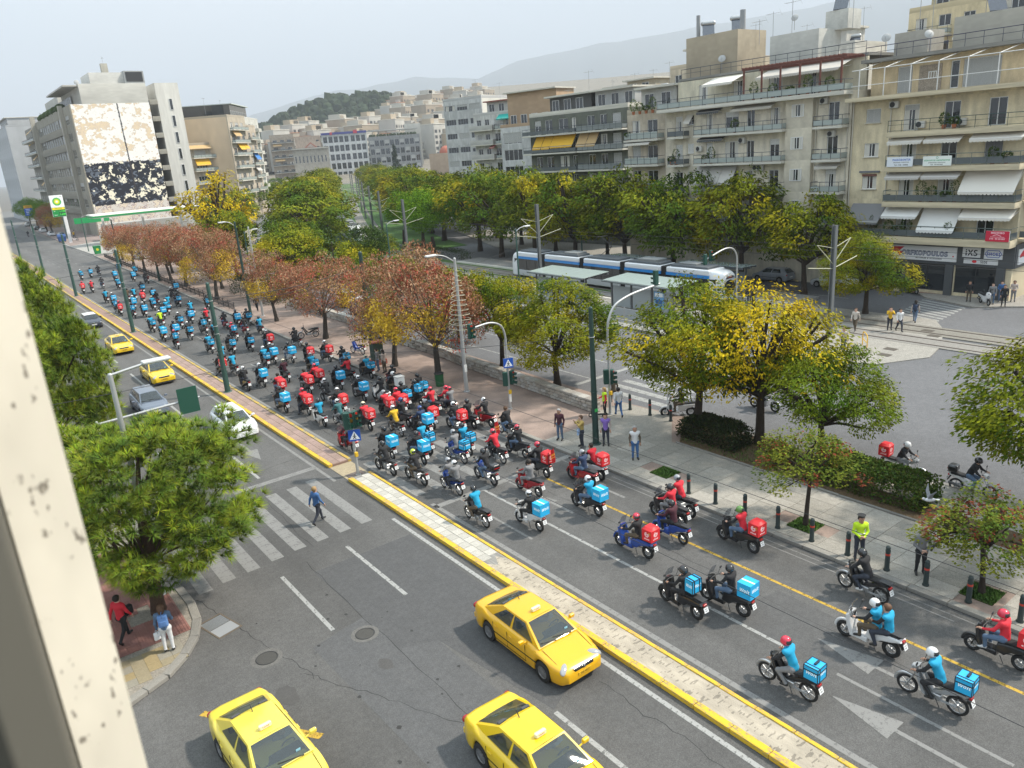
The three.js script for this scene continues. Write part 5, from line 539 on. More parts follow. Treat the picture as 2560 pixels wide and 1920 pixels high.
{ // woodland on the far hill: one mass
  const g = T(new THREE.IcosahedronGeometry(1, 1), 0, 0, 0), p = g.attributes.position; for (let i = 0; i < p.count; i++) { const k = 0.8 + 0.45 * hash2(Math.round(p.getX(i) * 50), Math.round(p.getY(i) * 50 + p.getZ(i) * 31)); p.setXYZ(i, p.getX(i) * k, p.getY(i) * k * 1.25, p.getZ(i) * k); } g.computeVertexNormals();
  const N = 1700, w = new THREE.InstancedMesh(g, new THREE.MeshStandardMaterial({ roughness: 1, color: C(1, 1, 1) }), N), m = new THREE.Matrix4(); for (let i = 0; i < N; i++) { const k = Math.floor(rnd() * hillCrest.length), [x, y, z] = hillCrest[k], t = rr(-0.85, 0.15), L = Math.hypot(x, z), f = 1 + t * 120 / L, s = rr(3.2, 6.5); m.compose(V(x * f + rr(-6, 6), Math.max(0, y * Math.pow(1 - Math.abs(t), 0.8)) + s * 0.5, z * f + rr(-6, 6)), new THREE.Quaternion().setFromEuler(new THREE.Euler(0, rr(0, 6), 0)), V(s, s * rr(0.9, 1.5), s)); w.setMatrixAt(i, m); const q = rr(0.7, 1.3); w.setColorAt(i, C(0.022 * q, 0.036 * q, 0.014 * q)); }
  w.name = 'woodland'; w.castShadow = w.receiveShadow = true; w.userData = { kind: 'stuff', label: 'dark pine wood covering the far hill', category: 'wood' }; scene.add(w);
}
// ================= cars and trams =================
// surface patch between four corners (A B bottom, D C top), bulged outwards and pushed off by off; u0..v1 cut a piece out of it
function patch(A, B, Cc, D, o = {}) {
  const { nu = 6, nv = 4, bulge = 0, off = 0, u0 = 0, u1 = 1, v0 = 0, v1 = 1 } = o, a = V(...A), b = V(...B), c = V(...Cc), d = V(...D), n = V().crossVectors(b.clone().sub(a), d.clone().sub(a)).normalize(), P = [], U = [], I = [];
  for (let j = 0; j <= nv; j++) for (let i = 0; i <= nu; i++) { const u = u0 + (u1 - u0) * i / nu, v = v0 + (v1 - v0) * j / nv, p = a.clone().lerp(b, u).lerp(d.clone().lerp(c, u), v).addScaledVector(n, off + bulge * 4 * u * (1 - u) * (0.5 + 2 * v * (1 - v))); P.push(p.x, p.y, p.z); U.push(u, v); }
  for (let j = 0; j < nv; j++) for (let i = 0; i < nu; i++) { const q = j * (nu + 1) + i; I.push(q, q + 1, q + nu + 1, q + 1, q + nu + 2, q + nu + 1); }
  const g = new THREE.BufferGeometry(); g.setAttribute('position', new THREE.Float32BufferAttribute(P, 3)); g.setAttribute('uv', new THREE.Float32BufferAttribute(U, 2)); g.setIndex(I); g.computeVertexNormals(); return g;
}
const lerpT = (t, x) => { for (let i = 0; i < t.length - 1; i++) if (x <= t[i + 1][0]) { const k = (x - t[i][0]) / (t[i + 1][0] - t[i][0]), s = k * k * (3 - 2 * k) * 0.5 + k * 0.5; return t[i][1] + (t[i + 1][1] - t[i][1]) * s; } return t[t.length - 1][1]; };
const carGlass = new THREE.MeshPhysicalMaterial({ color: C(0.24, 0.29, 0.31), roughness: 0.03, transmission: 0.85, thickness: 0, clearcoat: 1, clearcoatRoughness: 0.02, side: THREE.DoubleSide }), chrome = paint(0.6, 0.6, 0.6, 0.2, 1), lampM = gloss(0.30, 0.31, 0.32, 0.12), tailM = gloss(0.35, 0.012, 0.012, 0.2), seamM = paint(0.02, 0.018, 0.01, 0.8), plateM = paint(0.62, 0.62, 0.6, 0.5);
function carShape(S) { // S: L length, W half width, top/sill tables, cabin; nose at z = -L/2
  const { L, W, fa, ra, wr } = S, N = 60, P = [], I = [], M = 13, xs = [];
  for (let i = 0; i <= N; i++) xs.push(i / N);
  for (const s of xs) {
    const z = -L / 2 + s * L, w = W * lerpT(S.plan, s), top = lerpT(S.top, s); let y0 = lerpT(S.sill, s);
    for (const ax of [fa, ra]) { const d = Math.abs(z - ax); if (d < wr * 1.14) y0 = Math.max(y0, wr + Math.sqrt(Math.max(0, wr * wr * 1.3 - d * d)) * 0.98); }
    y0 = Math.min(y0, top - 0.06); const h = top - y0, ring = [[w * 0.93, y0], [w * 0.985, y0 + 0.04 * Math.min(1, h * 4)], [w, y0 + h * 0.35], [w * 0.995, y0 + h * 0.62], [w * 0.965, y0 + h * 0.88], [w * 0.86, y0 + h * 0.985], [w * 0.5, top + 0.025]];
    const full = [...ring, ...ring.slice(0, 6).reverse().map(([x, y]) => [-x, y])]; for (const [x, y] of full) P.push(x, y, z);
  }
  for (let i = 0; i < N; i++) for (let j = 0; j < M - 1; j++) { const a = i * M + j; I.push(a, a + M, a + 1, a + 1, a + M, a + M + 1); }
  const cap = (i, f) => { const o = i * M; for (let j = 1; j < M - 1; j++) f ? I.push(o, o + j, o + j + 1) : I.push(o, o + j + 1, o + j); }; cap(0, true); cap(N, false);
  const g = new THREE.BufferGeometry(); g.setAttribute('position', new THREE.Float32BufferAttribute(P, 3)); g.setIndex(I); g.computeVertexNormals(); g.setAttribute('uv', new THREE.Float32BufferAttribute(new Float32Array(P.length / 3 * 2), 2)); return g;
}
const sedan = { L: 4.6, W: 0.9, fa: -1.38, ra: 1.34, wr: 0.33, h: 1.46, plan: [[0, 0.72], [0.035, 0.88], [0.1, 0.965], [0.3, 1], [0.75, 1], [0.92, 0.95], [0.975, 0.88], [1, 0.74]], top: [[0, 0.56], [0.02, 0.66], [0.06, 0.74], [0.26, 0.91], [0.32, 0.95], [0.78, 0.985], [0.86, 1.03], [0.965, 1.0], [1, 0.72]], sill: [[0, 0.3], [0.05, 0.2], [0.95, 0.22], [1, 0.36]], cab: { b0: -1.16, b1: 1.78, r0: -0.36, r1: 0.82, bw: 0.82, rw: 0.6, by: 0.93 }, pil: [0.09, 0.45, 0.49, 0.8] };
const hatch = { L: 4.25, W: 0.89, fa: -1.3, ra: 1.32, wr: 0.32, h: 1.47, plan: [[0, 0.7], [0.035, 0.88], [0.1, 0.97], [0.3, 1], [0.8, 1], [0.95, 0.95], [1, 0.82]], top: [[0, 0.54], [0.02, 0.68], [0.07, 0.78], [0.24, 0.93], [0.3, 0.96], [0.8, 1.03], [0.97, 1.02], [1, 0.86]], sill: [[0, 0.28], [0.05, 0.2], [0.95, 0.24], [1, 0.34]], cab: { b0: -1.2, b1: 2.06, r0: -0.48, r1: 1.6, bw: 0.79, rw: 0.58, by: 0.94 }, pil: [0.06, 0.42, 0.46, 0.8] };
const mini = { ...hatch, L: 3.7, W: 0.84, fa: -1.15, ra: 1.25, h: 1.4, cab: { b0: -0.85, b1: 1.78, r0: -0.42, r1: 1.55, bw: 0.74, rw: 0.6, by: 0.92 } };
function wheel(r) {
  const w = new THREE.Group(); w.name = 'wheel';
  part('tyre', once('ty' + r, () => T(new THREE.LatheGeometry([[r * 0.62, -0.1], [r * 0.93, -0.105], [r, -0.07], [r, 0.07], [r * 0.93, 0.105], [r * 0.62, 0.1]].map(([a, b]) => new THREE.Vector2(a, b)), 28), 0, 0, 0, 0, 0, Math.PI / 2)), mats.rubber, w);
  part('rim', once('rm' + r, () => { const g = [T(new THREE.CylinderGeometry(r * 0.64, r * 0.64, 0.12, 24), 0, 0, 0, 0, 0, Math.PI / 2)]; for (const s of [-1, 1]) { for (let k = 0; k < 9; k++) g.push(T(new THREE.BoxGeometry(0.02, r * 0.52, 0.05), s * 0.075, Math.cos(k * 0.698) * r * 0.32, Math.sin(k * 0.698) * r * 0.32, k * 0.698)); g.push(T(new THREE.TorusGeometry(r * 0.62, 0.018, 5, 24), s * 0.075, 0, 0, 0, Math.PI / 2)); g.push(T(new THREE.CylinderGeometry(r * 0.15, r * 0.15, 0.03, 10), s * 0.08, 0, 0, 0, 0, Math.PI / 2)); } return join(g); }), once('rimM', () => paint(0.34, 0.34, 0.35, 0.35, 0.7)), w); return w;
}
function car(name, label, cat, S, col, x, z, turn, o = {}) {
  const c = thing(name, label, cat, x, 0, z, turn, o.group), { cab: k, W, L } = S, m = once('carM' + col, () => gloss(...col, 0.3)), key = S.L + '';
  part('body', once('cb' + key, () => carShape(S)), m, c); part('underbody', once('cu' + key, () => box(W * 1.66, 0.34, L * 0.9, 0, 0.36, 0)), mats.black, c);
  const y1 = S.h - 0.06, f0 = [-k.bw * 0.93, k.by, k.b0], f1 = [k.bw * 0.93, k.by, k.b0], f2 = [k.rw * 0.94, y1, k.r0], f3 = [-k.rw * 0.94, y1, k.r0], r0 = [k.bw * 0.9, k.by + 0.05, k.b1], r1 = [-k.bw * 0.9, k.by + 0.05, k.b1], r2 = [-k.rw * 0.94, y1, k.r1], r3 = [k.rw * 0.94, y1, k.r1];
  const sides = [[r0, f1, f2, r3], [f0, r1, r2, f3]], fr = [f1, f0, f3, f2], re = [r1, r0, r3, r2];
  const rim = (q, us, v0, v1, bulge) => { const g = [patch(...q, { bulge, v1: v0, nv: 1, nu: 8 }), patch(...q, { bulge, v0: v1, nv: 1, nu: 8 })]; let e = 0; for (let i = 0; i <= us.length; i += 2) { const to = us[i] ?? 1; g.push(patch(...q, { bulge, u0: e, u1: to, v0, v1, nu: 2 })); e = us[i + 1]; } return g; }, pil = [S.pil.map((v) => 1 - v).reverse(), S.pil];
  part('cabin', once('cc' + key, () => join([...rim(fr, [0.05, 0.95], 0.03, 0.95, 0.05), ...rim(re, [0.07, 0.93], 0.08, 0.93, 0.05), ...sides.flatMap((q, i) => rim(q, pil[i], 0.07, 0.9, 0.02)), patch(f2, f3, r2, r3, { bulge: 0.05, nu: 10, nv: 6 })])), once('carMd' + col, () => gloss(...col, 0.3, { side: THREE.DoubleSide })), c);
  part('windscreen', once('cw' + key, () => patch(...fr, { bulge: 0.05, off: 0.008, u0: 0.05, u1: 0.95, v0: 0.03, v1: 0.95 })), carGlass, c); part('rear_window', once('cr' + key, () => patch(...re, { bulge: 0.05, off: 0.008, u0: 0.07, u1: 0.93, v0: 0.08, v1: 0.93 })), carGlass, c);
  sides.forEach((q, i) => { const p = i ? S.pil : S.pil.map((v) => 1 - v).reverse(); part('side_window', once('cs' + key + i, () => patch(...q, { bulge: 0.02, off: 0.008, u0: p[0], u1: p[1], v0: 0.07, v1: 0.9 })), carGlass, c); part('side_window', once('ct' + key + i, () => patch(...q, { bulge: 0.02, off: 0.008, u0: p[2], u1: p[3], v0: 0.07, v1: 0.9 })), carGlass, c); });
  const trimD = once('trimD', () => paint(0.028, 0.028, 0.03, 0.85)); part('interior', once('cint' + key, () => join([box(W * 1.5, 0.06, 2.9, 0, 0.955 - 0.14, 0.2), rbox(W * 1.45, 0.2, 0.4, 0.06, 0, k.by - 0.06, k.b0 + 0.42), rbox(W * 1.45, 0.1, 0.5, 0.04, 0, k.by, k.b1 - 0.35)])), trimD, c);
  for (const [sx, sz] of [[-0.38, -0.02], [0.38, -0.02], [-0.38, 0.85], [0.38, 0.85]]) part('seat', once('cst', () => join([rbox(0.5, 0.5, 0.16, 0.06, 0, 1.02, 0.1), rbox(0.26, 0.16, 0.1, 0.04, 0, 1.32, 0.12)])), once('seatG', () => paint(0.07, 0.07, 0.072, 0.9)), c).position.set(sx, 0, sz); part('steering_wheel', once('csw', () => T(new THREE.TorusGeometry(0.17, 0.018, 6, 18), -0.38, 0.98, -0.5, -0.5)), mats.black, c);
  const zf = -L / 2, zr = L / 2;
  for (const s of [-1, 1]) {
    part('headlight', once('ch' + key + s, () => T(new THREE.SphereGeometry(1, 14, 10), s * W * 0.66, 0.665, zf + 0.23, -0.5, s * 0.6, 0, [0.23, 0.075, 0.12])), lampM, c); part('tail_light', once('cl' + key + s, () => T(new THREE.SphereGeometry(1, 12, 8), s * W * 0.72, 0.83, zr - 0.12, 0, s * -0.5, 0, [0.16, 0.12, 0.1])), tailM, c);
    const mr = part('mirror', once('cm' + key + s, () => join([rbox(0.2, 0.13, 0.11, 0.04, s * (W + 0.12), k.by + 0.08, k.b0 + 0.55), bar([s * W * 0.86, k.by, k.b0 + 0.55], [s * (W + 0.06), k.by + 0.05, k.b0 + 0.55], 0.025)])), m, c);
    part('door_seam', once('cd' + key + s, () => join([-0.62, 0.28, 1.02].map((q, i) => box(0.012, 0.55, 0.012, s * (W * 0.994), 0.6, q + (i === 2 ? 0 : 0))).concat([box(0.014, 0.014, 1.7, s * (W * 0.996), 0.33, 0.2), box(0.018, 0.03, 2.3, s * (W * 1.0), 0.55, 0)]))), seamM, c);
    for (const q of [0.1, 0.86]) part('door_handle', once('cn' + key + s + q, () => rbox(0.03, 0.03, 0.18, 0.01, s * (W + 0.004), 0.79, q)), o.handle ?? m, c);
    for (const q of [S.fa, S.ra]) { const w = once('wh' + S.wr, () => wheel(S.wr)).clone(); w.position.set(s * (W - 0.115), S.wr, q); c.add(w); part('wheel_arch', once('wa' + key + s + q, () => T(new THREE.CylinderGeometry(S.wr * 1.12, S.wr * 1.12, 0.16, 20), s * (W - 0.21), S.wr + 0.02, q, 0, 0, Math.PI / 2)), mats.black, c); }
  }
  part('grille', once('cg' + key, () => rbox(0.74, 0.1, 0.06, 0.03, 0, 0.62, zf + 0.035)), mats.black, c); part('grille_trim', once('cgt' + key, () => join([rbox(0.78, 0.025, 0.05, 0.01, 0, 0.68, zf + 0.05), rbox(0.7, 0.02, 0.04, 0.01, 0, 0.56, zf + 0.025), T(new THREE.CylinderGeometry(0.045, 0.045, 0.03, 12), 0, 0.635, zf, Math.PI / 2)])), chrome, c);
  part('air_intake', once('ci' + key, () => rbox(1.1, 0.1, 0.05, 0.03, 0, 0.36, zf + 0.06)), mats.black, c); part('license_plate', once('cp' + key, () => rbox(0.5, 0.11, 0.02, 0.005, 0, 0.47, zf - 0.005)), o.plate ?? plateM, c); part('license_plate', once('cq' + key, () => rbox(0.5, 0.11, 0.02, 0.005, 0, 0.62, zr + 0.004)), o.plate ?? plateM, c); part('rear_bumper', once('cbu' + key, () => rbox(W * 1.7, 0.2, 0.12, 0.05, 0, 0.46, zr - 0.05)), m, c);
  part('wiper', once('cwi' + key, () => join([bar([-0.5, k.by + 0.03, k.b0 - 0.01], [0.15, k.by + 0.12, k.b0 + 0.07], 0.012), bar([0.1, k.by + 0.03, k.b0 - 0.01], [0.62, k.by + 0.1, k.b0 + 0.09], 0.012)])), mats.black, c); part('hood_seam', once('chs' + key, () => join([bar([-0.68, 0.745, zf + 0.4], [-0.7, k.by - 0.005, k.b0 - 0.05], 0.007), bar([0.68, 0.745, zf + 0.4], [0.7, k.by - 0.005, k.b0 - 0.05], 0.007)])), seamM, c);
  part('aerial', once('cae' + key, () => bar([0, S.h - 0.04, k.r1 - 0.12], [0, S.h + 0.12, k.r1 + 0.02], 0.012)), mats.black, c);
  if (o.taxi) { const tm = once('taxiT', () => print(128, 64, (q, w, h) => { q.fillStyle = '#e9e2b8'; q.fillRect(0, 0, w, h); txt(q, o.taxi === 2 ? 'TAXI' : 'TAXI', w / 2, h * 0.54, 40, '#b3372c'); })), yy = once('tsM', () => paint(0.75, 0.7, 0.42, 0.5)); part('roof_sign', once('trs', () => rbox(0.34, 0.12, 0.1, 0.03, 0, S.h + 0.045, -0.12)), yy, c); part('roof_sign_face', once('trf', () => T(new THREE.PlaneGeometry(0.28, 0.1), 0, S.h + 0.05, -0.174, 0, Math.PI, 0)), tm, c); part('roof_sign_face', once('trg', () => T(new THREE.PlaneGeometry(0.28, 0.1), 0, S.h + 0.05, -0.066)), tm, c); part('permit_sticker', once('tps', () => box(0.12, 0.1, 0.01, -0.42, k.by + 0.12, k.b0 + 0.13)), once('psm', () => paint(0.25, 0.5, 0.6, 0.6)), c); }
  return c;
}
const taxiY = [0.68, 0.37, 0.003], taxiY2 = [0.70, 0.47, 0.007], taxiY3 = [0.70, 0.55, 0.07], yp = { taxi: 1, plate: print(256, 56, (c, w, h) => { c.fillStyle = '#d8a818'; c.fillRect(0, 0, w, h); txt(c, 'TAE 4827', w / 2, h * 0.54, 42, '#2a2410'); }) };
const driven = [];
car('taxi', 'deep yellow taxi sedan beside the yellow-kerbed median', 'taxi', sedan, taxiY, 12.3, -16.5, Math.PI, yp); car('taxi', 'yellow taxi cut by the bottom edge in the middle lane', 'taxi', sedan, taxiY2, 9.05, -12.35, Math.PI, yp); car('taxi', 'pale yellow taxi leaving the side street near the corner', 'taxi', sedan, taxiY3, 3.95, -17.3, Math.PI + 0.05, yp);
car('taxi', 'yellow taxi behind the street lamp head in the queue', 'taxi', sedan, taxiY2, 11.75, -62.2, Math.PI, yp); car('taxi', 'second yellow taxi in the queue just before the small dark car', 'taxi', sedan, taxiY2, 11.7, -76, Math.PI, yp); car('taxi', 'far yellow taxi on the boulevard left of the tram', 'taxi', sedan, taxiY2, 82.6, -219, Math.PI - 0.43, { ...yp, group: 'boulevard cars' });
car('car', 'white hatchback waiting beside the pink-paved median', 'car', hatch, [0.74, 0.75, 0.76], 12.1, -45, Math.PI); car('car', 'grey estate car half hidden by the pine', 'car', hatch, [0.12, 0.145, 0.19], 9.3, -54, Math.PI); const mc = car('car', 'small dark car with a white roof at the end of the queue', 'car', mini, [0.02, 0.025, 0.04], 12.0, -91.8, Math.PI); part('roof_panel', patch([-0.57, 1.345, -0.4], [0.57, 1.345, -0.4], [0.57, 1.345, 1.5], [-0.57, 1.345, 1.5], { bulge: -0.035, off: -0.012 }), once('miniR', () => paint(0.7, 0.7, 0.7, 0.4, 0, { side: THREE.DoubleSide })), mc);
car('car', 'grey hatchback passing before the cream apartment block', 'car', hatch, [0.24, 0.26, 0.29], 68.9, -46.6, 0.0); car('parked_car', 'pale car half hidden behind the lone plaza tree', 'car', hatch, [0.5, 0.52, 0.54], 68.9, -39.8, 0); car('parked_car', 'dark red car behind the stone wall and red-brown trees', 'car', hatch, [0.10, 0.035, 0.03], 33.6, -70, Math.PI); car('parked_car', 'white van parked past the dark red car', 'car', hatch, [0.66, 0.67, 0.7], 35.2, -77, Math.PI);
[[72.3, -184.5, [0.62, 0.64, 0.66], 'white car approaching below the boulevard trees'], [67.6, -173, [0.5, 0.51, 0.5], 'pale car nearest on the left boulevard lane'], [94.6, -258, [0.66, 0.66, 0.66], 'white off-roader parked on the left of the boulevard'], [100, -268, [0.55, 0.57, 0.6], 'silver car behind the white off-roader'], [90, -262, [0.6, 0.6, 0.58], 'cream car parked at the boulevard kerb'], [104, -286, [0.25, 0.26, 0.28], 'grey car far up the boulevard'], [99, -262, [0.6, 0.42, 0.03], 'yellow cab far up the boulevard']].forEach(([x, z, c, l]) => car('car', l, 'car', hatch, c, x, z, Math.PI - 0.43, { group: 'boulevard cars' }));
[[30.3, -304, [0.03, 0.03, 0.035], 'black car parked first beyond the fuel price sign'], [30.0, -286, [0.66, 0.67, 0.68], 'white off-roader parked beyond the fuel price sign'], [29.4, -262, [0.7, 0.71, 0.72], 'white hatchback parked nearest the fuel price sign'], [30.4, -250, [0.2, 0.27, 0.33], 'blue-grey car parked behind the blue container'], [31.4, -340, [0.5, 0.5, 0.5], 'far parked car under the dark avenue trees']].forEach(([x, z, c, l]) => car('parked_car', l, 'car', hatch, c, x, z, 0.03, { group: 'cars parked along the far kerb' }));
car('parked_car', 'white van behind the red-brown trees by the filling station', 'car', hatch, [0.6, 0.62, 0.64], 31.5, -158, 0.2);
// ---- trams ----
function tram(label, x, z, turn, n) {
  const t = thing('tram', label, 'tram', x, 0.1, z, turn), wM = gloss(0.66, 0.68, 0.70, 0.35), bM = gloss(0.02, 0.22, 0.58, 0.35), dk = once('trg2', () => new THREE.MeshPhysicalMaterial({ color: C(0.018, 0.02, 0.024), roughness: 0.12, clearcoat: 0.5 })), sk = gloss(0.45, 0.47, 0.48, 0.4);
  const w = 1.2, sec = (z0, z1, nm, f) => { const L = z1 - z0; const c = grp(nm, t, 0, 0, 0); part('skirt', rbox(w * 2, 0.75, L, 0.1, 0, 0.62, (z0 + z1) / 2), sk, c); part('window_band', box(w * 2 - 0.02, 1.32, L - 0.02, 0, 1.62, (z0 + z1) / 2), dk, c); part('stripe', box(w * 2 + 0.012, 0.26, L, 0, 2.4, (z0 + z1) / 2), bM, c); part('cantrail', rbox(w * 2, 0.55, L, 0.14, 0, 2.78, (z0 + z1) / 2), wM, c); part('roof', rbox(w * 1.5, 0.3, L * 0.86, 0.08, 0, 3.12, (z0 + z1) / 2), once('trr', () => paint(0.09, 0.1, 0.11, 0.7)), c); for (let q = z0 + 1.1; q < z1 - 0.8; q += 1.6) part('window_bar', box(w * 2 + 0.006, 1.2, 0.06, 0, 1.62, q), mats.black, c); return c; };
  const cuts = [0, 7.0, 12.6, 18.8, 25.4, 31.6]; for (let i = 0; i < n; i++) { if (i > 0) part('gangway', join([...Array(7)].map((_, k) => rbox(w * 1.86 - (k % 2) * 0.1, 2.7, 0.1, 0.03, 0, 1.7, cuts[i] - 0.27 + k * 0.09))), mats.black, t); sec(cuts[i] + (i ? 0.35 : 1.5), cuts[i + 1] - (i < n - 1 ? 0.35 : 1.5), 'car_section'); }
  // rounded ends: white hood arching round an oval dark windscreen
  for (const [s, zz] of [[-1, 0], [1, cuts[n]]]) { const e = grp('cab_end', t, 0, 0, zz, s < 0 ? 0 : Math.PI), prof = [], P = [], I = [], NU = 12, NV = 12; for (let i = 0; i <= NU; i++) for (let j = 0; j <= NV; j++) { const a = i / NU, th = j / NV * Math.PI, k = Math.sqrt(Math.max(0, 1 - Math.pow(1 - a, 2.6))), ex = 0.35, cx = Math.cos(th), sy = Math.sin(th); const X = Math.sign(cx) * Math.pow(Math.abs(cx), ex) * w * (0.72 + 0.28 * k), Y = 0.28 + Math.pow(sy, 0.5) * (2.75 * (0.80 + 0.2 * k)); P.push(X, Y, a * 1.55); } for (let i = 0; i < NU; i++) for (let j = 0; j < NV; j++) { const q = i * (NV + 1) + j; I.push(q, q + 1, q + NV + 1, q + 1, q + NV + 2, q + NV + 1); } const g = new THREE.BufferGeometry(); g.setAttribute('position', new THREE.Float32BufferAttribute(P, 3)); g.setIndex(I); g.computeVertexNormals(); g.setAttribute('uv', new THREE.Float32BufferAttribute(new Float32Array(P.length / 3 * 2), 2)); part('hood', g, once('tram2s', () => gloss(0.66, 0.68, 0.70, 0.35, { side: THREE.DoubleSide })), e);
    part('nose_panel', box(1.5, 2.2, 0.1, 0, 1.4, 0.12), wM, e); part('windscreen', T(new THREE.SphereGeometry(1, 20, 14), 0, 1.75, 0.12, 0.14, 0, 0, [0.82, 1.0, 0.12]), dk, e); part('destination_display', box(1.0, 0.22, 0.04, 0, 2.42, 0.03), print(256, 64, (c, W2, H2) => { c.fillStyle = '#120a04'; c.fillRect(0, 0, W2, H2); txt(c, '7 AΓIOY', W2 / 2, H2 / 2, 44, '#ff6a1a'); }, { m: { emissive: C(1, 0.25, 0.03), emissiveIntensity: 0.0 } }), e); part('blue_badge', T(new THREE.CylinderGeometry(0.32, 0.32, 0.06, 20), 0, 0.75, 0.03, Math.PI / 2), bM, e); for (const q of [-1, 1]) part('headlight', T(new THREE.SphereGeometry(0.11, 10, 8), q * 0.74, 0.85, 0.2), lampM, e); part('side_glass', box(2.3, 1.1, 0.8, 0, 1.7, 1.15), dk, e); }
  part('roof_equipment', join([rbox(1.5, 0.35, 2.6, 0.06, 0, 3.35, 9.5), rbox(1.5, 0.3, 2.2, 0.06, 0, 3.32, 21), rbox(1.3, 0.3, 2.0, 0.06, 0, 3.3, 4.4)]), once('trq', () => paint(0.2, 0.21, 0.21, 0.7)), t); if (n > 4) { part('pantograph', join([bar([-0.5, 3.4, 16.4], [0, 4.4, 15.2], 0.03), bar([0.5, 3.4, 16.4], [0, 4.4, 15.2], 0.03), bar([0, 4.4, 15.2], [0, 5.3, 16.6], 0.03), bar([-0.8, 5.35, 16.6], [0.8, 5.35, 16.6], 0.03)]), mats.dark, t); }
  return t;
}
tram('white tram with blue stripe pulling into the sheltered stop', 57.3, -43.2, Math.PI, 5); tram('second tram nosing out behind the orange tree', 64.5, -134, Math.PI - 0.35, 5);
// ================= people: one continuous skin per body, meshed from tapered limbs =================
function bodyGeo(J, o = {}) {
  const cell = o.cell ?? 0.026, bones = []; const B = (a, b, ra, rb, lab) => bones.push([...J[a], ...J[b], ra, rb, lab]);
  const sc = o.bulk ?? 1;
  J.bL = J.bL ?? mid(J.shL, J.chest, 0.45); J.bR = J.bR ?? mid(J.shR, J.chest, 0.45);
  B('pelvis', 'waist', 0.135 * sc, 0.125 * sc, 1); B('waist', 'chest', 0.125 * sc, 0.15 * sc, 1); B('hipL', 'hipR', 0.115 * sc, 0.115 * sc, 3); B('bL', 'bR', 0.125 * sc, 0.125 * sc, 1); B('chest', 'neck', 0.11, 0.065, 1); B('shL', 'shR', 0.075, 0.075, 1);
  B('neck', 'head0', 0.055, 0.06, 0); B('head0', 'head1', 0.082, 0.098, 0); B('head1', 'nose', 0.03, 0.016, 0); if (J.earL) { B('earL', 'earL2', 0.018, 0.014, 0); B('earR', 'earR2', 0.018, 0.014, 0); }
  for (const s of ['L', 'R']) { B('sh' + s, 'el' + s, 0.066 * sc, 0.052 * sc, 2); B('el' + s, 'wr' + s, 0.052 * sc, 0.036, 2); B('wr' + s, 'hd' + s, 0.032, 0.04, 0); B('hip' + s, 'kn' + s, 0.098, 0.068, 3); B('kn' + s, 'an' + s, 0.066, 0.046, 3); B('an' + s, 'to' + s, 0.05, 0.042, 4); }
  let lo = [9, 9, 9], hi = [-9, -9, -9]; for (const b of bones) for (const q of [0, 3]) for (let c = 0; c < 3; c++) { lo[c] = Math.min(lo[c], b[q + c] - 0.22); hi[c] = Math.max(hi[c], b[q + c] + 0.22); }
  const n = lo.map((v, c) => Math.ceil((hi[c] - v) / cell) + 1), F = new Float32Array(n[0] * n[1] * n[2]).fill(1);
  const dist = (b, x, y, z) => { const ax = b[3] - b[0], ay = b[4] - b[1], az = b[5] - b[2], px = x - b[0], py = y - b[1], pz = z - b[2], l = ax * ax + ay * ay + az * az, t = l ? Math.max(0, Math.min(1, (px * ax + py * ay + pz * az) / l)) : 0; return Math.hypot(px - ax * t, py - ay * t, pz - az * t) - (b[6] + (b[7] - b[6]) * t); };
  const k = 0.035, idx = (i, j, l) => (l * n[1] + j) * n[0] + i;
  for (const b of bones) { const R = Math.max(b[6], b[7]) + 0.1, a = [0, 1, 2].map((c) => Math.max(0, Math.floor((Math.min(b[c], b[c + 3]) - R - lo[c]) / cell))), e = [0, 1, 2].map((c) => Math.min(n[c] - 1, Math.ceil((Math.max(b[c], b[c + 3]) + R - lo[c]) / cell))); for (let l = a[2]; l <= e[2]; l++) for (let j = a[1]; j <= e[1]; j++) for (let i = a[0]; i <= e[0]; i++) { const d = dist(b, lo[0] + i * cell, lo[1] + j * cell, lo[2] + l * cell), q = idx(i, j, l), f = F[q], h = Math.max(0, k - Math.abs(f - d)) / k; F[q] = Math.min(f, d) - h * h * k * 0.25; } }
  const vid = new Map(), P = [], faces = [[], [], [], [], []]; const E8 = [[0, 0, 0], [1, 0, 0], [0, 1, 0], [1, 1, 0], [0, 0, 1], [1, 0, 1], [0, 1, 1], [1, 1, 1]], ED = [[0, 1], [2, 3], [4, 5], [6, 7], [0, 2], [1, 3], [4, 6], [5, 7], [0, 4], [1, 5], [2, 6], [3, 7]];
  const vert = (i, j, l) => { const q = idx(i, j, l); if (vid.has(q)) return vid.get(q); const v = E8.map(([a, b, c]) => F[idx(i + a, j + b, l + c)]); let x = 0, y = 0, z = 0, m = 0; for (const [a, b] of ED) if (v[a] < 0 !== v[b] < 0) { const t = v[a] / (v[a] - v[b]); x += E8[a][0] + (E8[b][0] - E8[a][0]) * t; y += E8[a][1] + (E8[b][1] - E8[a][1]) * t; z += E8[a][2] + (E8[b][2] - E8[a][2]) * t; m++; } P.push(lo[0] + (i + x / m) * cell, lo[1] + (j + y / m) * cell, lo[2] + (l + z / m) * cell); vid.set(q, P.length / 3 - 1); return P.length / 3 - 1; };
  const label = (x, y, z) => { let bd = 9, bl = 0; for (const b of bones) { const d = dist(b, x, y, z); if (d < bd) { bd = d; bl = b[8]; } } return bl; };
  const quad = (a, b, c, d, flip) => { const x = (P[a * 3] + P[c * 3]) / 2, y = (P[a * 3 + 1] + P[c * 3 + 1]) / 2, z = (P[a * 3 + 2] + P[c * 3 + 2]) / 2, L = faces[label(x, y, z)]; flip ? L.push(a, c, b, a, d, c) : L.push(a, b, c, a, c, d); };
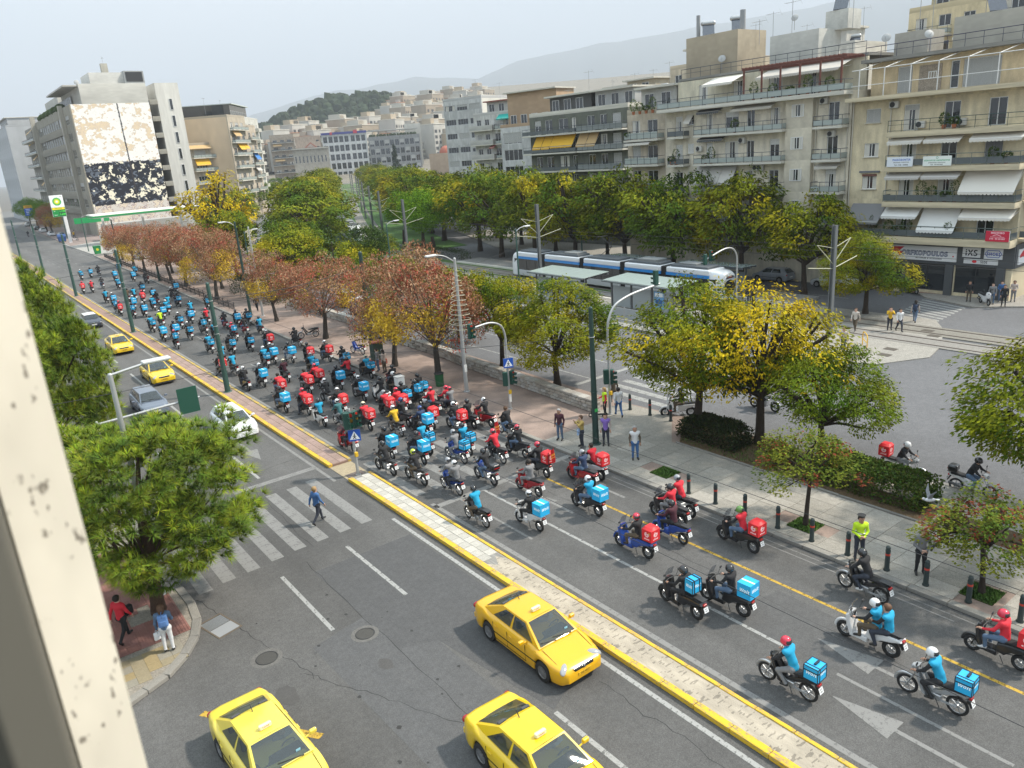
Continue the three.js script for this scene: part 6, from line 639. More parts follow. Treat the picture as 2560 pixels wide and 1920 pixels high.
  for (let l = 1; l < n[2] - 1; l++) for (let j = 1; j < n[1] - 1; j++) for (let i = 1; i < n[0] - 1; i++) { const s = F[idx(i, j, l)] < 0; if (s !== F[idx(i + 1, j, l)] < 0) quad(vert(i, j - 1, l - 1), vert(i, j, l - 1), vert(i, j, l), vert(i, j - 1, l), !s); if (s !== F[idx(i, j + 1, l)] < 0) quad(vert(i - 1, j, l - 1), vert(i - 1, j, l), vert(i, j, l), vert(i, j, l - 1), !s); if (s !== F[idx(i, j, l + 1)] < 0) quad(vert(i - 1, j - 1, l), vert(i, j - 1, l), vert(i, j, l), vert(i - 1, j, l), !s); }
  // hands: five curled fingers each, rooted in the palm
  const ext = []; for (const s of ['L', 'R']) { const h = V(...J['hd' + s]), f = h.clone().sub(V(...J['wr' + s])).normalize(), sd = V().crossVectors(f, V(0, 1, 0.01)).normalize(), up = V().crossVectors(sd, f).normalize(); for (let q = 0; q < 5; q++) { const th = q === 4, a = th ? h.clone().addScaledVector(sd, (s === 'L' ? 1 : -1) * 0.035).addScaledVector(f, -0.02) : h.clone().addScaledVector(sd, (q - 1.5) * 0.02).addScaledVector(f, 0.03), Lq = [0.038, 0.045, 0.042, 0.034, 0.036][q], b = a.clone().addScaledVector(f, Lq).addScaledVector(up, -0.012 - (th ? 0.01 : 0)), c = b.clone().addScaledVector(f, Lq * 0.4).addScaledVector(up, -Lq * 0.75); ext.push(bar(a.toArray(), b.toArray(), 0.011, 0.0095, 5), bar(b.toArray(), c.toArray(), 0.0095, 0.008, 5)); } }
  const fing = join(ext), fp = fing.attributes.position, base = P.length / 3; for (let i = 0; i < fp.count; i++) { P.push(fp.getX(i), fp.getY(i), fp.getZ(i)); faces[0].push(base + i); }
  const g = new THREE.BufferGeometry(); g.setAttribute('position', new THREE.Float32BufferAttribute(P, 3)); g.setAttribute('uv', new THREE.Float32BufferAttribute(new Float32Array(P.length / 3 * 2), 2)); g.setIndex(faces.flat()); let st = 0; faces.forEach((f, i) => { if (f.length) g.addGroup(st, f.length, i); st += f.length; }); g.computeVertexNormals(); return g;
}
const mid = (a, b, t) => a.map((v, i) => v + (b[i] - v) * t);
// pose -> joints. Riders: bike frame (rear wheel at z = 0, nose towards -z). Walkers: feet round the origin, facing -z.
function headJ(J, x, y, z, yaw = 0) { const r = (a, b, c) => [x + a * Math.cos(yaw) + c * Math.sin(yaw), y + b, z - a * Math.sin(yaw) + c * Math.cos(yaw)]; J.head0 = r(0, 0, -0.012); J.head1 = r(0, 0.095, -0.005); J.nose = r(0, 0.035, -0.115); J.earL = r(-0.085, 0.05, 0.005); J.earL2 = r(-0.1, 0.065, 0.015); J.earR = r(0.085, 0.05, 0.005); J.earR2 = r(0.1, 0.065, 0.015); J.face = { x, y, z, yaw }; }
const poses = {};
function ride(o = {}) { const dz = o.dz ?? 0, ln = o.lean ?? 0, J = { pelvis: [0, 0.86, -0.46 + dz], waist: [0, 1.02, -0.47 + dz - ln * 0.3], chest: [0, 1.25, -0.52 + dz - ln], neck: [0, 1.42, -0.55 + dz - ln * 1.25], shL: [-0.19, 1.36, -0.53 + dz - ln], shR: [0.19, 1.36, -0.53 + dz - ln], elL: [-0.28, 1.12, -0.68 + dz - ln], elR: [0.28, 1.12, -0.68 + dz - ln], wrL: [-0.31, 1.04, -0.95], wrR: [0.31, 1.04, -0.95], hdL: [-0.31, 1.035, -1.03], hdR: [0.31, 1.035, -1.03], hipL: [-0.1, 0.83, -0.48 + dz], hipR: [0.1, 0.83, -0.48 + dz], knL: [-0.2, 0.76, -0.9 + dz * 0.6], knR: [0.2, 0.76, -0.9 + dz * 0.6], anL: [-0.17, 0.4, -0.88 + dz * 0.4], anR: [0.17, 0.4, -0.88 + dz * 0.4], toL: [-0.18, 0.35, -1.04 + dz * 0.4], toR: [0.18, 0.35, -1.04 + dz * 0.4] }; headJ(J, 0, 1.5, -0.58 + dz - ln * 1.3, o.yaw ?? 0); return Object.assign(J, o.set ?? {}); }
poses.ride = ride(); poses.rideL = ride({ yaw: 0.55, lean: 0.05 }); poses.rideR = ride({ yaw: -0.45, lean: -0.03, set: { elR: [0.33, 1.16, -0.62] } }); poses.drive = ride({ set: { wrL: [-0.2, 1.16, -0.86], hdL: [-0.16, 1.2, -0.93], wrR: [0.2, 1.16, -0.86], hdR: [0.16, 1.2, -0.93], elL: [-0.3, 1.08, -0.66], elR: [0.3, 1.08, -0.66] } }); poses.moto = ride({ lean: 0.12, set: { knL: [-0.22, 0.7, -0.82], knR: [0.22, 0.7, -0.82], anL: [-0.2, 0.34, -0.56], anR: [0.2, 0.34, -0.56], toL: [-0.21, 0.3, -0.72], toR: [0.21, 0.3, -0.72] } }); poses.foot = ride({ yaw: 0.3, set: { knL: [-0.31, 0.58, -0.7], anL: [-0.4, 0.1, -0.56], toL: [-0.42, 0.05, -0.7] } }); poses.pillion = ride({ dz: 0.36, set: { elL: [-0.25, 1.14, -0.32], elR: [0.25, 1.14, -0.32], wrL: [-0.17, 1.06, -0.5], wrR: [0.17, 1.06, -0.5], hdL: [-0.12, 1.05, -0.56], hdR: [0.12, 1.05, -0.56], knL: [-0.25, 0.74, -0.5], knR: [0.25, 0.74, -0.5], anL: [-0.24, 0.36, -0.36], anR: [0.24, 0.36, -0.36], toL: [-0.25, 0.31, -0.5], toR: [0.25, 0.31, -0.5] } }); poses.wave = ride({ set: { elL: [-0.3, 1.5, -0.62], wrL: [-0.22, 1.72, -0.72], hdL: [-0.2, 1.79, -0.74], elR: [0.3, 1.5, -0.62], wrR: [0.22, 1.72, -0.72], hdR: [0.2, 1.79, -0.74] } });
function stand(o = {}) { const J = { pelvis: [0, 0.95, 0], waist: [0, 1.1, 0], chest: [0, 1.32, 0], neck: [0, 1.48, -0.01], shL: [-0.185, 1.42, 0], shR: [0.185, 1.42, 0], elL: [-0.25, 1.14, 0.03], elR: [0.25, 1.14, 0.03], wrL: [-0.25, 0.9, -0.05], wrR: [0.25, 0.9, -0.05], hdL: [-0.25, 0.82, -0.07], hdR: [0.25, 0.82, -0.07], hipL: [-0.09, 0.9, 0], hipR: [0.09, 0.9, 0], knL: [-0.11, 0.5, -0.02], knR: [0.11, 0.5, -0.02], anL: [-0.12, 0.09, 0.02], anR: [0.12, 0.09, 0.02], toL: [-0.14, 0.045, -0.13], toR: [0.14, 0.045, -0.13] }; headJ(J, 0, 1.555, -0.02, o.yaw ?? 0); return Object.assign(J, o.set ?? {}); }
poses.stand = stand(); poses.clasp = stand({ set: { elL: [-0.25, 1.14, -0.02], elR: [0.25, 1.14, -0.02], wrL: [-0.08, 1.02, -0.22], wrR: [0.08, 1.03, -0.22], hdL: [0.0, 1.0, -0.24], hdR: [0.0, 1.03, -0.25] } }); poses.phone = stand({ set: { elL: [-0.24, 1.3, -0.22], elR: [0.24, 1.3, -0.22], wrL: [-0.06, 1.5, -0.34], wrR: [0.08, 1.5, -0.34], hdL: [-0.04, 1.55, -0.37], hdR: [0.05, 1.55, -0.37] } });
poses.walk = stand({ set: { knL: [-0.1, 0.53, -0.2], anL: [-0.1, 0.12, -0.26], toL: [-0.11, 0.1, -0.42], knR: [0.1, 0.5, 0.08], anR: [0.1, 0.17, 0.36], toR: [0.1, 0.06, 0.28], elL: [-0.25, 1.15, 0.12], wrL: [-0.26, 0.93, 0.18], hdL: [-0.26, 0.86, 0.18], elR: [0.25, 1.15, -0.06], wrR: [0.24, 0.95, -0.2], hdR: [0.24, 0.89, -0.24] } }); poses.stride = stand({ set: { pelvis: [0, 0.92, 0], hipL: [-0.09, 0.88, 0], hipR: [0.09, 0.88, 0], knL: [-0.1, 0.56, -0.3], anL: [-0.1, 0.13, -0.38], toL: [-0.11, 0.1, -0.55], knR: [0.1, 0.48, 0.12], anR: [0.1, 0.3, 0.46], toR: [0.1, 0.18, 0.5], elL: [-0.26, 1.2, 0.16], wrL: [-0.27, 1.0, 0.32], hdL: [-0.27, 0.95, 0.36], elR: [0.27, 1.16, -0.1], wrR: [0.22, 1.08, -0.32], hdR: [0.2, 1.08, -0.4] } });
poses.carry = stand({ set: { elR: [0.24, 1.15, -0.08], wrR: [0.2, 1.08, -0.3], hdR: [0.18, 1.08, -0.38] } });
const cloths = { k: [0.018, 0.018, 0.02], c: [0.012, 0.30, 0.50], r: [0.62, 0.028, 0.045], n: [0.03, 0.05, 0.11], y: [0.62, 0.38, 0.02], g: [0.20, 0.20, 0.205], m: [0.07, 0.02, 0.03], t: [0.04, 0.14, 0.15], l: [0.50, 0.72, 0.02], o: [0.09, 0.06, 0.035], w: [0.62, 0.62, 0.62], b: [0.05, 0.13, 0.30], j: [0.09, 0.14, 0.22], d: [0.03, 0.035, 0.05], p: [0.5, 0.45, 0.4], h: [0.42, 0.30, 0.09], v: [0.22, 0.13, 0.45], e: [0.10, 0.075, 0.05], z: [0.45, 0.38, 0.34] };
const clothM = (k) => once('cl' + k, () => new THREE.MeshPhysicalMaterial({ color: C(...cloths[k]), roughness: 0.85, sheen: 0.3, sheenColor: C(0.3, 0.3, 0.3), sheenRoughness: 0.6 }));
const helmC = { w: [0.68, 0.68, 0.68], k: [0.015, 0.015, 0.017], r: [0.62, 0.025, 0.06], s: [0.3, 0.31, 0.33], g: [0.11, 0.24, 0.05], y: [0.62, 0.55, 0.38], m: [0.45, 0.55, 0.03], b: [0.03, 0.07, 0.25] };
const helmGeo = once('helm', () => { const g = new THREE.SphereGeometry(0.145, 18, 14), p = g.attributes.position; for (let i = 0; i < p.count; i++) { let x = p.getX(i), y = p.getY(i), z = p.getZ(i); if (z < 0 && y < -0.02) z *= 1.1; if (y < -0.09) { x *= 0.86; y = -0.09 - (y + 0.09) * -0.6; z = z < 0 ? z * 1.05 : z * 0.9; } p.setXYZ(i, x * 0.95, y * 1.04, z * 1.08); } g.computeVertexNormals(); return g; });
const visorGeo = once('visor', () => new THREE.SphereGeometry(0.15, 14, 8, Math.PI * 1.5 - 1.0, 2.0, 1.05, 0.72).rotateY(Math.PI).scale(0.97, 1.05, 1.09)), hairGeo = (long) => once('hair' + long, () => { const g = new THREE.SphereGeometry(0.118, 14, 12), p = g.attributes.position; for (let i = 0; i < p.count; i++) { let x = p.getX(i), y = p.getY(i), z = p.getZ(i); if (z < -0.03 && y < 0.055) { z = -0.055; y = Math.max(y, 0.03); x *= 0.8; } if (long && y < -0.02 && z > -0.02) { y *= 2.6; x *= 0.9; z += 0.02; } p.setXYZ(i, x * (1 + 0.06 * hash2(i, 3)), y * 1.05, z * 1.06); } g.computeVertexNormals(); return g; }), bagGeo = {};
const skinTones = [[0.50, 0.29, 0.20], [0.40, 0.22, 0.145], [0.56, 0.35, 0.26]].map((c) => paint(...c, 0.6)), hairM = { d: paint(0.02, 0.014, 0.01, 0.7), b: paint(0.10, 0.05, 0.025, 0.7), f: paint(0.30, 0.19, 0.08, 0.7), g: paint(0.35, 0.34, 0.33, 0.8), x: paint(0.28, 0.09, 0.03, 0.7) };
let pn = 0;
function person(pose, label, x, y, z, turn, o = {}) {
  const p = thing('person', label, 'person', x, y, z, turn, o.group), J = poses[pose], sk = skinTones[pn++ % 3], top = clothM(o.top ?? 'k'), sl = clothM(o.sleeve ?? o.top ?? 'k');
  part('body', once('body' + pose, () => bodyGeo(J)), [sk, top, sl, clothM(o.pants ?? 'j'), once('shoe' + (o.shoe ?? 0), () => paint(...(o.shoe ? [0.55, 0.55, 0.55] : [0.02, 0.02, 0.02]), 0.6))], p); const f = J.face;
  if (o.helmet && o.helmet !== 'n') { const h = part('helmet', helmGeo, once('hm' + o.helmet, () => gloss(...helmC[o.helmet], 0.25)), p); h.position.set(f.x, f.y + 0.075, f.z); h.rotation.y = f.yaw; part('visor', visorGeo, mats.glass, h); }
  else { const h = part('hair', hairGeo(o.long ? 1 : 0), hairM[o.hair ?? 'd'], p); h.position.set(f.x, f.y + 0.1, f.z + 0.012); h.rotation.y = f.yaw; const e = part('eyes', once('eyes', () => join([T(new THREE.SphereGeometry(0.011, 6, 5), -0.035, 0.06, -0.098), T(new THREE.SphereGeometry(0.011, 6, 5), 0.035, 0.06, -0.098)])), mats.black, p); e.position.set(f.x, f.y, f.z); e.rotation.y = f.yaw; const mo = part('mouth', once('mouth', () => box(0.045, 0.008, 0.012, 0, -0.025, -0.092)), once('lip', () => paint(0.3, 0.1, 0.08, 0.6)), p); mo.position.set(f.x, f.y, f.z); mo.rotation.y = f.yaw; }
  return p;
}
// ================= motorbikes, delivery boxes and their riders =================
const wolt = once('wolt', () => (c, w, h) => { c.fillStyle = '#23a8dc'; c.fillRect(0, 0, w, h); c.fillStyle = '#f4fbff'; c.font = `italic bold ${h * 0.34}px sans-serif`; c.textAlign = 'center'; c.textBaseline = 'middle'; c.fillText('Wolt', w * 0.52, h * 0.46); });
const efood = (c, w, h) => { c.fillStyle = '#d3262c'; c.fillRect(0, 0, w, h); c.strokeStyle = '#f7ecec'; c.lineCap = 'round'; for (const [r, lw] of [[0.2, 0.045], [0.12, 0.045]]) { c.lineWidth = w * lw; c.beginPath(); c.arc(w * 0.5, h * 0.38, w * r, -0.5, 4.6); c.stroke(); } c.lineWidth = w * 0.05; c.beginPath(); c.moveTo(w * 0.36, h * 0.38); c.lineTo(w * 0.66, h * 0.3); c.stroke(); txt(c, 'efood', w * 0.5, h * 0.77, h * 0.2, '#f7ecec'); };
const woltM = print(128, 128, wolt), efoodM = print(128, 128, efood), cyanM = paint(0.018, 0.38, 0.70, 0.55), redM = paint(0.62, 0.022, 0.028, 0.55), trimM = paint(0.012, 0.03, 0.05, 0.8);
const bodyC = { k: [0.018, 0.018, 0.02], w: [0.62, 0.62, 0.62], b: [0.02, 0.06, 0.28], r: [0.30, 0.012, 0.018], s: [0.28, 0.29, 0.3] }, bodyM = (k) => once('bm' + k, () => gloss(...bodyC[k], 0.28)), ry90 = (g) => g.rotateY(Math.PI / 2);
const bp = (pts, w, b = 0.025) => ry90(prism(pts, w, b, 2));
function bikeWheel(r, t) { const w = new THREE.Group(); w.name = 'wheel'; part('tyre', once('bt' + r + t, () => T(new THREE.TorusGeometry(r - t, t, 8, 26), 0, 0, 0, 0, Math.PI / 2)), mats.rubber, w); part('rim', once('br' + r + t, () => { const g = [T(new THREE.TorusGeometry(r - t * 1.9, 0.014, 6, 24), 0, 0, 0, 0, Math.PI / 2), T(new THREE.CylinderGeometry(0.05, 0.05, 0.1, 10), 0, 0, 0, 0, 0, Math.PI / 2)]; for (let k = 0; k < 7; k++) g.push(T(new THREE.BoxGeometry(0.02, r - t * 2, 0.022), 0, Math.cos(k * 0.898) * r * 0.4, Math.sin(k * 0.898) * r * 0.4, k * 0.898)); g.push(T(new THREE.CylinderGeometry(0.1, 0.1, 0.012, 16), 0.05, 0, 0, 0, 0, Math.PI / 2)); return join(g); }), mats.steel, w); return w; }
function bikeParts(type) { return once('bike' + type, () => {
  const X = type === 'X', M = type === 'M', R = type === 'R', b = new THREE.Group(), wr = R ? 0.3 : M ? 0.29 : X ? 0.28 : 0.25, tt = R ? 0.065 : M ? 0.042 : X ? 0.065 : 0.055, wb = R ? 1.36 : X ? 1.42 : 1.28, q = X ? 1.12 : 1; b.name = R ? 'motorcycle' : M ? 'moped' : 'scooter';
  for (const [z, n] of [[0, 1], [-wb, 1]]) { const w = bikeWheel(wr, tt); w.position.set(0, wr, z); b.add(w); }
  const P = (l) => l.map(([a, y]) => [a * q, y]);
  if (R) { part('bodywork', join([bp([[0.42, 0.72], [0.5, 0.9], [0.8, 0.98], [0.98, 0.88], [0.92, 0.7], [0.6, 0.64]], 0.3, 0.05), bp([[-0.32, 0.84], [-0.1, 0.8], [0.2, 0.74], [0.55, 0.78], [0.55, 0.66], [0.2, 0.64], [-0.1, 0.7]], 0.2, 0.03), bp([[0.95, 0.72], [1.22, 0.86], [1.18, 1.02], [1.0, 0.98]], 0.32, 0.05)]), mats.black, b); part('engine', join([rbox(0.34, 0.34, 0.42, 0.05, 0, 0.46, -0.68), rbox(0.26, 0.16, 0.5, 0.04, 0, 0.3, -0.6), T(new THREE.CylinderGeometry(0.12, 0.12, 0.4, 14), 0, 0.4, -0.55, 0, 0, Math.PI / 2)]), mats.steel, b); part('swing_arm', join([box(0.04, 0.07, 0.55, 0.11, 0.33, -0.27), box(0.04, 0.07, 0.55, -0.11, 0.33, -0.27)]), mats.grey, b); }
  else if (M) { part('bodywork', join([bp([[-0.3, 0.78], [0.0, 0.76], [0.3, 0.66], [0.6, 0.5], [0.95, 0.66], [1.02, 0.86], [0.96, 0.9], [0.84, 0.66], [0.6, 0.42], [0.3, 0.5], [0.0, 0.64], [-0.25, 0.7]], 0.2, 0.025), bp([[0.72, 0.3], [0.84, 0.34], [1.0, 0.72], [1.06, 0.92], [1.0, 0.93], [0.86, 0.62]], 0.38, 0.02), bp([[0.98, 0.9], [1.12, 0.86], [1.14, 1.02], [1.0, 1.06]], 0.26, 0.04)]), mats.black, b); part('engine', join([rbox(0.26, 0.2, 0.36, 0.04, 0, 0.34, -0.55), T(new THREE.CylinderGeometry(0.08, 0.08, 0.3, 12), 0, 0.32, -0.75, Math.PI / 2)]), mats.steel, b); part('swing_arm', join([box(0.035, 0.05, 0.5, 0.1, 0.3, -0.24), box(0.035, 0.05, 0.5, -0.1, 0.3, -0.24)]), mats.grey, b); }
  else part('bodywork', join([bp(P([[-0.3, 0.70], [-0.24, 0.78], [0.05, 0.77], [0.35, 0.74], [0.6, 0.68], [0.66, 0.4], [0.4, 0.34], [0.22, 0.5], [-0.05, 0.58]]), X ? 0.36 : 0.3, 0.05), bp(P([[0.58, 0.4], [1.0, 0.38], [1.02, 0.26], [0.58, 0.24]]), X ? 0.38 : 0.34, 0.03), bp(P([[0.94, 0.26], [1.05, 0.26], [1.16, 0.6], [1.2, 0.92], [1.1, 1.0], [1.04, 0.7], [0.98, 0.5]]), X ? 0.46 : 0.4, 0.05), bp(P([[1.04, 0.92], [1.2, 0.88], [1.16, 1.04], [1.04, 1.08]]), 0.26, 0.04)]), mats.black, b);
  part('seat', bp(P(R ? [[-0.2, 0.88], [0.1, 0.83], [0.42, 0.8], [0.44, 0.74], [0.1, 0.74], [-0.2, 0.82]] : [[-0.24, 0.8], [0.0, 0.86], [0.3, 0.82], [0.6, 0.78], [0.6, 0.72], [-0.2, 0.76]]), 0.28, 0.03), once('seatM', () => paint(0.012, 0.012, 0.013, 0.7)), b);
  part('mudguard', join([T(new THREE.TorusGeometry(wr + 0.03, 0.05, 5, 12, 2.0), 0, wr, -wb, 0, Math.PI / 2, 0, [1, 1, 0.9]).rotateX(0), bar([0.09, wr, -wb], [0.09, 0.84, -wb + 0.22], 0.022), bar([-0.09, wr, -wb], [-0.09, 0.84, -wb + 0.22], 0.022)]), M || R ? mats.steel : mats.black, b);
  part('rear_mudguard', bp([[-0.36, 0.44], [-0.33, 0.42], [-0.18, 0.7], [-0.24, 0.72]], 0.14, 0.008), mats.black, b);
  const hz = -(wb - 0.28), hy = 1.03; part('handlebar', join([bar([-0.34, hy, hz + 0.06], [-0.12, hy + 0.01, hz], 0.016), bar([0.34, hy, hz + 0.06], [0.12, hy + 0.01, hz], 0.016), bar([-0.12, hy + 0.01, hz], [0.12, hy + 0.01, hz], 0.018), bar([-0.36, hy, hz + 0.07], [-0.24, hy, hz + 0.03], 0.022), bar([0.36, hy, hz + 0.07], [0.24, hy, hz + 0.03], 0.022), bar([0, 0.8, hz - 0.04], [0, hy, hz], 0.03)]), mats.dark, b);
  for (const s of [-1, 1]) part('mirror', join([bar([s * 0.22, hy, hz], [s * 0.32, hy + 0.2, hz + 0.03], 0.009), T(new THREE.SphereGeometry(0.06, 10, 6), s * 0.33, hy + 0.23, hz + 0.03, 0, 0, 0, [1.2, 0.8, 0.35])]), mats.dark, b);
  part('headlight', T(new THREE.SphereGeometry(0.085, 12, 8), 0, 0.94, -(wb - 0.12), 0, 0, 0, [1.3, 0.9, 0.6]), lampM, b); part('tail_light', rbox(0.16, 0.07, 0.08, 0.02, 0, 0.7, 0.3 * q), tailM, b); part('license_plate', T(new THREE.BoxGeometry(0.19, 0.17, 0.012), 0, 0.55, 0.36 * q, -0.35), once('bikePlate', () => print(64, 64, (c) => { c.fillStyle = '#d8dadb'; c.fillRect(0, 0, 64, 64); txt(c, 'XHT', 32, 20, 22, '#333'); txt(c, '482', 32, 44, 22, '#333'); })), b);
  part('exhaust', join([T(new THREE.CylinderGeometry(0.055, 0.045, 0.48, 10), 0.17, 0.36, 0.02, 1.35), bar([0.15, 0.3, -0.24], [0.06, 0.26, -0.6], 0.02)]), once('exM', () => paint(0.10, 0.10, 0.10, 0.4, 0.7)), b); part('rack', join([box(0.24, 0.02, 0.4, 0, 0.86, 0.16), bar([-0.1, 0.76, 0], [-0.1, 0.86, 0.1], 0.012), bar([0.1, 0.76, 0], [0.1, 0.86, 0.1], 0.012)]), mats.dark, b); part('stand', bar([-0.12, 0.3, -0.5], [-0.2, 0.12, -0.36], 0.014), mats.dark, b);
  if (X) part('windshield', T(patch([-0.2, 0, 0], [0.2, 0, 0], [0.16, 0.34, 0.14], [-0.16, 0.34, 0.14], { bulge: -0.05 }), 0, 1.05, -wb + 0.12), once('wsM', () => new THREE.MeshPhysicalMaterial({ color: C(0.5, 0.52, 0.55), roughness: 0.05, transmission: 0.8, thickness: 0, side: THREE.DoubleSide })), b);
  return b;
}); }
const bigBox = once('bigBox', () => new THREE.BoxGeometry(0.5, 0.5, 0.48)), edge = (w, h, d, r = 0.012) => { const g = []; for (const a of [-1, 1]) for (const b of [-1, 1]) g.push(box(r * 2, h, r * 2, a * w / 2, 0, b * d / 2), box(w, r * 2, r * 2, 0, a * h / 2, b * d / 2), box(r * 2, r * 2, d, a * w / 2, b * h / 2, 0)); return join(g); };
function addBox(b, kind) { // fixed to the rack: part of the bike
  if (kind === 'W') { const x = part('delivery_box', bigBox, [woltM, woltM, cyanM, cyanM, woltM, cyanM], b); x.position.set(0, 1.13, 0.16); part('lid_strip', once('lidst', () => box(0.06, 0.006, 0.48, 0, 0.253, 0)), mats.white, x); part('trim', once('btrim', () => edge(0.5, 0.5, 0.48, 0.006)), cyanM, x); }
  if (kind === 'S') { const x = part('delivery_bag', once('softBox', () => new THREE.BoxGeometry(0.44, 0.42, 0.42)), [woltM, woltM, cyanM, cyanM, woltM, cyanM], b); x.position.set(0, 1.09, 0.15); part('piping', once('spipe', () => edge(0.44, 0.42, 0.42, 0.01)), trimM, x); part('strap', once('sstrap', () => join([box(0.03, 0.44, 0.44, -0.12, 0, 0), box(0.46, 0.03, 0.44, 0, 0.08, 0), box(0.2, 0.05, 0.06, 0.05, 0.23, 0.02)])), trimM, x); }
  if (kind === 'E') { const x = part('delivery_box', once('redBox', () => new THREE.BoxGeometry(0.48, 0.46, 0.46)), [efoodM, efoodM, redM, redM, efoodM, efoodM], b); x.position.set(0, 1.11, 0.16); part('lid', once('redLid', () => { const g = new THREE.CylinderGeometry(0.235, 0.34, 0.1, 4, 1); g.rotateY(Math.PI / 4); return g.scale(1, 1, 0.96).translate(0, 0.28, 0); }), redM, x); part('corner_patch', once('redYel', () => join([box(0.484, 0.03, 0.1, 0, 0.13, 0.12), box(0.484, 0.1, 0.03, 0, 0.1, 0.16)])), once('yelM', () => paint(0.62, 0.36, 0.03, 0.6)), x); }
  if (kind === 'T') { const x = part('top_case', once('topc', () => rbox(0.44, 0.3, 0.38, 0.1, 0, 0, 0)), once('tcM', () => gloss(0.015, 0.015, 0.016, 0.3)), b); x.position.set(0, 1.03, 0.16); part('reflector', once('tcr', () => box(0.3, 0.05, 0.02, 0, -0.02, 0.19)), tailM, x); }
  if (kind === 'B') { const x = part('delivery_box', once('whiteB', () => rbox(0.54, 0.62, 0.5, 0.05, 0, 0, 0)), mats.white, b); x.position.set(0, 1.2, 0.16); part('lid', once('whl', () => rbox(0.56, 0.1, 0.52, 0.03, 0, 0.3, 0)), once('offw', () => paint(0.55, 0.55, 0.53, 0.6)), x); }
}
const words = { bike: { S: 'scooter', X: 'maxi scooter', M: 'moped', R: 'motorcycle' }, col: { k: 'black', w: 'white', b: 'blue', r: 'dark red', s: 'silver' }, box: { W: 'with blue delivery box', S: 'with soft blue delivery bag', E: 'with red delivery box', T: 'with black top case', B: 'with white delivery box', N: 'without a box', P: 'without a box' }, helm: { w: 'white helmet', k: 'black helmet', r: 'red helmet', s: 'silver helmet', g: 'green helmet', y: 'cream helmet', m: 'neon helmet', b: 'blue helmet', n: 'no helmet' }, top: { k: 'black jacket', c: 'blue vest', r: 'red vest', n: 'navy jacket', y: 'yellow jacket', g: 'grey hooded top', m: 'maroon top', t: 'teal jacket', l: 'fluorescent jacket', o: 'brown jacket' } };
const used = new Map(), ord = (n) => n + (n % 10 === 1 && n !== 11 ? 'st' : n % 10 === 2 && n !== 12 ? 'nd' : n % 10 === 3 && n !== 13 ? 'rd' : 'th');
const nth = (k) => { const n = (used.get(k) ?? 0) + 1; used.set(k, n); return n; };
function mount(x, z, code, turn, where, i) {
  const [bx, hm, tp, bt, bc, po] = code, key = bt + bc + bx, proto = once('bk' + key, () => { const b = bikeParts(bt).clone(); b.traverse((o) => { if (o.isMesh && (o.name === 'bodywork' || (o.name === 'mudguard' && bt !== 'M' && bt !== 'R'))) o.material = bodyM(bc); }); addBox(b, bx); return b; }), b = proto.clone(); b.name = numbered(proto.name); b.position.set(x, 0, z); b.rotation.y = turn; scene.add(b);
  const rn = nth('b' + (bx === 'P' ? bt + bc + 'N' : key) + where), bl = `${words.col[bc]} ${words.bike[bt]} ${words.box[bx]}${where ? ', ' + where : ''}`; mark(b, where ? bl : rn === 1 ? bl + ', the nearest such one' : `${bl}, ${ord(rn)} nearest such one in the crowd`, words.bike[bt].split(' ').pop(), 'motorbikes riding up the avenue');
  const rl = `rider in ${words.helm[hm]} and ${words.top[tp]} on ${words.col[bc]} ${words.bike[bt]}`, pnn = nth('p' + hm + tp + bc + bt + where); const trs = ['j', 'k', 'd', 'j', 'g', 'k', 'e'][(i * 5 + 3) % 7];
  person(po === 'f' ? 'foot' : bt === 'R' || bt === 'M' ? 'moto' : ['ride', 'rideL', 'ride', 'rideR'][(i * 7) % 4], where ? `${rl}, ${where}` : pnn === 1 ? rl + ', the nearest such rider' : `${rl}, ${ord(pnn)} nearest such rider`, x, 0, z, turn, { top: tp, sleeve: tp === 'c' ? 'k' : tp === 'r' && i % 2 ? 'k' : tp, pants: trs, helmet: hm, shoe: i % 4 === 0 ? 1 : 0, hair: i % 2 ? 'd' : 'b', group: 'riders in the convoy' });
  if (po === '2') person('pillion', `pillion passenger in ${words.top[tp === 'c' ? 'c' : 'g']} on the ${words.col[bc]} ${words.bike[bt]}${nth('pil' + bc + bt) > 1 ? ' further ahead' : ''}`, x, 0, z, turn, { top: tp === 'c' ? 'c' : 'g', sleeve: tp === 'c' ? 'k' : 'g', pants: 'd', helmet: tp === 'r' ? 'r' : tp === 'g' ? 'w' : 'n', hair: 'b', group: 'riders in the convoy' });
  if (bx === 'P') { const n = nth('pack'), k = thing('delivery_backpack', n === 1 ? 'soft blue delivery backpack on the nearest rider wearing one' : `soft blue delivery backpack, ${ord(n)} nearest worn by a rider`, 'backpack', x, 0, z, turn, 'worn delivery backpacks'); const m = part('pack', once('packG', () => new THREE.BoxGeometry(0.42, 0.46, 0.34)), [woltM, woltM, cyanM, cyanM, woltM, cyanM], k); m.position.set(0, 1.24, -0.16); part('piping', once('pkp', () => edge(0.42, 0.46, 0.34, 0.01)), trimM, m); part('strap', once('pks', () => join([box(0.04, 0.5, 0.36, -0.12, 0, 0), box(0.04, 0.5, 0.36, 0.12, 0, 0)])), trimM, m); }
}
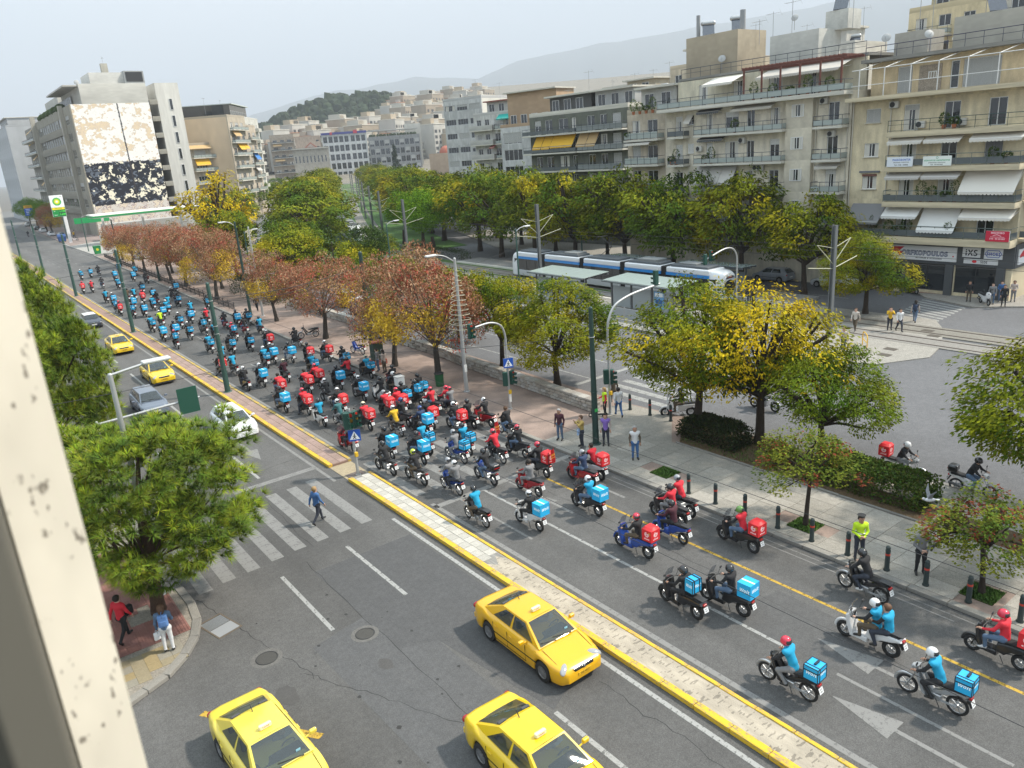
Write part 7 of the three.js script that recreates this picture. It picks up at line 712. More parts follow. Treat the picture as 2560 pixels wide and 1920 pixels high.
const crowd = [
[18.10,-136.71,'SwcSkr'],[19.62,-137.92,'WkkSkr'],[21.20,-140.17,'NkkMkr'],[15.70,-120.00,'ErrSkr'],[16.78,-119.57,'NrrSkr'],[18.58,-122.28,'NkkMkr'],[24.23,-140.41,'WkkSkr'],[21.68,-129.84,'WkcSkr'],
[20.03,-118.77,'SkcSkr'],[23.41,-125.52,'WwcSkr'],[25.07,-132.10,'SkcSkr'],[24.22,-120.61,'TkkXkr'],[21.34,-110.28,'SkkSkr'],[16.43,-107.36,'NkcSkr'],[16.54,-103.62,'WwkSkr'],[15.70,-97.57,'PkcMkr'],
[15.70,-95.42,'ErkSkr'],[18.54,-105.27,'NkoSkr'],[19.46,-101.47,'ErrSkr'],[20.96,-102.75,'WkkSkr'],[20.49,-98.72,'NkkSrr'],[19.35,-105.30,'NkcMkr'],[17.72,-98.16,'WwcSkr'],[19.21,-95.17,'SycSkr'],
[19.62,-90.51,'SwcSkr'],[20.66,-94.05,'NkcSkr'],[16.45,-92.27,'PkkSkr'],[17.48,-91.71,'WwkSkr'],[22.64,-100.12,'NwkMkr'],[24.48,-105.84,'WkkSkr'],[21.93,-94.83,'SkkSkr'],[23.73,-89.42,'SkkSkr'],
[17.41,-83.82,'NwlMkr'],[18.60,-88.22,'WkkSkr'],[16.03,-81.78,'SkcSkr'],[18.45,-80.76,'SwkSkr'],[20.00,-82.68,'WkkSkr'],[21.36,-86.99,'NkcMkr'],[15.70,-76.11,'WkcSkr'],[16.92,-76.56,'WkkSkr'],
[17.67,-74.41,'SwkMkr'],[15.70,-71.59,'PrkMkr'],[21.04,-80.36,'NrrSkr'],[19.39,-75.66,'PkkXkr'],[19.40,-72.14,'NkcSkr'],[21.60,-76.36,'NkkSrr'],[22.77,-76.29,'WkkSkr'],[20.48,-70.02,'PrrMkr'],
[17.36,-67.04,'SkcSkr'],[18.62,-65.12,'SkkXkr'],[16.89,-61.99,'NkcSkr'],[15.70,-58.54,'EnkSkf'],[16.52,-57.93,'NkcMkr'],[22.13,-71.99,'NkkSrr'],[23.78,-75.97,'SkkMkf'],[23.14,-70.62,'NkcSkr'],
[21.43,-63.84,'EwkSkr'],[20.01,-64.54,'SkkSkr'],[19.79,-58.65,'WwkSkr'],[20.92,-57.72,'WkkSwr'],[18.93,-57.88,'SwcSkr'],[16.85,-52.95,'WwkSkf'],[15.70,-52.98,'NwkXkr'],[18.50,-52.57,'NymSkr'],
[23.46,-62.44,'NkkMkr'],[21.83,-56.18,'EkkSkr'],[23.10,-55.50,'EwkSkr'],[20.64,-52.58,'SwcSkr'],[23.10,-52.37,'SkkMkr'],[21.91,-49.05,'NkrXkr'],[23.10,-48.43,'SycXkr'],[19.56,-49.33,'ErrSkr'],
[18.43,-48.49,'EnrSkr'],[16.75,-49.15,'EnrSrr'],[15.70,-45.94,'WkkXkr'],[20.38,-47.71,'WkkSkr'],[18.44,-45.02,'NwkRkr'],[16.55,-44.30,'ErrSkf'],[16.30,-41.41,'NkcXwr'],[18.12,-42.57,'EwkSkr'],
[20.27,-43.98,'WwkXkr'],[21.17,-42.60,'NkkXwf'],[22.28,-42.85,'BwkXkr'],[23.10,-44.49,'TkkSrr'],[23.10,-41.13,'SkkSkr'],[21.46,-40.41,'SkkSkr'],[22.28,-40.12,'PkkSkr'],[20.64,-39.53,'ErrSkr'],
[22.94,-37.43,'NrrXk2'],[22.12,-37.94,'NrrSkr'],[19.82,-39.61,'EsrSkr'],[18.76,-36.46,'NwyMkr'],[20.64,-36.05,'EskSkr'],[19.82,-37.46,'NbkXkr'],[19.82,-35.31,'WbnXkr'],[17.94,-38.65,'EyrXkr'],
[17.11,-40.18,'NwtMkr'],[15.70,-36.23,'NnmXr2'],[21.46,-34.30,'EwkRkr'],[22.28,-34.25,'NkkXkr'],[15.70,-31.87,'NkkRkr'],[16.19,-29.72,'NmkRkr'],[16.79,-27.57,'NsgMb2'],[18.54,-27.25,'TkkRbr'],
[20.42,-29.03,'NrrMkr'],[15.84,-24.15,'NkcMkr'],[19.05,-30.52,'SsgMbr'],[19.87,-31.18,'SkcSkr'],[18.45,-32.86,'SkcRrr'],[17.54,-31.95,'WkkXkr'],[16.72,-33.79,'WkkSkr'],[23.10,-33.71,'NwkXrr'],
[22.98,-31.38,'NnkMkr'],[21.65,-28.77,'NrkSkr'],[20.85,-26.13,'ErkSkr'],[19.26,-24.82,'NngSrr'],[22.43,-24.05,'EnrXwr'],[21.62,-23.83,'NsnXrr'],[19.85,-21.53,'WwcXkr'],[17.23,-22.28,'WwkSwr'],
[22.43,-18.73,'NsrRkr'],[21.61,-18.51,'NkrXkr'],[20.54,-17.52,'NkmSbr'],[18.80,-17.74,'ErkXbr'],[21.88,-15.28,'EgrXkr'],[17.11,-14.03,'PkkXkr'],[18.31,-13.10,'WkkXkr'],[22.10,-10.52,'NkkMkr'],
[19.74,-8.96,'NwcXw2'],[16.34,-9.52,'SrcMkr'],[18.70,-6.66,'SwcMsr'],[21.73,-6.28,'ErrSkr'],
];
crowd.sort((a, b) => b[1] - a[1]); seed = 99;
crowd.forEach(([x, z, code], i) => mount(x, z, code, rr(-0.06, 0.08), '', i));
mount(31.85, -15.3, 'EwkRsr', Math.PI + 0.05, 'going the other way', 3); mount(32.05, -12.5, 'TkkMwr', Math.PI + 0.08, 'heading towards the right edge', 5); mount(31.9, -26.6, 'NkkXwr', 0.8, 'stopped behind the bollards', 2); mount(35.4, -24.9, 'NkkRwr', Math.PI, 'behind the yellow tree', 4); mount(24.5, -270.7, 'NkkSkr', 0, 'alone far up the avenue', 6);
// flags carried on two bikes
for (const [x, z, l] of [[21.0, -30.6, 'red flag with gold lettering on the bike crossing the stripes'], [20.55, -25.6, 'red flag with gold lettering on the dark red scooter']]) { const f = thing('flag', l, 'flag', x, 0, z); part('pole', bar([0, 0.9, 0], [0.05, 1.75, 0.08], 0.012), mats.dark, f); const g = new THREE.PlaneGeometry(0.45, 0.8, 8, 8), p = g.attributes.position; for (let i = 0; i < p.count; i++) p.setZ(i, 0.05 * Math.sin(p.getX(i) * 12 + p.getY(i) * 5)); g.computeVertexNormals(); const c = part('cloth', g, print(64, 96, (q, w, h) => { q.fillStyle = '#a31018'; q.fillRect(0, 0, w, h); txt(q, 'ΠΑΜΕ', w / 2, h * 0.4, 20, '#d9b23a'); q.fillStyle = '#d9b23a'; q.fillRect(8, h * 0.58, w - 16, 4); }, { m: { side: THREE.DoubleSide } }), f); c.position.set(0.24, 1.32, 0.1); c.rotation.y = 0.6; }
// parked two-wheelers
function parked(type, col, x, z, turn, label) { const b = bikeParts(type).clone(); b.traverse((o) => { if (o.isMesh && o.name === 'bodywork') o.material = bodyM(col); }); b.name = numbered(b.name); b.position.set(x, 0.12, z); b.rotation.y = turn; scene.add(b); mark(b, label, words.bike[type].split(' ').pop(), 'parked two-wheelers'); }
parked('M', 'k', 25.9, -64.6, 1.2, 'black moped parked alone under the red-brown tree'); parked('M', 'b', 25.7, -54.9, 0.2, 'blue moped parked behind the utility box'); parked('X', 'k', 29.2, -58.8, 0.6, 'black scooter parked against the stone wall'); parked('S', 'w', 68.2, -26.3, 2.4, 'white scooter parked among the people at the shop corner'); parked('S', 'k', 69.6, -33, 2.6, 'black scooter parked before the shop window'); parked('X', 'k', 29.5, -168, 0.4, 'black motorbike parked by the filling station railing'); parked('M', 'w', 31, -227, 1.5, 'pale moped parked beside the fuel price sign'); parked('X', 'k', 36, -60, Math.PI, 'dark motorbike on the second street behind the trees');
// people on foot
const ped = (pose, label, x, z, turn, o, y = 0.13) => person(pose, label, x, y, z, turn, o);
ped('walk', 'person in blue jacket crossing the zebra stripes alone', 10.8, -29.8, -1.35, { top: 'b', pants: 'd', hair: 'f' }, 0); ped('carry', 'person in denim jacket with blue backpack and white trousers at the corner', 3.2, -24.5, -0.3, { top: 'j', pants: 'w', hair: 'b', long: 1 });
ped('walk', 'person in red shirt carrying a black bag beside the pine trunk', 2.2, -26.2, -0.9, { top: 'r', pants: 'k' }); ped('stand', 'person in dark clothes half hidden behind the pine trunk', 3.3, -29.4, 2, { top: 'd', pants: 'j' });
ped('stand', 'standing person in maroon jacket and jeans at the kerb', 24.3, -29.1, 2.0, { top: 'm', pants: 'j', hair: 'g' }); ped('phone', 'person in mustard jacket raising a phone to film', 24.4, -27.5, 1.2, { top: 'h', pants: 'd', hair: 'b' }); ped('stand', 'person in purple top and grey cardigan by the dark pole', 25.4, -26.75, 2.3, { top: 'v', sleeve: 'z', pants: 'd', long: 1 }); ped('stand', 'bald person in brown jacket and light jeans on the pavement', 25.1, -24.4, 2.5, { top: 'w', sleeve: 'e', pants: 'b', hair: 'g' });
ped('carry', 'person in red and lime vest pushing a scooter past the wall end', 28.4, -29.9, 1.0, { top: 'l', sleeve: 'r', pants: 'k', hair: 'f', long: 1 }); ped('walk', 'person in white shirt and jeans walking to the crossing', 28.9, -29.3, -0.5, { top: 'w', pants: 'b' }); ped('walk', 'person in brown top ahead on the second crossing', 30.2, -31.0, -0.6, { top: 'e', pants: 'e', hair: 'b' });
ped('clasp', 'person in grey shirt with clasped hands by the bollards', 24.5, -10.4, 2.3, { top: 'g', sleeve: 'g', pants: 'k', hair: 'g' }); ped('stride', 'striding person in striped top and flowery black trousers', 26.5, -10.6, -2.0, { top: 'z', pants: 'k', hair: 'x' }); const cop = ped('clasp', 'traffic officer in fluorescent jacket and peaked cap at the kerb', 23.95, -12.3, 2.4, { top: 'l', sleeve: 'l', pants: 'd' });
part('cap', join([cyl(0.1, 0.15, 0.07, 0, 1.72, -0.01, 16), T(new THREE.SphereGeometry(0.1, 12, 6, 0, 6.3, 0, 1.5), 0, 1.72, -0.1, 0.3, 0, 0, [1, 0.25, 1])]), mats.black, cop); part('reflective_band', join([T(new THREE.TorusGeometry(0.16, 0.018, 5, 20), 0, 1.1, 0, Math.PI / 2)]), mats.white, cop);
ped('phone', 'person in yellow football shirt on the crossing island', 55.85, -27.6, 2.2, { top: 'y', pants: 'd', hair: 'd' }, 0.07); ped('walk', 'person in white shirt and dark leggings on the crossing island', 55.7, -26.8, 2.4, { top: 'w', pants: 'd', long: 1 }, 0.07); ped('walk', 'person with blue backpack on the far zebra stripes', 59.3, -27.4, -1.3, { top: 'd', sleeve: 'z', pants: 'j', long: 1 }, 0); ped('walk', 'blurred person in pale coat by the tram rails', 54.2, -29.4, 1.8, { top: 'p', pants: 'e', hair: 'b' }, 0.07); ped('walk', 'person with dark bag walking over the tram slabs', 48.4, -27.0, 2.0, { top: 'z', pants: 'n', hair: 'f', long: 1 }, 0.07);
[[68.1, -27.2, 'k', 'e', 'bald person in black jacket before the shop', 'stand'], [68.0, -25.4, 'g', 'j', 'person in dark vest beside the white scooter', 'stand'], [67.7, -24.4, 'k', 'k', 'person in long black coat at the shop corner', 'stand'], [69.8, -24.5, 'z', 'g', 'person in pale sweater at the shop corner', 'clasp'], [69.2, -25.2, 'b', 'j', 'person in light blue shirt carrying a child', 'clasp'], [57.7, -41.4, 'd', 'd', 'person waiting on the far tram platform', 'stand']].forEach(([x, z, t, p, l, ps]) => ped(ps, l, x, z, 1.9, { top: t, pants: p, hair: 'd', group: 'people at the shop corner' })); ped('walk', 'person in black coat on the pavement by the lamp post', 26.8, -82.2, 2.6, { top: 'k', pants: 'k', hair: 'g' }); ped('walk', 'person in yellow top near the filling station', 32.2, -240, 0.4, { top: 'y', pants: 'k' }); ped('walk', 'person in pale shirt near the filling station', 33.2, -246, 0.4, { top: 'p', pants: 'j' });
ped('carry', 'person at the kerb with a pink bag beside the convoy', 24.3, -48.6, 0.4, { top: 'z', pants: 'e', long: 1 }); ped('stand', 'second person standing at the kerb beside the utility box', 24.2, -49.4, 0.8, { top: 'g', pants: 'j' });
for (const [x, z, l, t] of [[12.3, -16.5, 'driver in pale shirt inside the taxi by the median', 'p'], [9.05, -12.35, 'driver in white shirt inside the taxi at the bottom edge', 'w'], [3.95, -17.3, 'driver in grey top inside the pale taxi at the corner', 'g']]) person('drive', l, x + 0.38, -0.36, z - 0.42, Math.PI, { top: t, sleeve: t, pants: 'd', hair: 'd', group: 'taxi drivers' });
// bags in use
function bag(name, label, w, h, d, col, x, y, z, turn) { const b = thing(name, label, name === 'backpack' ? 'backpack' : 'bag', x, y, z, turn); part('bag_body', rbox(w, h, d, Math.min(w, h, d) * 0.3, 0, 0, 0), paint(...col, 0.8), b); part('strap', join([T(new THREE.TorusGeometry(h * 0.32, 0.014, 5, 12, 3.2), 0, h * 0.42, 0, 0, Math.PI / 2)]), paint(col[0] * 0.6, col[1] * 0.6, col[2] * 0.6, 0.8), b); part('pocket', rbox(w * 0.7, h * 0.4, d * 0.3, 0.02, 0, -h * 0.15, d * 0.5), paint(col[0] * 0.85, col[1] * 0.85, col[2] * 0.85, 0.8), b); }
bag('backpack', 'light blue backpack on the person in denim jacket', 0.3, 0.42, 0.16, [0.12, 0.24, 0.5], 3.16, 1.42, -24.28, -0.3); bag('handbag', 'large black bag slung on the person in red', 0.46, 0.34, 0.2, [0.015, 0.015, 0.016], 2.42, 1.1, -26.4, 0.5); bag('carrier_bag', 'white plastic bag held by the person in white trousers', 0.2, 0.28, 0.1, [0.65, 0.65, 0.65], 2.93, 0.85, -24.5, 0.2); bag('backpack', 'dark backpack on the person crossing the far stripes', 0.3, 0.4, 0.16, [0.03, 0.05, 0.1], 59.12, 1.25, -27.36, -1.3); bag('handbag', 'light blue bag beside the person filming', 0.24, 0.3, 0.08, [0.3, 0.42, 0.62], 24.15, 1.05, -27.45, 0.4);
// ================= street furniture =================
seed = 31337;
{ // dry-stone wall, stone by stone where it is near
  const w = thing('stone_wall', 'low pale stone wall behind the avenue pavement', 'wall'), pth = [[28.62, -30.9], [28.95, -38.7], [29.15, -44.6], [29.6, -48.3], [29.7, -58.2], [30.2, -62], [30.55, -68.4], [30.6, -82]];
  const sm = [[0.66, 0.63, 0.57], [0.54, 0.51, 0.46], [0.72, 0.69, 0.64], [0.46, 0.42, 0.37], [0.60, 0.54, 0.46]].map((c) => rough(...c, { s: 1.4, bump: 0.01 })), core = rough(0.10, 0.088, 0.075, { s: 1 }), sg = [0, 1, 2, 3].map((k) => { const g = rbox(1, 1, 1, 0.12, 0, 0, 0, 0, 1), p = g.attributes.position; for (let i = 0; i < p.count; i++) p.setXYZ(i, p.getX(i) * (1 + 0.1 * (hash2(k * 9 + Math.round(p.getY(i) * 7), 5) - 0.5)), p.getY(i) * (1 + 0.12 * (hash2(k * 5 + Math.round(p.getX(i) * 7), 8) - 0.5)), p.getZ(i)); g.computeVertexNormals(); return g; });
  let n = 0; for (let s = 0; s < pth.length - 1; s++) { const [ax, az] = pth[s], [bx, bz] = pth[s + 1], L = Math.hypot(bx - ax, bz - az), an = Math.atan2(bx - ax, bz - az), mx = (ax + bx) / 2, mz = (az + bz) / 2; part('core', box(0.42, 0.66, L, mx, 0.43, mz, an), core, w);
    const far = az < -46, st = (u, y, a, b, d, off) => { const t = u / L, m = part(off > 0.5 ? 'coping_stone' : 'stone', pick(sg), pick(sm), w), o = off > 0.5 ? 0 : off; m.scale.set(d, b, a); m.position.set(ax + (bx - ax) * t + Math.cos(an) * o, y, az + (bz - az) * t - Math.sin(an) * o); m.rotation.y = an + rr(-0.04, 0.04); n++; };
    for (let c = 0; c < 3; c++) { const H = 0.2; for (let u = rr(0, 0.2); u < L - 0.1;) { const a = far ? rr(1.0, 1.8) : rr(0.26, 0.58); st(Math.min(u + a / 2, L), 0.24 + c * H, a * 0.91, H * 0.86, 0.18, 0.2); u += a; } } for (let u = 0; u < L - 0.2;) { const a = far ? rr(1.4, 2.2) : rr(0.4, 0.75); st(u + a / 2, 0.82, a * 0.97, 0.14, 0.56, 0.9); u += a; } }
  for (let c = 0; c < 3; c++) for (let k = 0; k < 2; k++) { const m = part('stone', pick(sg), pick(sm), w); m.scale.set(0.24, 0.18, 0.2); m.position.set(28.5 + k * 0.25, 0.24 + c * 0.2, -30.85); }
}
{ // iron railing along the kerb
  const f = thing('railing', 'black ornamental iron railing along the pavement kerb', 'railing'), iron = paint(0.015, 0.015, 0.017, 0.5), pg = once('pnl', () => { const g = [box(0.03, 0.03, 2, 0, 0.92, 0), box(0.025, 0.025, 2, 0, 0.75, 0), box(0.03, 0.03, 2, 0, 0.14, 0)]; for (let i = 0; i < 8; i++) { const z = -0.875 + i * 0.25; g.push(bar([0, 0.14, z - 0.12], [0, 0.75, z + 0.12], 0.012, 0.012, 4), bar([0, 0.14, z + 0.12], [0, 0.75, z - 0.12], 0.012, 0.012, 4)); } return join(g); }), po = once('pst', () => box(0.06, 1.02, 0.06, 0, 0.51, 0)); for (let z = -86; z > -171; z -= 2.08) { const p = part('panel', pg, iron, f); p.position.set(KX(z) + 0.75, 0.12, z); p.rotation.y = -0.02; part('post', po, iron, f).position.set(KX(z + 1.04) + 0.75, 0.12, z + 1.04); } }
const bollG = once('boll', () => new THREE.LatheGeometry([[0, 0], [0.11, 0], [0.11, 0.05], [0.085, 0.08], [0.08, 0.7], [0.088, 0.74], [0.088, 0.8], [0.07, 0.84], [0.085, 0.88], [0.06, 0.95], [0, 0.97]].map(([a, b]) => new THREE.Vector2(a, b)), 14));
[[23.95, -20.1], [23.95, -18.65], [23.95, -17.17], [23.95, -15.63], [23.95, -14.16], [23.95, -12.72], [23.95, -11.27], [23.95, -9.94], [23.95, -8.59], [23.95, -7.1], [23.95, -5.6], [30.2, -29.68], [30.25, -28.17], [30.3, -26.68]].forEach(([x, z], i) => { const b = thing('bollard', i < 11 ? `dark bollard with red band, ${ord(i + 1)} along the kerb counting from the crossing` : ['first dark bollard beside the second street crossing', 'middle dark bollard beside the second street', 'dark bollard by the white scooter and hedge'][i - 11], 'bollard', x, 0.13, z, 0, 'bollards'); part('post', bollG, once('bollM', () => paint(0.03, 0.045, 0.045, 0.45)), b); part('band', once('bband', () => cyl(0.084, 0.083, 0.07, 0, 0.6, 0, 14)), once('bbM', () => paint(0.5, 0.05, 0.03, 0.5)), b); });
const poleG = paint(0.035, 0.085, 0.07, 0.5), galv = paint(0.42, 0.43, 0.43, 0.45, 0.4), poleD = paint(0.02, 0.05, 0.042, 0.5);
function pole(name, label, x, z, h, r, m, y = 0.13, cat = 'pole') { const p = thing(name, label, cat, x, y, z); part('shaft', join([cyl(r * 1.15, r, h * 0.4, 0, 0, 0, 12), cyl(r, r * 0.72, h * 0.6, 0, h * 0.4, 0, 12), T(new THREE.TorusGeometry(r * 1.12, r * 0.16, 5, 14), 0, h * 0.4, 0, Math.PI / 2)]), m, p); part('base_plate', cyl(r * 1.9, r * 1.7, 0.05, 0, 0, 0, 12), m, p); part('cap', T(new THREE.SphereGeometry(r * 0.75, 10, 6), 0, h, 0), m, p); return p; }
[[14.4, -53.6, 7.7, 'green trolley pole on the median nearest the white hatchback'], [14.4, -83.4, 8.2, 'second green trolley pole on the median beside the taxis'], [14.4, -118, 8.2, 'third green trolley pole on the median'], [14.4, -150, 8.2, 'fourth green trolley pole far up the median'], [14.4, -185, 8.2, 'farthest green trolley pole on the median']].forEach(([x, z, h, l]) => { const p = pole('trolley_pole', l, x, z, h, 0.17, poleG); part('collar', join([0.55, 0.62, 0.85].map((k) => T(new THREE.TorusGeometry(0.15, 0.022, 5, 14), 0, h * k, 0, Math.PI / 2))), galv, p); });
[[25.2, -27.3, 7.2, 'dark green pole with stickers beside the person in purple'], [26.0, -53.7, 8.2, 'thick dark pole behind the utility box'], [25.9, -121, 8, 'dark green pole inside the railing'], [26.3, -150, 8, 'dark green pole at the far end of the railing']].forEach(([x, z, h, l], i) => { const p = pole('trolley_pole', l, x, z, h, i === 1 ? 0.2 : 0.15, poleD); part('collar', T(new THREE.TorusGeometry(0.14, 0.02, 5, 14), 0, h * 0.8, 0, Math.PI / 2), galv, p); if (!i) part('sticker', box(0.2, 0.16, 0.02, -0.02, 1.9, 0.15), paint(0.05, 0.5, 0.1, 0.6), p); });
function lampHead(p, x, y, z, turn, m = galv) { const h = grp('lamp_head', p, x, y, z, turn); part('housing', rbox(0.26, 0.12, 0.75, 0.05, 0, 0, -0.3), paint(0.62, 0.63, 0.62, 0.5), h); part('lens', T(new THREE.SphereGeometry(0.2, 12, 6, 0, 6.3, 1.57, 1.2), 0, -0.04, -0.32, 0, 0, 0, [0.55, 0.4, 1.4]), paint(0.6, 0.6, 0.55, 0.2), h); }
{ const p = pole('street_lamp', 'tall dark lamp post with paired arms beside the railing end', 25.6, -81, 9.7, 0.14, poleD, 0.13, 'street lamp'); part('arm', join([tube([[0, 9.3, 0], [-0.5, 9.75, 0], [-1.1, 9.9, 0]], 0.04, 10)]), galv, p); lampHead(p, -1.0, 9.88, 0, Math.PI / 2); }
const spiral = (p, y0, y1, r0, r1, n) => { const pts = []; for (let i = 0; i <= n * 14; i++) { const t = i / (n * 14), a = t * n * 6.283, r = r0 + (r1 - r0) * t; pts.push([Math.cos(a) * r, y0 + (y1 - y0) * t, Math.sin(a) * r]); } part('festive_spiral', tube(pts, 0.018, n * 16, 5), once('spm', () => paint(0.45, 0.42, 0.32, 0.5)), p); };
{ const p = pole('street_lamp', 'grey lamp post wound with a festive wire cone and star', 26.3, -79.2, 9.2, 0.11, galv, 0.13, 'street lamp'); spiral(p, 3.6, 8.4, 0.95, 0.1, 14); const st = []; for (let i = 0; i < 5; i++) { const a = i * 2.513 + 1.57, b = (i + 1) * 2.513 + 1.57; st.push(bar([Math.cos(a) * 0.55, 8.7 + Math.sin(a) * 0.55, 0], [Math.cos(b) * 0.55, 8.7 + Math.sin(b) * 0.55, 0], 0.025)); } part('festive_star', join(st), once('spm2', () => paint(0.6, 0.55, 0.4, 0.4)), p).rotation.y = 0.5; }
{ const p = pole('street_lamp', 'grey lamp post with festive wire spiral near the crossing', 25.8, -40.2, 8.7, 0.12, galv, 0.13, 'street lamp'); spiral(p, 4.2, 8.2, 0.8, 0.12, 13); part('arm', tube([[0, 8.5, 0], [-0.7, 8.95, 0], [-1.5, 9.15, 0]], 0.04, 10), galv, p); lampHead(p, -1.4, 9.12, 0, Math.PI / 2); part('sticker', box(0.2, 0.5, 0.02, 0, 1.6, 0.13), mats.white, p); }
{ const p = pole('street_lamp', 'grey lamp post rising out of the corner pine with a flat head', 3.9, -28.5, 8.6, 0.11, galv, 0.13, 'street lamp'); part('arm', bar([0, 8.6, 0], [1.25, 8.75, -0.1], 0.05), galv, p); const h = grp('lamp_head', p, 1.55, 8.78, -0.12, 0); part('housing', rbox(0.95, 0.1, 0.4, 0.04, 0, 0, 0), paint(0.5, 0.51, 0.5, 0.5), h); part('lens', box(0.8, 0.02, 0.3, 0, -0.06, 0), paint(0.55, 0.55, 0.5, 0.2), h); }
for (const [x, z, l] of [[45.9, -60, 'green lamp post with white globe head before the tram'], [44.6, -84, 'green lamp post beside the orange tree'], [31.6, -97, 'lamp post above the park tree'], [31.8, -130, 'pale lamp post by the golden tree'], [63.6, -70, 'lamp post behind the far platform'], [27.6, -190, 'lamp post at the filling station'], [30.5, -240, 'lamp post beyond the fuel price sign']]) { const p = pole('street_lamp', l, x, z, 7.4, 0.09, poleG, 0.1, 'street lamp'); part('arm', tube([[0, 7.2, 0], [0.5, 7.5, 0], [1.2, 7.6, 0]], 0.035, 8), galv, p); lampHead(p, 1.1, 7.6, 0, -Math.PI / 2); }
// ---- signals ----
const sigM = paint(0.012, 0.06, 0.045, 0.5);
function signalHead(p, x, y, z, turn) { const s = grp('signal_head', p, x, y, z, turn); part('case', rbox(0.3, 0.86, 0.2, 0.03, 0, 0, 0), sigM, s); ['r', 'a', 'g'].forEach((c, i) => { part('lens', T(new THREE.CylinderGeometry(0.1, 0.1, 0.02, 14), 0, 0.27 - i * 0.27, 0.105, Math.PI / 2), once('ln' + c, () => paint(...({ r: [0.35, 0.02, 0.01], a: [0.2, 0.1, 0.01], g: [0.01, 0.09, 0.05] })[c], 0.25)), s); part('hood', T(new THREE.CylinderGeometry(0.12, 0.12, 0.2, 12, 1, true, -1.57 - 0.2, 3.5), 0, 0.27 - i * 0.27, 0.2, Math.PI / 2), once('hd2', () => paint(0.012, 0.06, 0.045, 0.5, 0, { side: THREE.DoubleSide })), s); }); return s; }
const pedSign = (p, x, y, z, turn) => { const m = once('pedS', () => print(128, 128, (c, w, h) => { c.fillStyle = '#1c55b4'; c.fillRect(0, 0, w, h); c.fillStyle = '#eef2f6'; c.beginPath(); c.moveTo(64, 16); c.lineTo(118, 110); c.lineTo(10, 110); c.fill(); c.strokeStyle = '#111'; c.lineWidth = 8; c.lineCap = 'round'; c.beginPath(); c.moveTo(64, 62); c.lineTo(62, 82); c.lineTo(50, 102); c.moveTo(62, 82); c.lineTo(76, 102); c.moveTo(48, 74); c.lineTo(64, 66); c.lineTo(78, 78); c.stroke(); c.beginPath(); c.arc(65, 50, 7, 0, 7); c.fillStyle = '#111'; c.fill(); })); const s = part('crossing_sign', box(0.6, 0.6, 0.03, 0, 0, 0), [mats.grey, mats.grey, mats.grey, mats.grey, m, mats.grey], p); s.position.set(x, y, z); s.rotation.y = turn; };
{ const p = pole('traffic_light', 'traffic light with clustered green heads and crossing sign on the median', 14.45, -33.3, 3.5, 0.07, galv, 0.03, 'traffic light'); for (const [dx, t] of [[-0.22, 2.6], [0.22, 0.6], [0, -0.5]]) signalHead(p, dx, 2.95, 0.05, t); signalHead(p, -0.18, 2.95, -0.12, Math.PI); pedSign(p, 0.05, 2.15, 0.1, -0.5); part('push_box', rbox(0.16, 0.24, 0.14, 0.02, 0, 1.15, 0.12), paint(0.65, 0.4, 0.02, 0.5), p); }
{ const p = pole('traffic_light', 'arched traffic light pole with crossing sign at the pavement edge', 25.6, -35.2, 3.6, 0.075, galv, 0.13, 'traffic light'); part('arm', tube([[0, 3.5, 0], [0, 4.6, 0], [-0.25, 5.2, 0], [-0.9, 5.5, 0], [-2.2, 5.45, 0]], 0.06, 24), galv, p); signalHead(p, -2.4, 5.3, 0, 0.3); pedSign(p, 0.02, 2.9, 0.1, -0.4); signalHead(p, -0.25, 1.95, 0.05, 2.4); signalHead(p, 0.25, 1.95, 0.05, 0.4); part('push_box', rbox(0.16, 0.24, 0.14, 0.02, 0, 1.1, 0.1), paint(0.65, 0.4, 0.02, 0.5), p); part('sticker', box(0.16, 0.5, 0.02, 0, 0.7, 0.09), mats.white, p); }
{ const p = pole('traffic_light', 'tall silver arched signal pole by the second street crossing', 28.9, -30, 5.0, 0.08, galv, 0.13, 'traffic light'); part('arm', tube([[0, 4.9, 0], [0.1, 5.5, 0], [0.55, 6.2, 0], [1.6, 6.6, 0], [4.3, 6.9, 0]], 0.07, 26), galv, p); signalHead(p, 4.0, 7.3, 0, Math.PI); signalHead(p, -0.22, 2.3, 0, 2.6); signalHead(p, 0.22, 2.2, 0, 0.6); part('push_box', rbox(0.16, 0.24, 0.14, 0.02, 0, 1.3, 0.1), paint(0.65, 0.4, 0.02, 0.5), p); }
{ const p = pole('traffic_light', 'silver arched signal pole in front of the tram nose', 53.0, -39.3, 4.6, 0.08, galv, 0.1, 'traffic light'); part('arm', tube([[0, 4.5, 0], [-0.05, 5.2, 0], [-0.5, 5.8, 0], [-1.4, 6.0, 0], [-4.2, 5.4, 0]], 0.07, 26), galv, p); signalHead(p, -4.3, 5.5, 0.15, Math.PI); signalHead(p, -3.6, 5.7, 0.15, 0.2); }
{ const p = pole('traffic_light', 'signal mast in the pine with a green-backed sign over the lane', 4.1, -37, 4.7, 0.08, galv, 0.13, 'traffic light'); part('arm', bar([0, 4.6, 0], [4.5, 4.75, 0], 0.06), galv, p); part('sign_back', box(0.9, 1.25, 0.04, 3.95, 4.75, 0.1), paint(0.01, 0.07, 0.045, 0.6), p); signalHead(p, 3.95, 4.7, -0.1, Math.PI); }
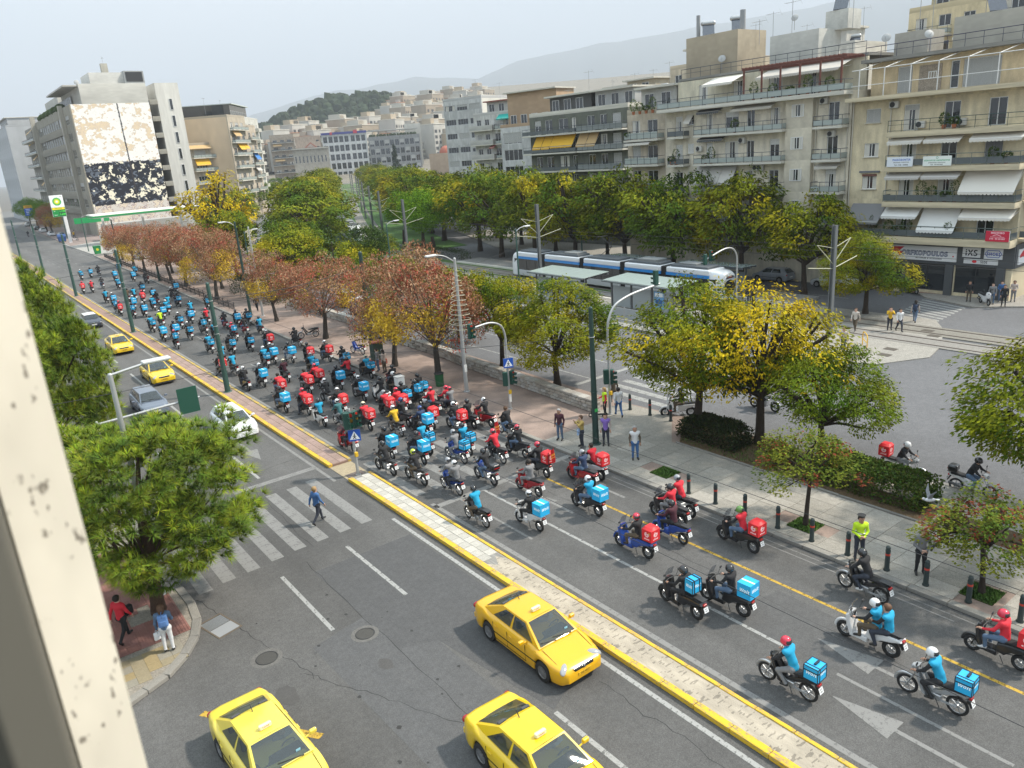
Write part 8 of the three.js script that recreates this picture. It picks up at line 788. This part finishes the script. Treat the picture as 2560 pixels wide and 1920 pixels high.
// ---- bins and boxes ----
{ const b = thing('litter_bin', 'round green litter bin on the pavement beside the tree', 'bin', 25.3, 0.13, -42.7), m = paint(0.012, 0.10, 0.035, 0.5); part('drum', cyl(0.27, 0.31, 0.86, 0, 0, 0, 18), m, b); part('rim', T(new THREE.TorusGeometry(0.32, 0.03, 6, 18), 0, 0.88, 0, Math.PI / 2), mats.dark, b); part('liner', cyl(0.29, 0.3, 0.03, 0, 0.84, 0, 18), mats.black, b); }
{ const b = thing('utility_box', 'dark green electrical cabinet on a red plinth plastered with stickers', 'cabinet', 25.2, 0.13, -51.4), m = paint(0.03, 0.06, 0.045, 0.6); part('plinth', box(1.15, 0.35, 0.85, 0, 0.175, 0), paint(0.30, 0.08, 0.055, 0.85), b); part('cabinet', rbox(0.85, 1.35, 0.6, 0.03, 0, 1.02, 0), m, b); part('lid', rbox(0.95, 0.12, 0.7, 0.03, 0, 1.74, 0), paint(0.36, 0.13, 0.09, 0.8), b); for (let i = 0; i < 4; i++) part('sticker', box(0.16, 0.12, 0.012, -0.25 + i * 0.16, 0.75 + (i % 2) * 0.35, 0.305), pick([mats.white, paint(0.5, 0.4, 0.1, 0.7), mats.grey]), b); }
{ const b = thing('litter_bin', 'green bin with yellow star at the filling station exit', 'bin', 27.9, 0.1, -181), m = paint(0.01, 0.2, 0.05, 0.5); part('body', prism([[-0.55, 0], [0.55, 0], [0.7, 1.5], [-0.7, 1.5]], 1.0, 0.05), m, b); part('star', T(new THREE.CylinderGeometry(0.3, 0.3, 0.03, 5), 0, 0.9, 0.51, Math.PI / 2), paint(0.6, 0.55, 0.02, 0.6), b); part('lid', rbox(1.4, 0.16, 1.1, 0.05, 0, 1.56, 0), m, b); }
{ const b = thing('waste_container', 'dark blue waste container beside the fuel price sign', 'container', 27.9, 0.1, -229.5), m = paint(0.015, 0.06, 0.2, 0.5); part('body', prism([[-0.8, 0.2], [0.8, 0.2], [1.0, 1.3], [-1.0, 1.3]], 1.4, 0.08), m, b); part('lid', T(new THREE.CylinderGeometry(0.75, 0.75, 1.9, 16, 1, false, 0, Math.PI), 0, 1.25, 0, 0, 0, Math.PI / 2), m, b); for (const s of [-0.7, 0.7]) part('castor', cyl(0.1, 0.1, 0.2, s, 0, 0, 10), mats.black, b); }
// ---- fuel price sign ----
{ const p = thing('fuel_sign', 'tall white and green fuel price sign with a sunburst emblem', 'sign', 27.9, 0.1, -223); part('leg', rbox(0.75, 6.8, 0.4, 0.05, 1.0, 3.4, 0), paint(0.7, 0.7, 0.7, 0.5), p);
  const face = print(256, 448, (c, w, h) => { c.fillStyle = '#f1f3f2'; c.fillRect(0, 0, w, h); c.fillStyle = '#0b8a3e'; c.fillRect(0, h * 0.56, w, h * 0.44); const cx = w / 2, cy = h * 0.29; [['#13a04a', 92], ['#8cc63e', 72], ['#f8e11a', 50], ['#fff6a8', 30]].forEach(([col, r]) => { c.fillStyle = col; c.beginPath(); for (let i = 0; i < 36; i++) { const a = i / 36 * 6.283, q = i % 2 ? r * 0.84 : r; c.lineTo(cx + Math.cos(a) * q, cy + Math.sin(a) * q); } c.fill(); }); c.fillStyle = '#fff'; c.beginPath(); c.arc(cx, cy, 15, 0, 7); c.fill(); txt(c, 'bp', w * 0.84, h * 0.06, 22, '#0b8a3e'); c.fillStyle = '#f6dc1a'; c.fillRect(8, h * 0.57, w - 16, h * 0.1); txt(c, 'ΠΡΑΤΗΡΙΟ', w / 2, h * 0.62, 28, '#0b6a30'); c.fillStyle = '#0a5c2d'; c.fillRect(w * 0.48, h * 0.69, w * 0.5, h * 0.28); txt(c, '1.739', w * 0.74, h * 0.76, 46, '#5dff5a'); txt(c, '1.439', w * 0.74, h * 0.9, 46, '#5dff5a'); txt(c, '95', w * 0.16, h * 0.74, 22, '#eee'); txt(c, 'Diesel', w * 0.22, h * 0.92, 22, '#eee'); });
  part('panel', rbox(3.0, 5.2, 0.5, 0.12, 0.0, 9.2, 0), paint(0.7, 0.7, 0.7, 0.5), p); part('panel_face', T(new THREE.PlaneGeometry(2.9, 5.1), 0, 9.2, 0.256), face, p); }
{ const p = pole('road_sign', 'blue and yellow direction sign on the far left pavement', 28.4, -300, 5, 0.09, galv, 0.1, 'sign'); const f = print(256, 256, (c, w, h) => { c.fillStyle = '#e3a81c'; c.fillRect(0, 0, w, h * 0.28); c.fillStyle = '#1d58b8'; c.fillRect(0, h * 0.28, w, h * 0.72); c.fillStyle = '#dce6f2'; for (let i = 0; i < 4; i++) c.fillRect(w * 0.15, h * (0.36 + i * 0.15), w * (0.5 + 0.1 * (i % 2)), h * 0.05); c.fillStyle = '#333'; c.fillRect(w * 0.2, h * 0.07, w * 0.6, 8); c.fillRect(w * 0.2, h * 0.17, w * 0.5, 8); }); part('board', box(2.5, 3.3, 0.1, 0.6, 6.6, 0), [mats.grey, mats.grey, mats.grey, mats.grey, f, mats.grey], p); }
{ // station canopy, shop and pumps
  const p = thing('filling_station', 'filling station with a white canopy edged in green', 'filling station', 44, 0.1, -208); part('canopy', rbox(25, 0.8, 8, 0.3, 0, 6.6, 3), paint(0.62, 0.6, 0.55, 0.7), p); part('canopy_band', box(25.1, 0.4, 0.1, 0, 6.55, 7.02), paint(0.01, 0.25, 0.07, 0.5), p); part('canopy_band', box(0.1, 0.4, 8, -12.53, 6.55, 3), paint(0.01, 0.25, 0.07, 0.5), p); for (const x of [-9, 0, 9]) part('column', box(0.5, 6.2, 0.5, x, 3.1, -2), mats.white, p); part('shop', box(20, 4, 6, 2, 2, -9), paint(0.35, 0.34, 0.32, 0.8), p); part('shop_band', box(8, 1.4, 0.3, -9.6, 5.2, -13), paint(0.01, 0.28, 0.08, 0.5), p); for (const x of [-10.5, -5, 5]) { const q = grp('fuel_pump', p, x, 0, 1); part('case', rbox(0.9, 2.0, 0.6, 0.06, 0, 1, 0), mats.white, q); part('display', box(0.6, 0.4, 0.03, 0, 1.5, 0.31), mats.glass, q); part('hose', tube([[0.46, 1.4, 0], [0.7, 0.9, 0.1], [0.6, 0.5, 0.15], [0.48, 1.0, 0.1]], 0.03, 12), mats.black, q); }
}
// ---- tram stop ----
function shelter(label, x0, x1, z0, z1, back, y = 0.22) { const s = thing('tram_shelter', label, 'shelter', 0, y, 0), mx = (x0 + x1) / 2, L = z0 - z1, mz = (z0 + z1) / 2, gl = once('shg', () => new THREE.MeshPhysicalMaterial({ color: C(0.42, 0.50, 0.48), roughness: 0.12, clearcoat: 0.6 })), st = once('shs', () => paint(0.10, 0.105, 0.11, 0.5)); const n = Math.round(L / 1.1); for (let i = 0; i < n; i++) part('roof_panel', once('rp' + k2(x1 - x0, L / n), () => T(new THREE.BoxGeometry(x1 - x0, 0.04, L / n - 0.03), 0, 0, 0, 0, 0, back * 0.05)), gl, s).position.set(mx, 2.72, z1 + L * (i + 0.5) / n); part('roof_beam', join([box(0.14, 0.16, L, x0 + 0.1, 2.6, mz), box(0.14, 0.16, L, x1 - 0.1, 2.6, mz), box(0.3, 0.2, L, back > 0 ? x0 + 0.9 : x1 - 0.9, 2.58, mz)]), st, s); const bx = back > 0 ? x0 + 0.9 : x1 - 0.9; for (let i = 0; i < 4; i++) { const z = z1 + 0.5 + (L - 1) * i / 3; part('post', box(0.14, 2.55, 0.14, bx, 1.28, z), st, s); if (i < 3) { part('glass_screen', box(0.03, 1.9, (L - 1) / 3 - 0.3, bx, 1.15, z + (L - 1) / 6), once('scr', () => new THREE.MeshPhysicalMaterial({ color: C(0.30, 0.33, 0.34), roughness: 0.1, clearcoat: 0.5 })), s); } } part('bench', join([box(0.45, 0.06, L * 0.4, bx + back * 0.5, 0.48, mz), box(0.06, 0.46, 0.06, bx + back * 0.5, 0.24, mz - L * 0.15), box(0.06, 0.46, 0.06, bx + back * 0.5, 0.24, mz + L * 0.15)]), st, s); part('poster', box(0.06, 1.5, 1.1, bx - back * 0.06, 1.3, z1 + L * 0.75), print(96, 128, (c, w, h) => { c.fillStyle = '#6fa3cf'; c.fillRect(0, 0, w, h); c.fillStyle = '#e8eef3'; c.fillRect(8, 8, w - 16, 30); c.fillStyle = '#2f5f9a'; c.fillRect(14, 60, w - 28, 50); }), s); }
shelter('glass tram shelter nearest the camera on the left', 48.3, 51.8, -53.3, -61.8, 1); shelter('glass tram shelter beside the arched signal pole', 48.7, 52.2, -42.7, -51.2, 1); shelter('far tram shelter behind the middle of the tram', 59.6, 61.8, -54, -61.8, -1, 0.24); shelter('far tram shelter behind the tram nose', 59.6, 61.8, -43.6, -51.4, -1, 0.24);
{ const f = thing('platform_fence', 'grey panel fence along the back of the near platform', 'fence', 0, 0.22, 0); for (let z = -38; z > -76; z -= 2) { part('panel', once('pfp', () => box(0.05, 0.95, 1.86, 0, 0.55, 0)), once('pfm', () => paint(0.32, 0.34, 0.35, 0.5)), f).position.set(46.4 - (z + 38) * 0.0 , 0, z - 1); part('post', once('pfs', () => box(0.07, 1.15, 0.07, 0, 0.57, 0)), mats.grey, f).position.set(46.4, 0, z); } }
// catenary masts with braced arms
const mast = (x, z, h, l) => { const p = thing('catenary_mast', l, 'mast', x, 0.06, z); part('mast', join([box(0.32, h, 0.06, 0, h / 2, 0.12), box(0.32, h, 0.06, 0, h / 2, -0.12), box(0.08, h, 0.2, 0, h / 2, 0)]), once('cmM', () => paint(0.14, 0.15, 0.155, 0.6, 0.2)), p); for (const s of [-1, 1]) part('arm', join([bar([0, h * 0.62, 0], [s * 3.2, h * 0.68, 0], 0.035), bar([0, h * 0.66, 0], [s * 2.2, h * 0.86, 0], 0.03), bar([0, h * 0.8, 0], [s * 2.2, h * 0.86, 0], 0.025)]), once('caM', () => paint(0.42, 0.42, 0.30, 0.5)), p); return p; };
[[51.7, -30, 8.2, 'catenary mast on the crossing island'], [52.2, -64.3, 9.2, 'catenary mast behind the near tram shelter'], [55.0, -98, 9.2, 'catenary mast past the tail of the tram'], [66, -126, 9.4, 'catenary mast beside the second tram'], [79, -155, 9.4, 'catenary mast in the lawn'], [93, -186, 9.4, 'catenary mast further up the lawn'], [108, -218, 9.4, 'catenary mast far up the lawn'], [124, -252, 9.4, 'catenary mast before the cross path'], [141, -290, 9.4, 'farthest but one catenary mast'], [162, -335, 9.4, 'farthest catenary mast of the boulevard']].forEach((m) => mast(...m));
// wires
const wireM = paint(0.03, 0.03, 0.032, 0.6), wire = (l, a, b, sag = 0.25, r = 0.011) => { const pts = []; for (let i = 0; i <= 8; i++) { const t = i / 8; pts.push([a[0] + (b[0] - a[0]) * t, a[1] + (b[1] - a[1]) * t - sag * 4 * t * (1 - t), a[2] + (b[2] - a[2]) * t]); } return solo('overhead_wire', tube(pts, r, 16, 4), wireM, l, 'wire', 'overhead wires'); };
wire('heavy cable slung across the avenue between the green poles', [14.4, 6.9, -53.6], [26, 7.4, -53.7], 0.5, 0.022); wire('second cable slung across the avenue at the utility box', [14.4, 6.6, -53.6], [26, 7.2, -53.7], 0.6, 0.018); wire('span wire over the taxis at the second green pole', [-2, 6.8, -83], [14.4, 6.8, -83.4], 0.4, 0.016); wire('span wire from the median into the pine', [14.4, 5.9, -38], [-2, 6.6, -36], 0.3, 0.012); wire('span wire from the dark pole over the crossing', [25.2, 6.0, -27.3], [14.4, 5.6, -38], 0.3, 0.012); wire('guy wire from the dark pole towards the round tree', [25.2, 6.4, -27.3], [29.4, 5.0, -39], 0.1, 0.012);
for (const [x, l] of [[12.2, 'trolley wire above the taxi lane'], [16.3, 'trolley wire above the convoy']]) wire(l, [x, 5.7, 6], [x, 5.7, -130], 0.1, 0.009);
for (const [x, l] of [[54.2, 'near tram contact wire'], [57.3, 'far tram contact wire']]) { wire(l, [x, 5.6, 0], [x, 5.6, -98], 0.2, 0.014); } wire('upper tram catenary cable', [54.2, 6.6, 0], [54.2, 6.6, -98], 0.3, 0.012); wire('wire across the second street behind the wall', [26, 5.2, -54], [46, 5.8, -60], 0.4, 0.012);
{ const h = thing('hoop_barrier', 'yellow steel hoop barrier on the tram crossing', 'barrier', 50.3, 0.07, -26.5, 0.7), m = paint(0.7, 0.4, 0.01, 0.5); part('hoop', tube([[-0.7, 0, 0], [-0.7, 0.85, 0], [-0.55, 1.0, 0], [0.55, 1.0, 0], [0.7, 0.85, 0], [0.7, 0, 0]], 0.035, 30), m, h); part('rail', bar([-0.7, 0.5, 0], [0.7, 0.5, 0], 0.03), m, h); }
{ const b = thing('seagull', 'white gull with raised wings flying low over the pavement', 'bird', 28.3, 1.1, -11.9, 0.8), m = paint(0.62, 0.63, 0.65, 0.8), d = paint(0.22, 0.23, 0.25, 0.8); part('body', T(new THREE.SphereGeometry(0.1, 12, 8), 0, 0, 0, 0, 0, 0, [0.8, 0.8, 2.2]), m, b); part('head', T(new THREE.SphereGeometry(0.055, 10, 6), 0, 0.05, -0.24), m, b); part('beak', T(new THREE.ConeGeometry(0.018, 0.08, 6), 0, 0.04, -0.32, -1.57), paint(0.6, 0.35, 0.03, 0.6), b); for (const s of [-1, 1]) part('wing', T(prism([[0, -0.08], [0.3, -0.02], [0.62, -0.04], [0.35, 0.1], [0, 0.1]], 0.03, 0.008), s * 0.04, 0.02, 0, -Math.PI / 2, s > 0 ? 0 : Math.PI, s * 0.0).rotateZ(s * 0.9), d, b); part('tail', box(0.12, 0.015, 0.16, 0, 0, 0.28), m, b); }
{ const k = thing('kick_scooter', 'black electric kick scooter pushed past the wall end', 'kick scooter', 28.15, 0.13, -30.2, 0.9); part('deck', rbox(0.16, 0.07, 0.75, 0.03, 0, 0.14, 0), mats.black, k); part('stem', bar([0, 0.15, -0.4], [0, 1.1, -0.28], 0.025), mats.black, k); part('handlebar', bar([-0.25, 1.1, -0.28], [0.25, 1.1, -0.28], 0.018), mats.black, k); for (const z of [-0.45, 0.42]) part('wheel', T(new THREE.TorusGeometry(0.09, 0.03, 6, 14), 0, 0.12, z, 0, Math.PI / 2), mats.rubber, k); }
// marble-edged jamb of the viewer's own window, at the left
{ const j = thing('window_jamb', 'spotted white marble window jamb at the left edge, close by', 'jamb'); const mt = tex(512, (u, v) => { const s = tn(u, v, 30, 3), q = tn(u, v, 9, 2), base = 0.90 + 0.12 * (tn(u, v, 4, 3) - 0.5), dk = s > 0.735 && q > 0.52 ? 0.5 : s > 0.70 && q > 0.48 ? 0.16 : 0; return [base * (1 - dk * 0.75), base * 0.975 * (1 - dk * 0.78), base * 0.92 * (1 - dk * 0.8)]; }); const mm = new THREE.MeshStandardMaterial({ map: mt, color: C(0.86, 0.85, 0.815), roughness: 0.4 }); const mg = new THREE.BoxGeometry(0.112, 6, 0.05, 1, 1, 1), mu = mg.attributes.uv, mp = mg.attributes.position; for (let i = 0; i < mu.count; i++) mu.setXY(i, mp.getX(i) * 3.2 + mp.getZ(i) * 3, mp.getY(i) * 1.6); part('marble_edge', T(mg, 0.04, 14.8, -1.44, 0, 0.42, 0), mm, j); part('inner_reveal', box(0.03, 6, 0.9, -0.02, 14.8, -1.43 + 0.44), paint(0.13, 0.12, 0.095, 0.6), j); part('wall', box(0.8, 6, 0.3, -0.43, 14.8, -1.3), paint(0.13, 0.12, 0.095, 0.8), j); }  // inner reveal and wall get a dark colour in place of real shade
// plants on the balconies
{
  const pot = paint(0.36, 0.13, 0.06, 0.85), proto = [0, 1, 2].map((k) => { seed = 800 + k; const L = new Leaves(), g = new THREE.Group(); g.name = 'potted_plant'; for (let i = 0; i < 260; i++) { const d = rdir(), h = [0.9, 0.5, 1.3][k]; L.leaf(d.x * 0.32, 0.35 + h * 0.5 + d.y * h * 0.5, d.z * 0.3, rr(0.12, 0.24), rr(0.05, 0.1), mixc([0.03, 0.07, 0.015], [0.12, 0.16, 0.03], rnd()), V(d.x, rr(-0.3, 0.8), d.z).normalize(), rdir()); } part('foliage', L.geo(), leafM, g); part('pot', cyl(0.14, 0.2, 0.34, 0, 0, 0, 12), pot, g); part('stem', bar([0, 0.3, 0], [0, 0.7, 0], 0.02), bark, g); return g; });
  const spots = []; for (const [lx, y] of [[8.6, 14.1], [9.4, 14.1], [7.2, 8.2], [8.1, 8.2], [9.2, 8.2], [10, 8.2], [12.6, 11.2], [13.6, 11.2], [3.1, 5.2], [4.6, 5.2], [5.4, 5.2], [6.2, 5.2], [9.8, 5.2]]) spots.push([69.0, y, -39.5 + lx, 'the corner block balcony']); for (const [lx, y] of [[6.4, 12], [7.2, 12], [10.2, 15], [1.6, 12], [2.3, 12], [1.8, 9], [2.6, 9], [12.4, 18], [14.6, 18], [16.5, 18], [18.4, 18], [20.6, 18]]) spots.push([69.1, y, -62 + lx, 'the cream block balcony']); for (const [lx, y] of [[1, 15], [2, 17.8], [3, 17.8], [4, 17.8], [5, 17.8]]) spots.push([69.2, y, -68.2 + lx, 'the narrow block terrace']);
  spots.forEach(([x, y, z, w], i) => { const c = proto[i % 3].clone(); c.name = numbered('potted_plant'); c.position.set(x, y + 0.02, z); c.rotation.y = i; scene.add(c); const n = nth('plant' + w); mark(c, `leafy potted plant on ${w}, ${ord(n)} counted`, 'plant', 'plants on balconies'); });
}
// ---- end: every mesh casts and receives shadow ----
renderer.render(scene, camera);
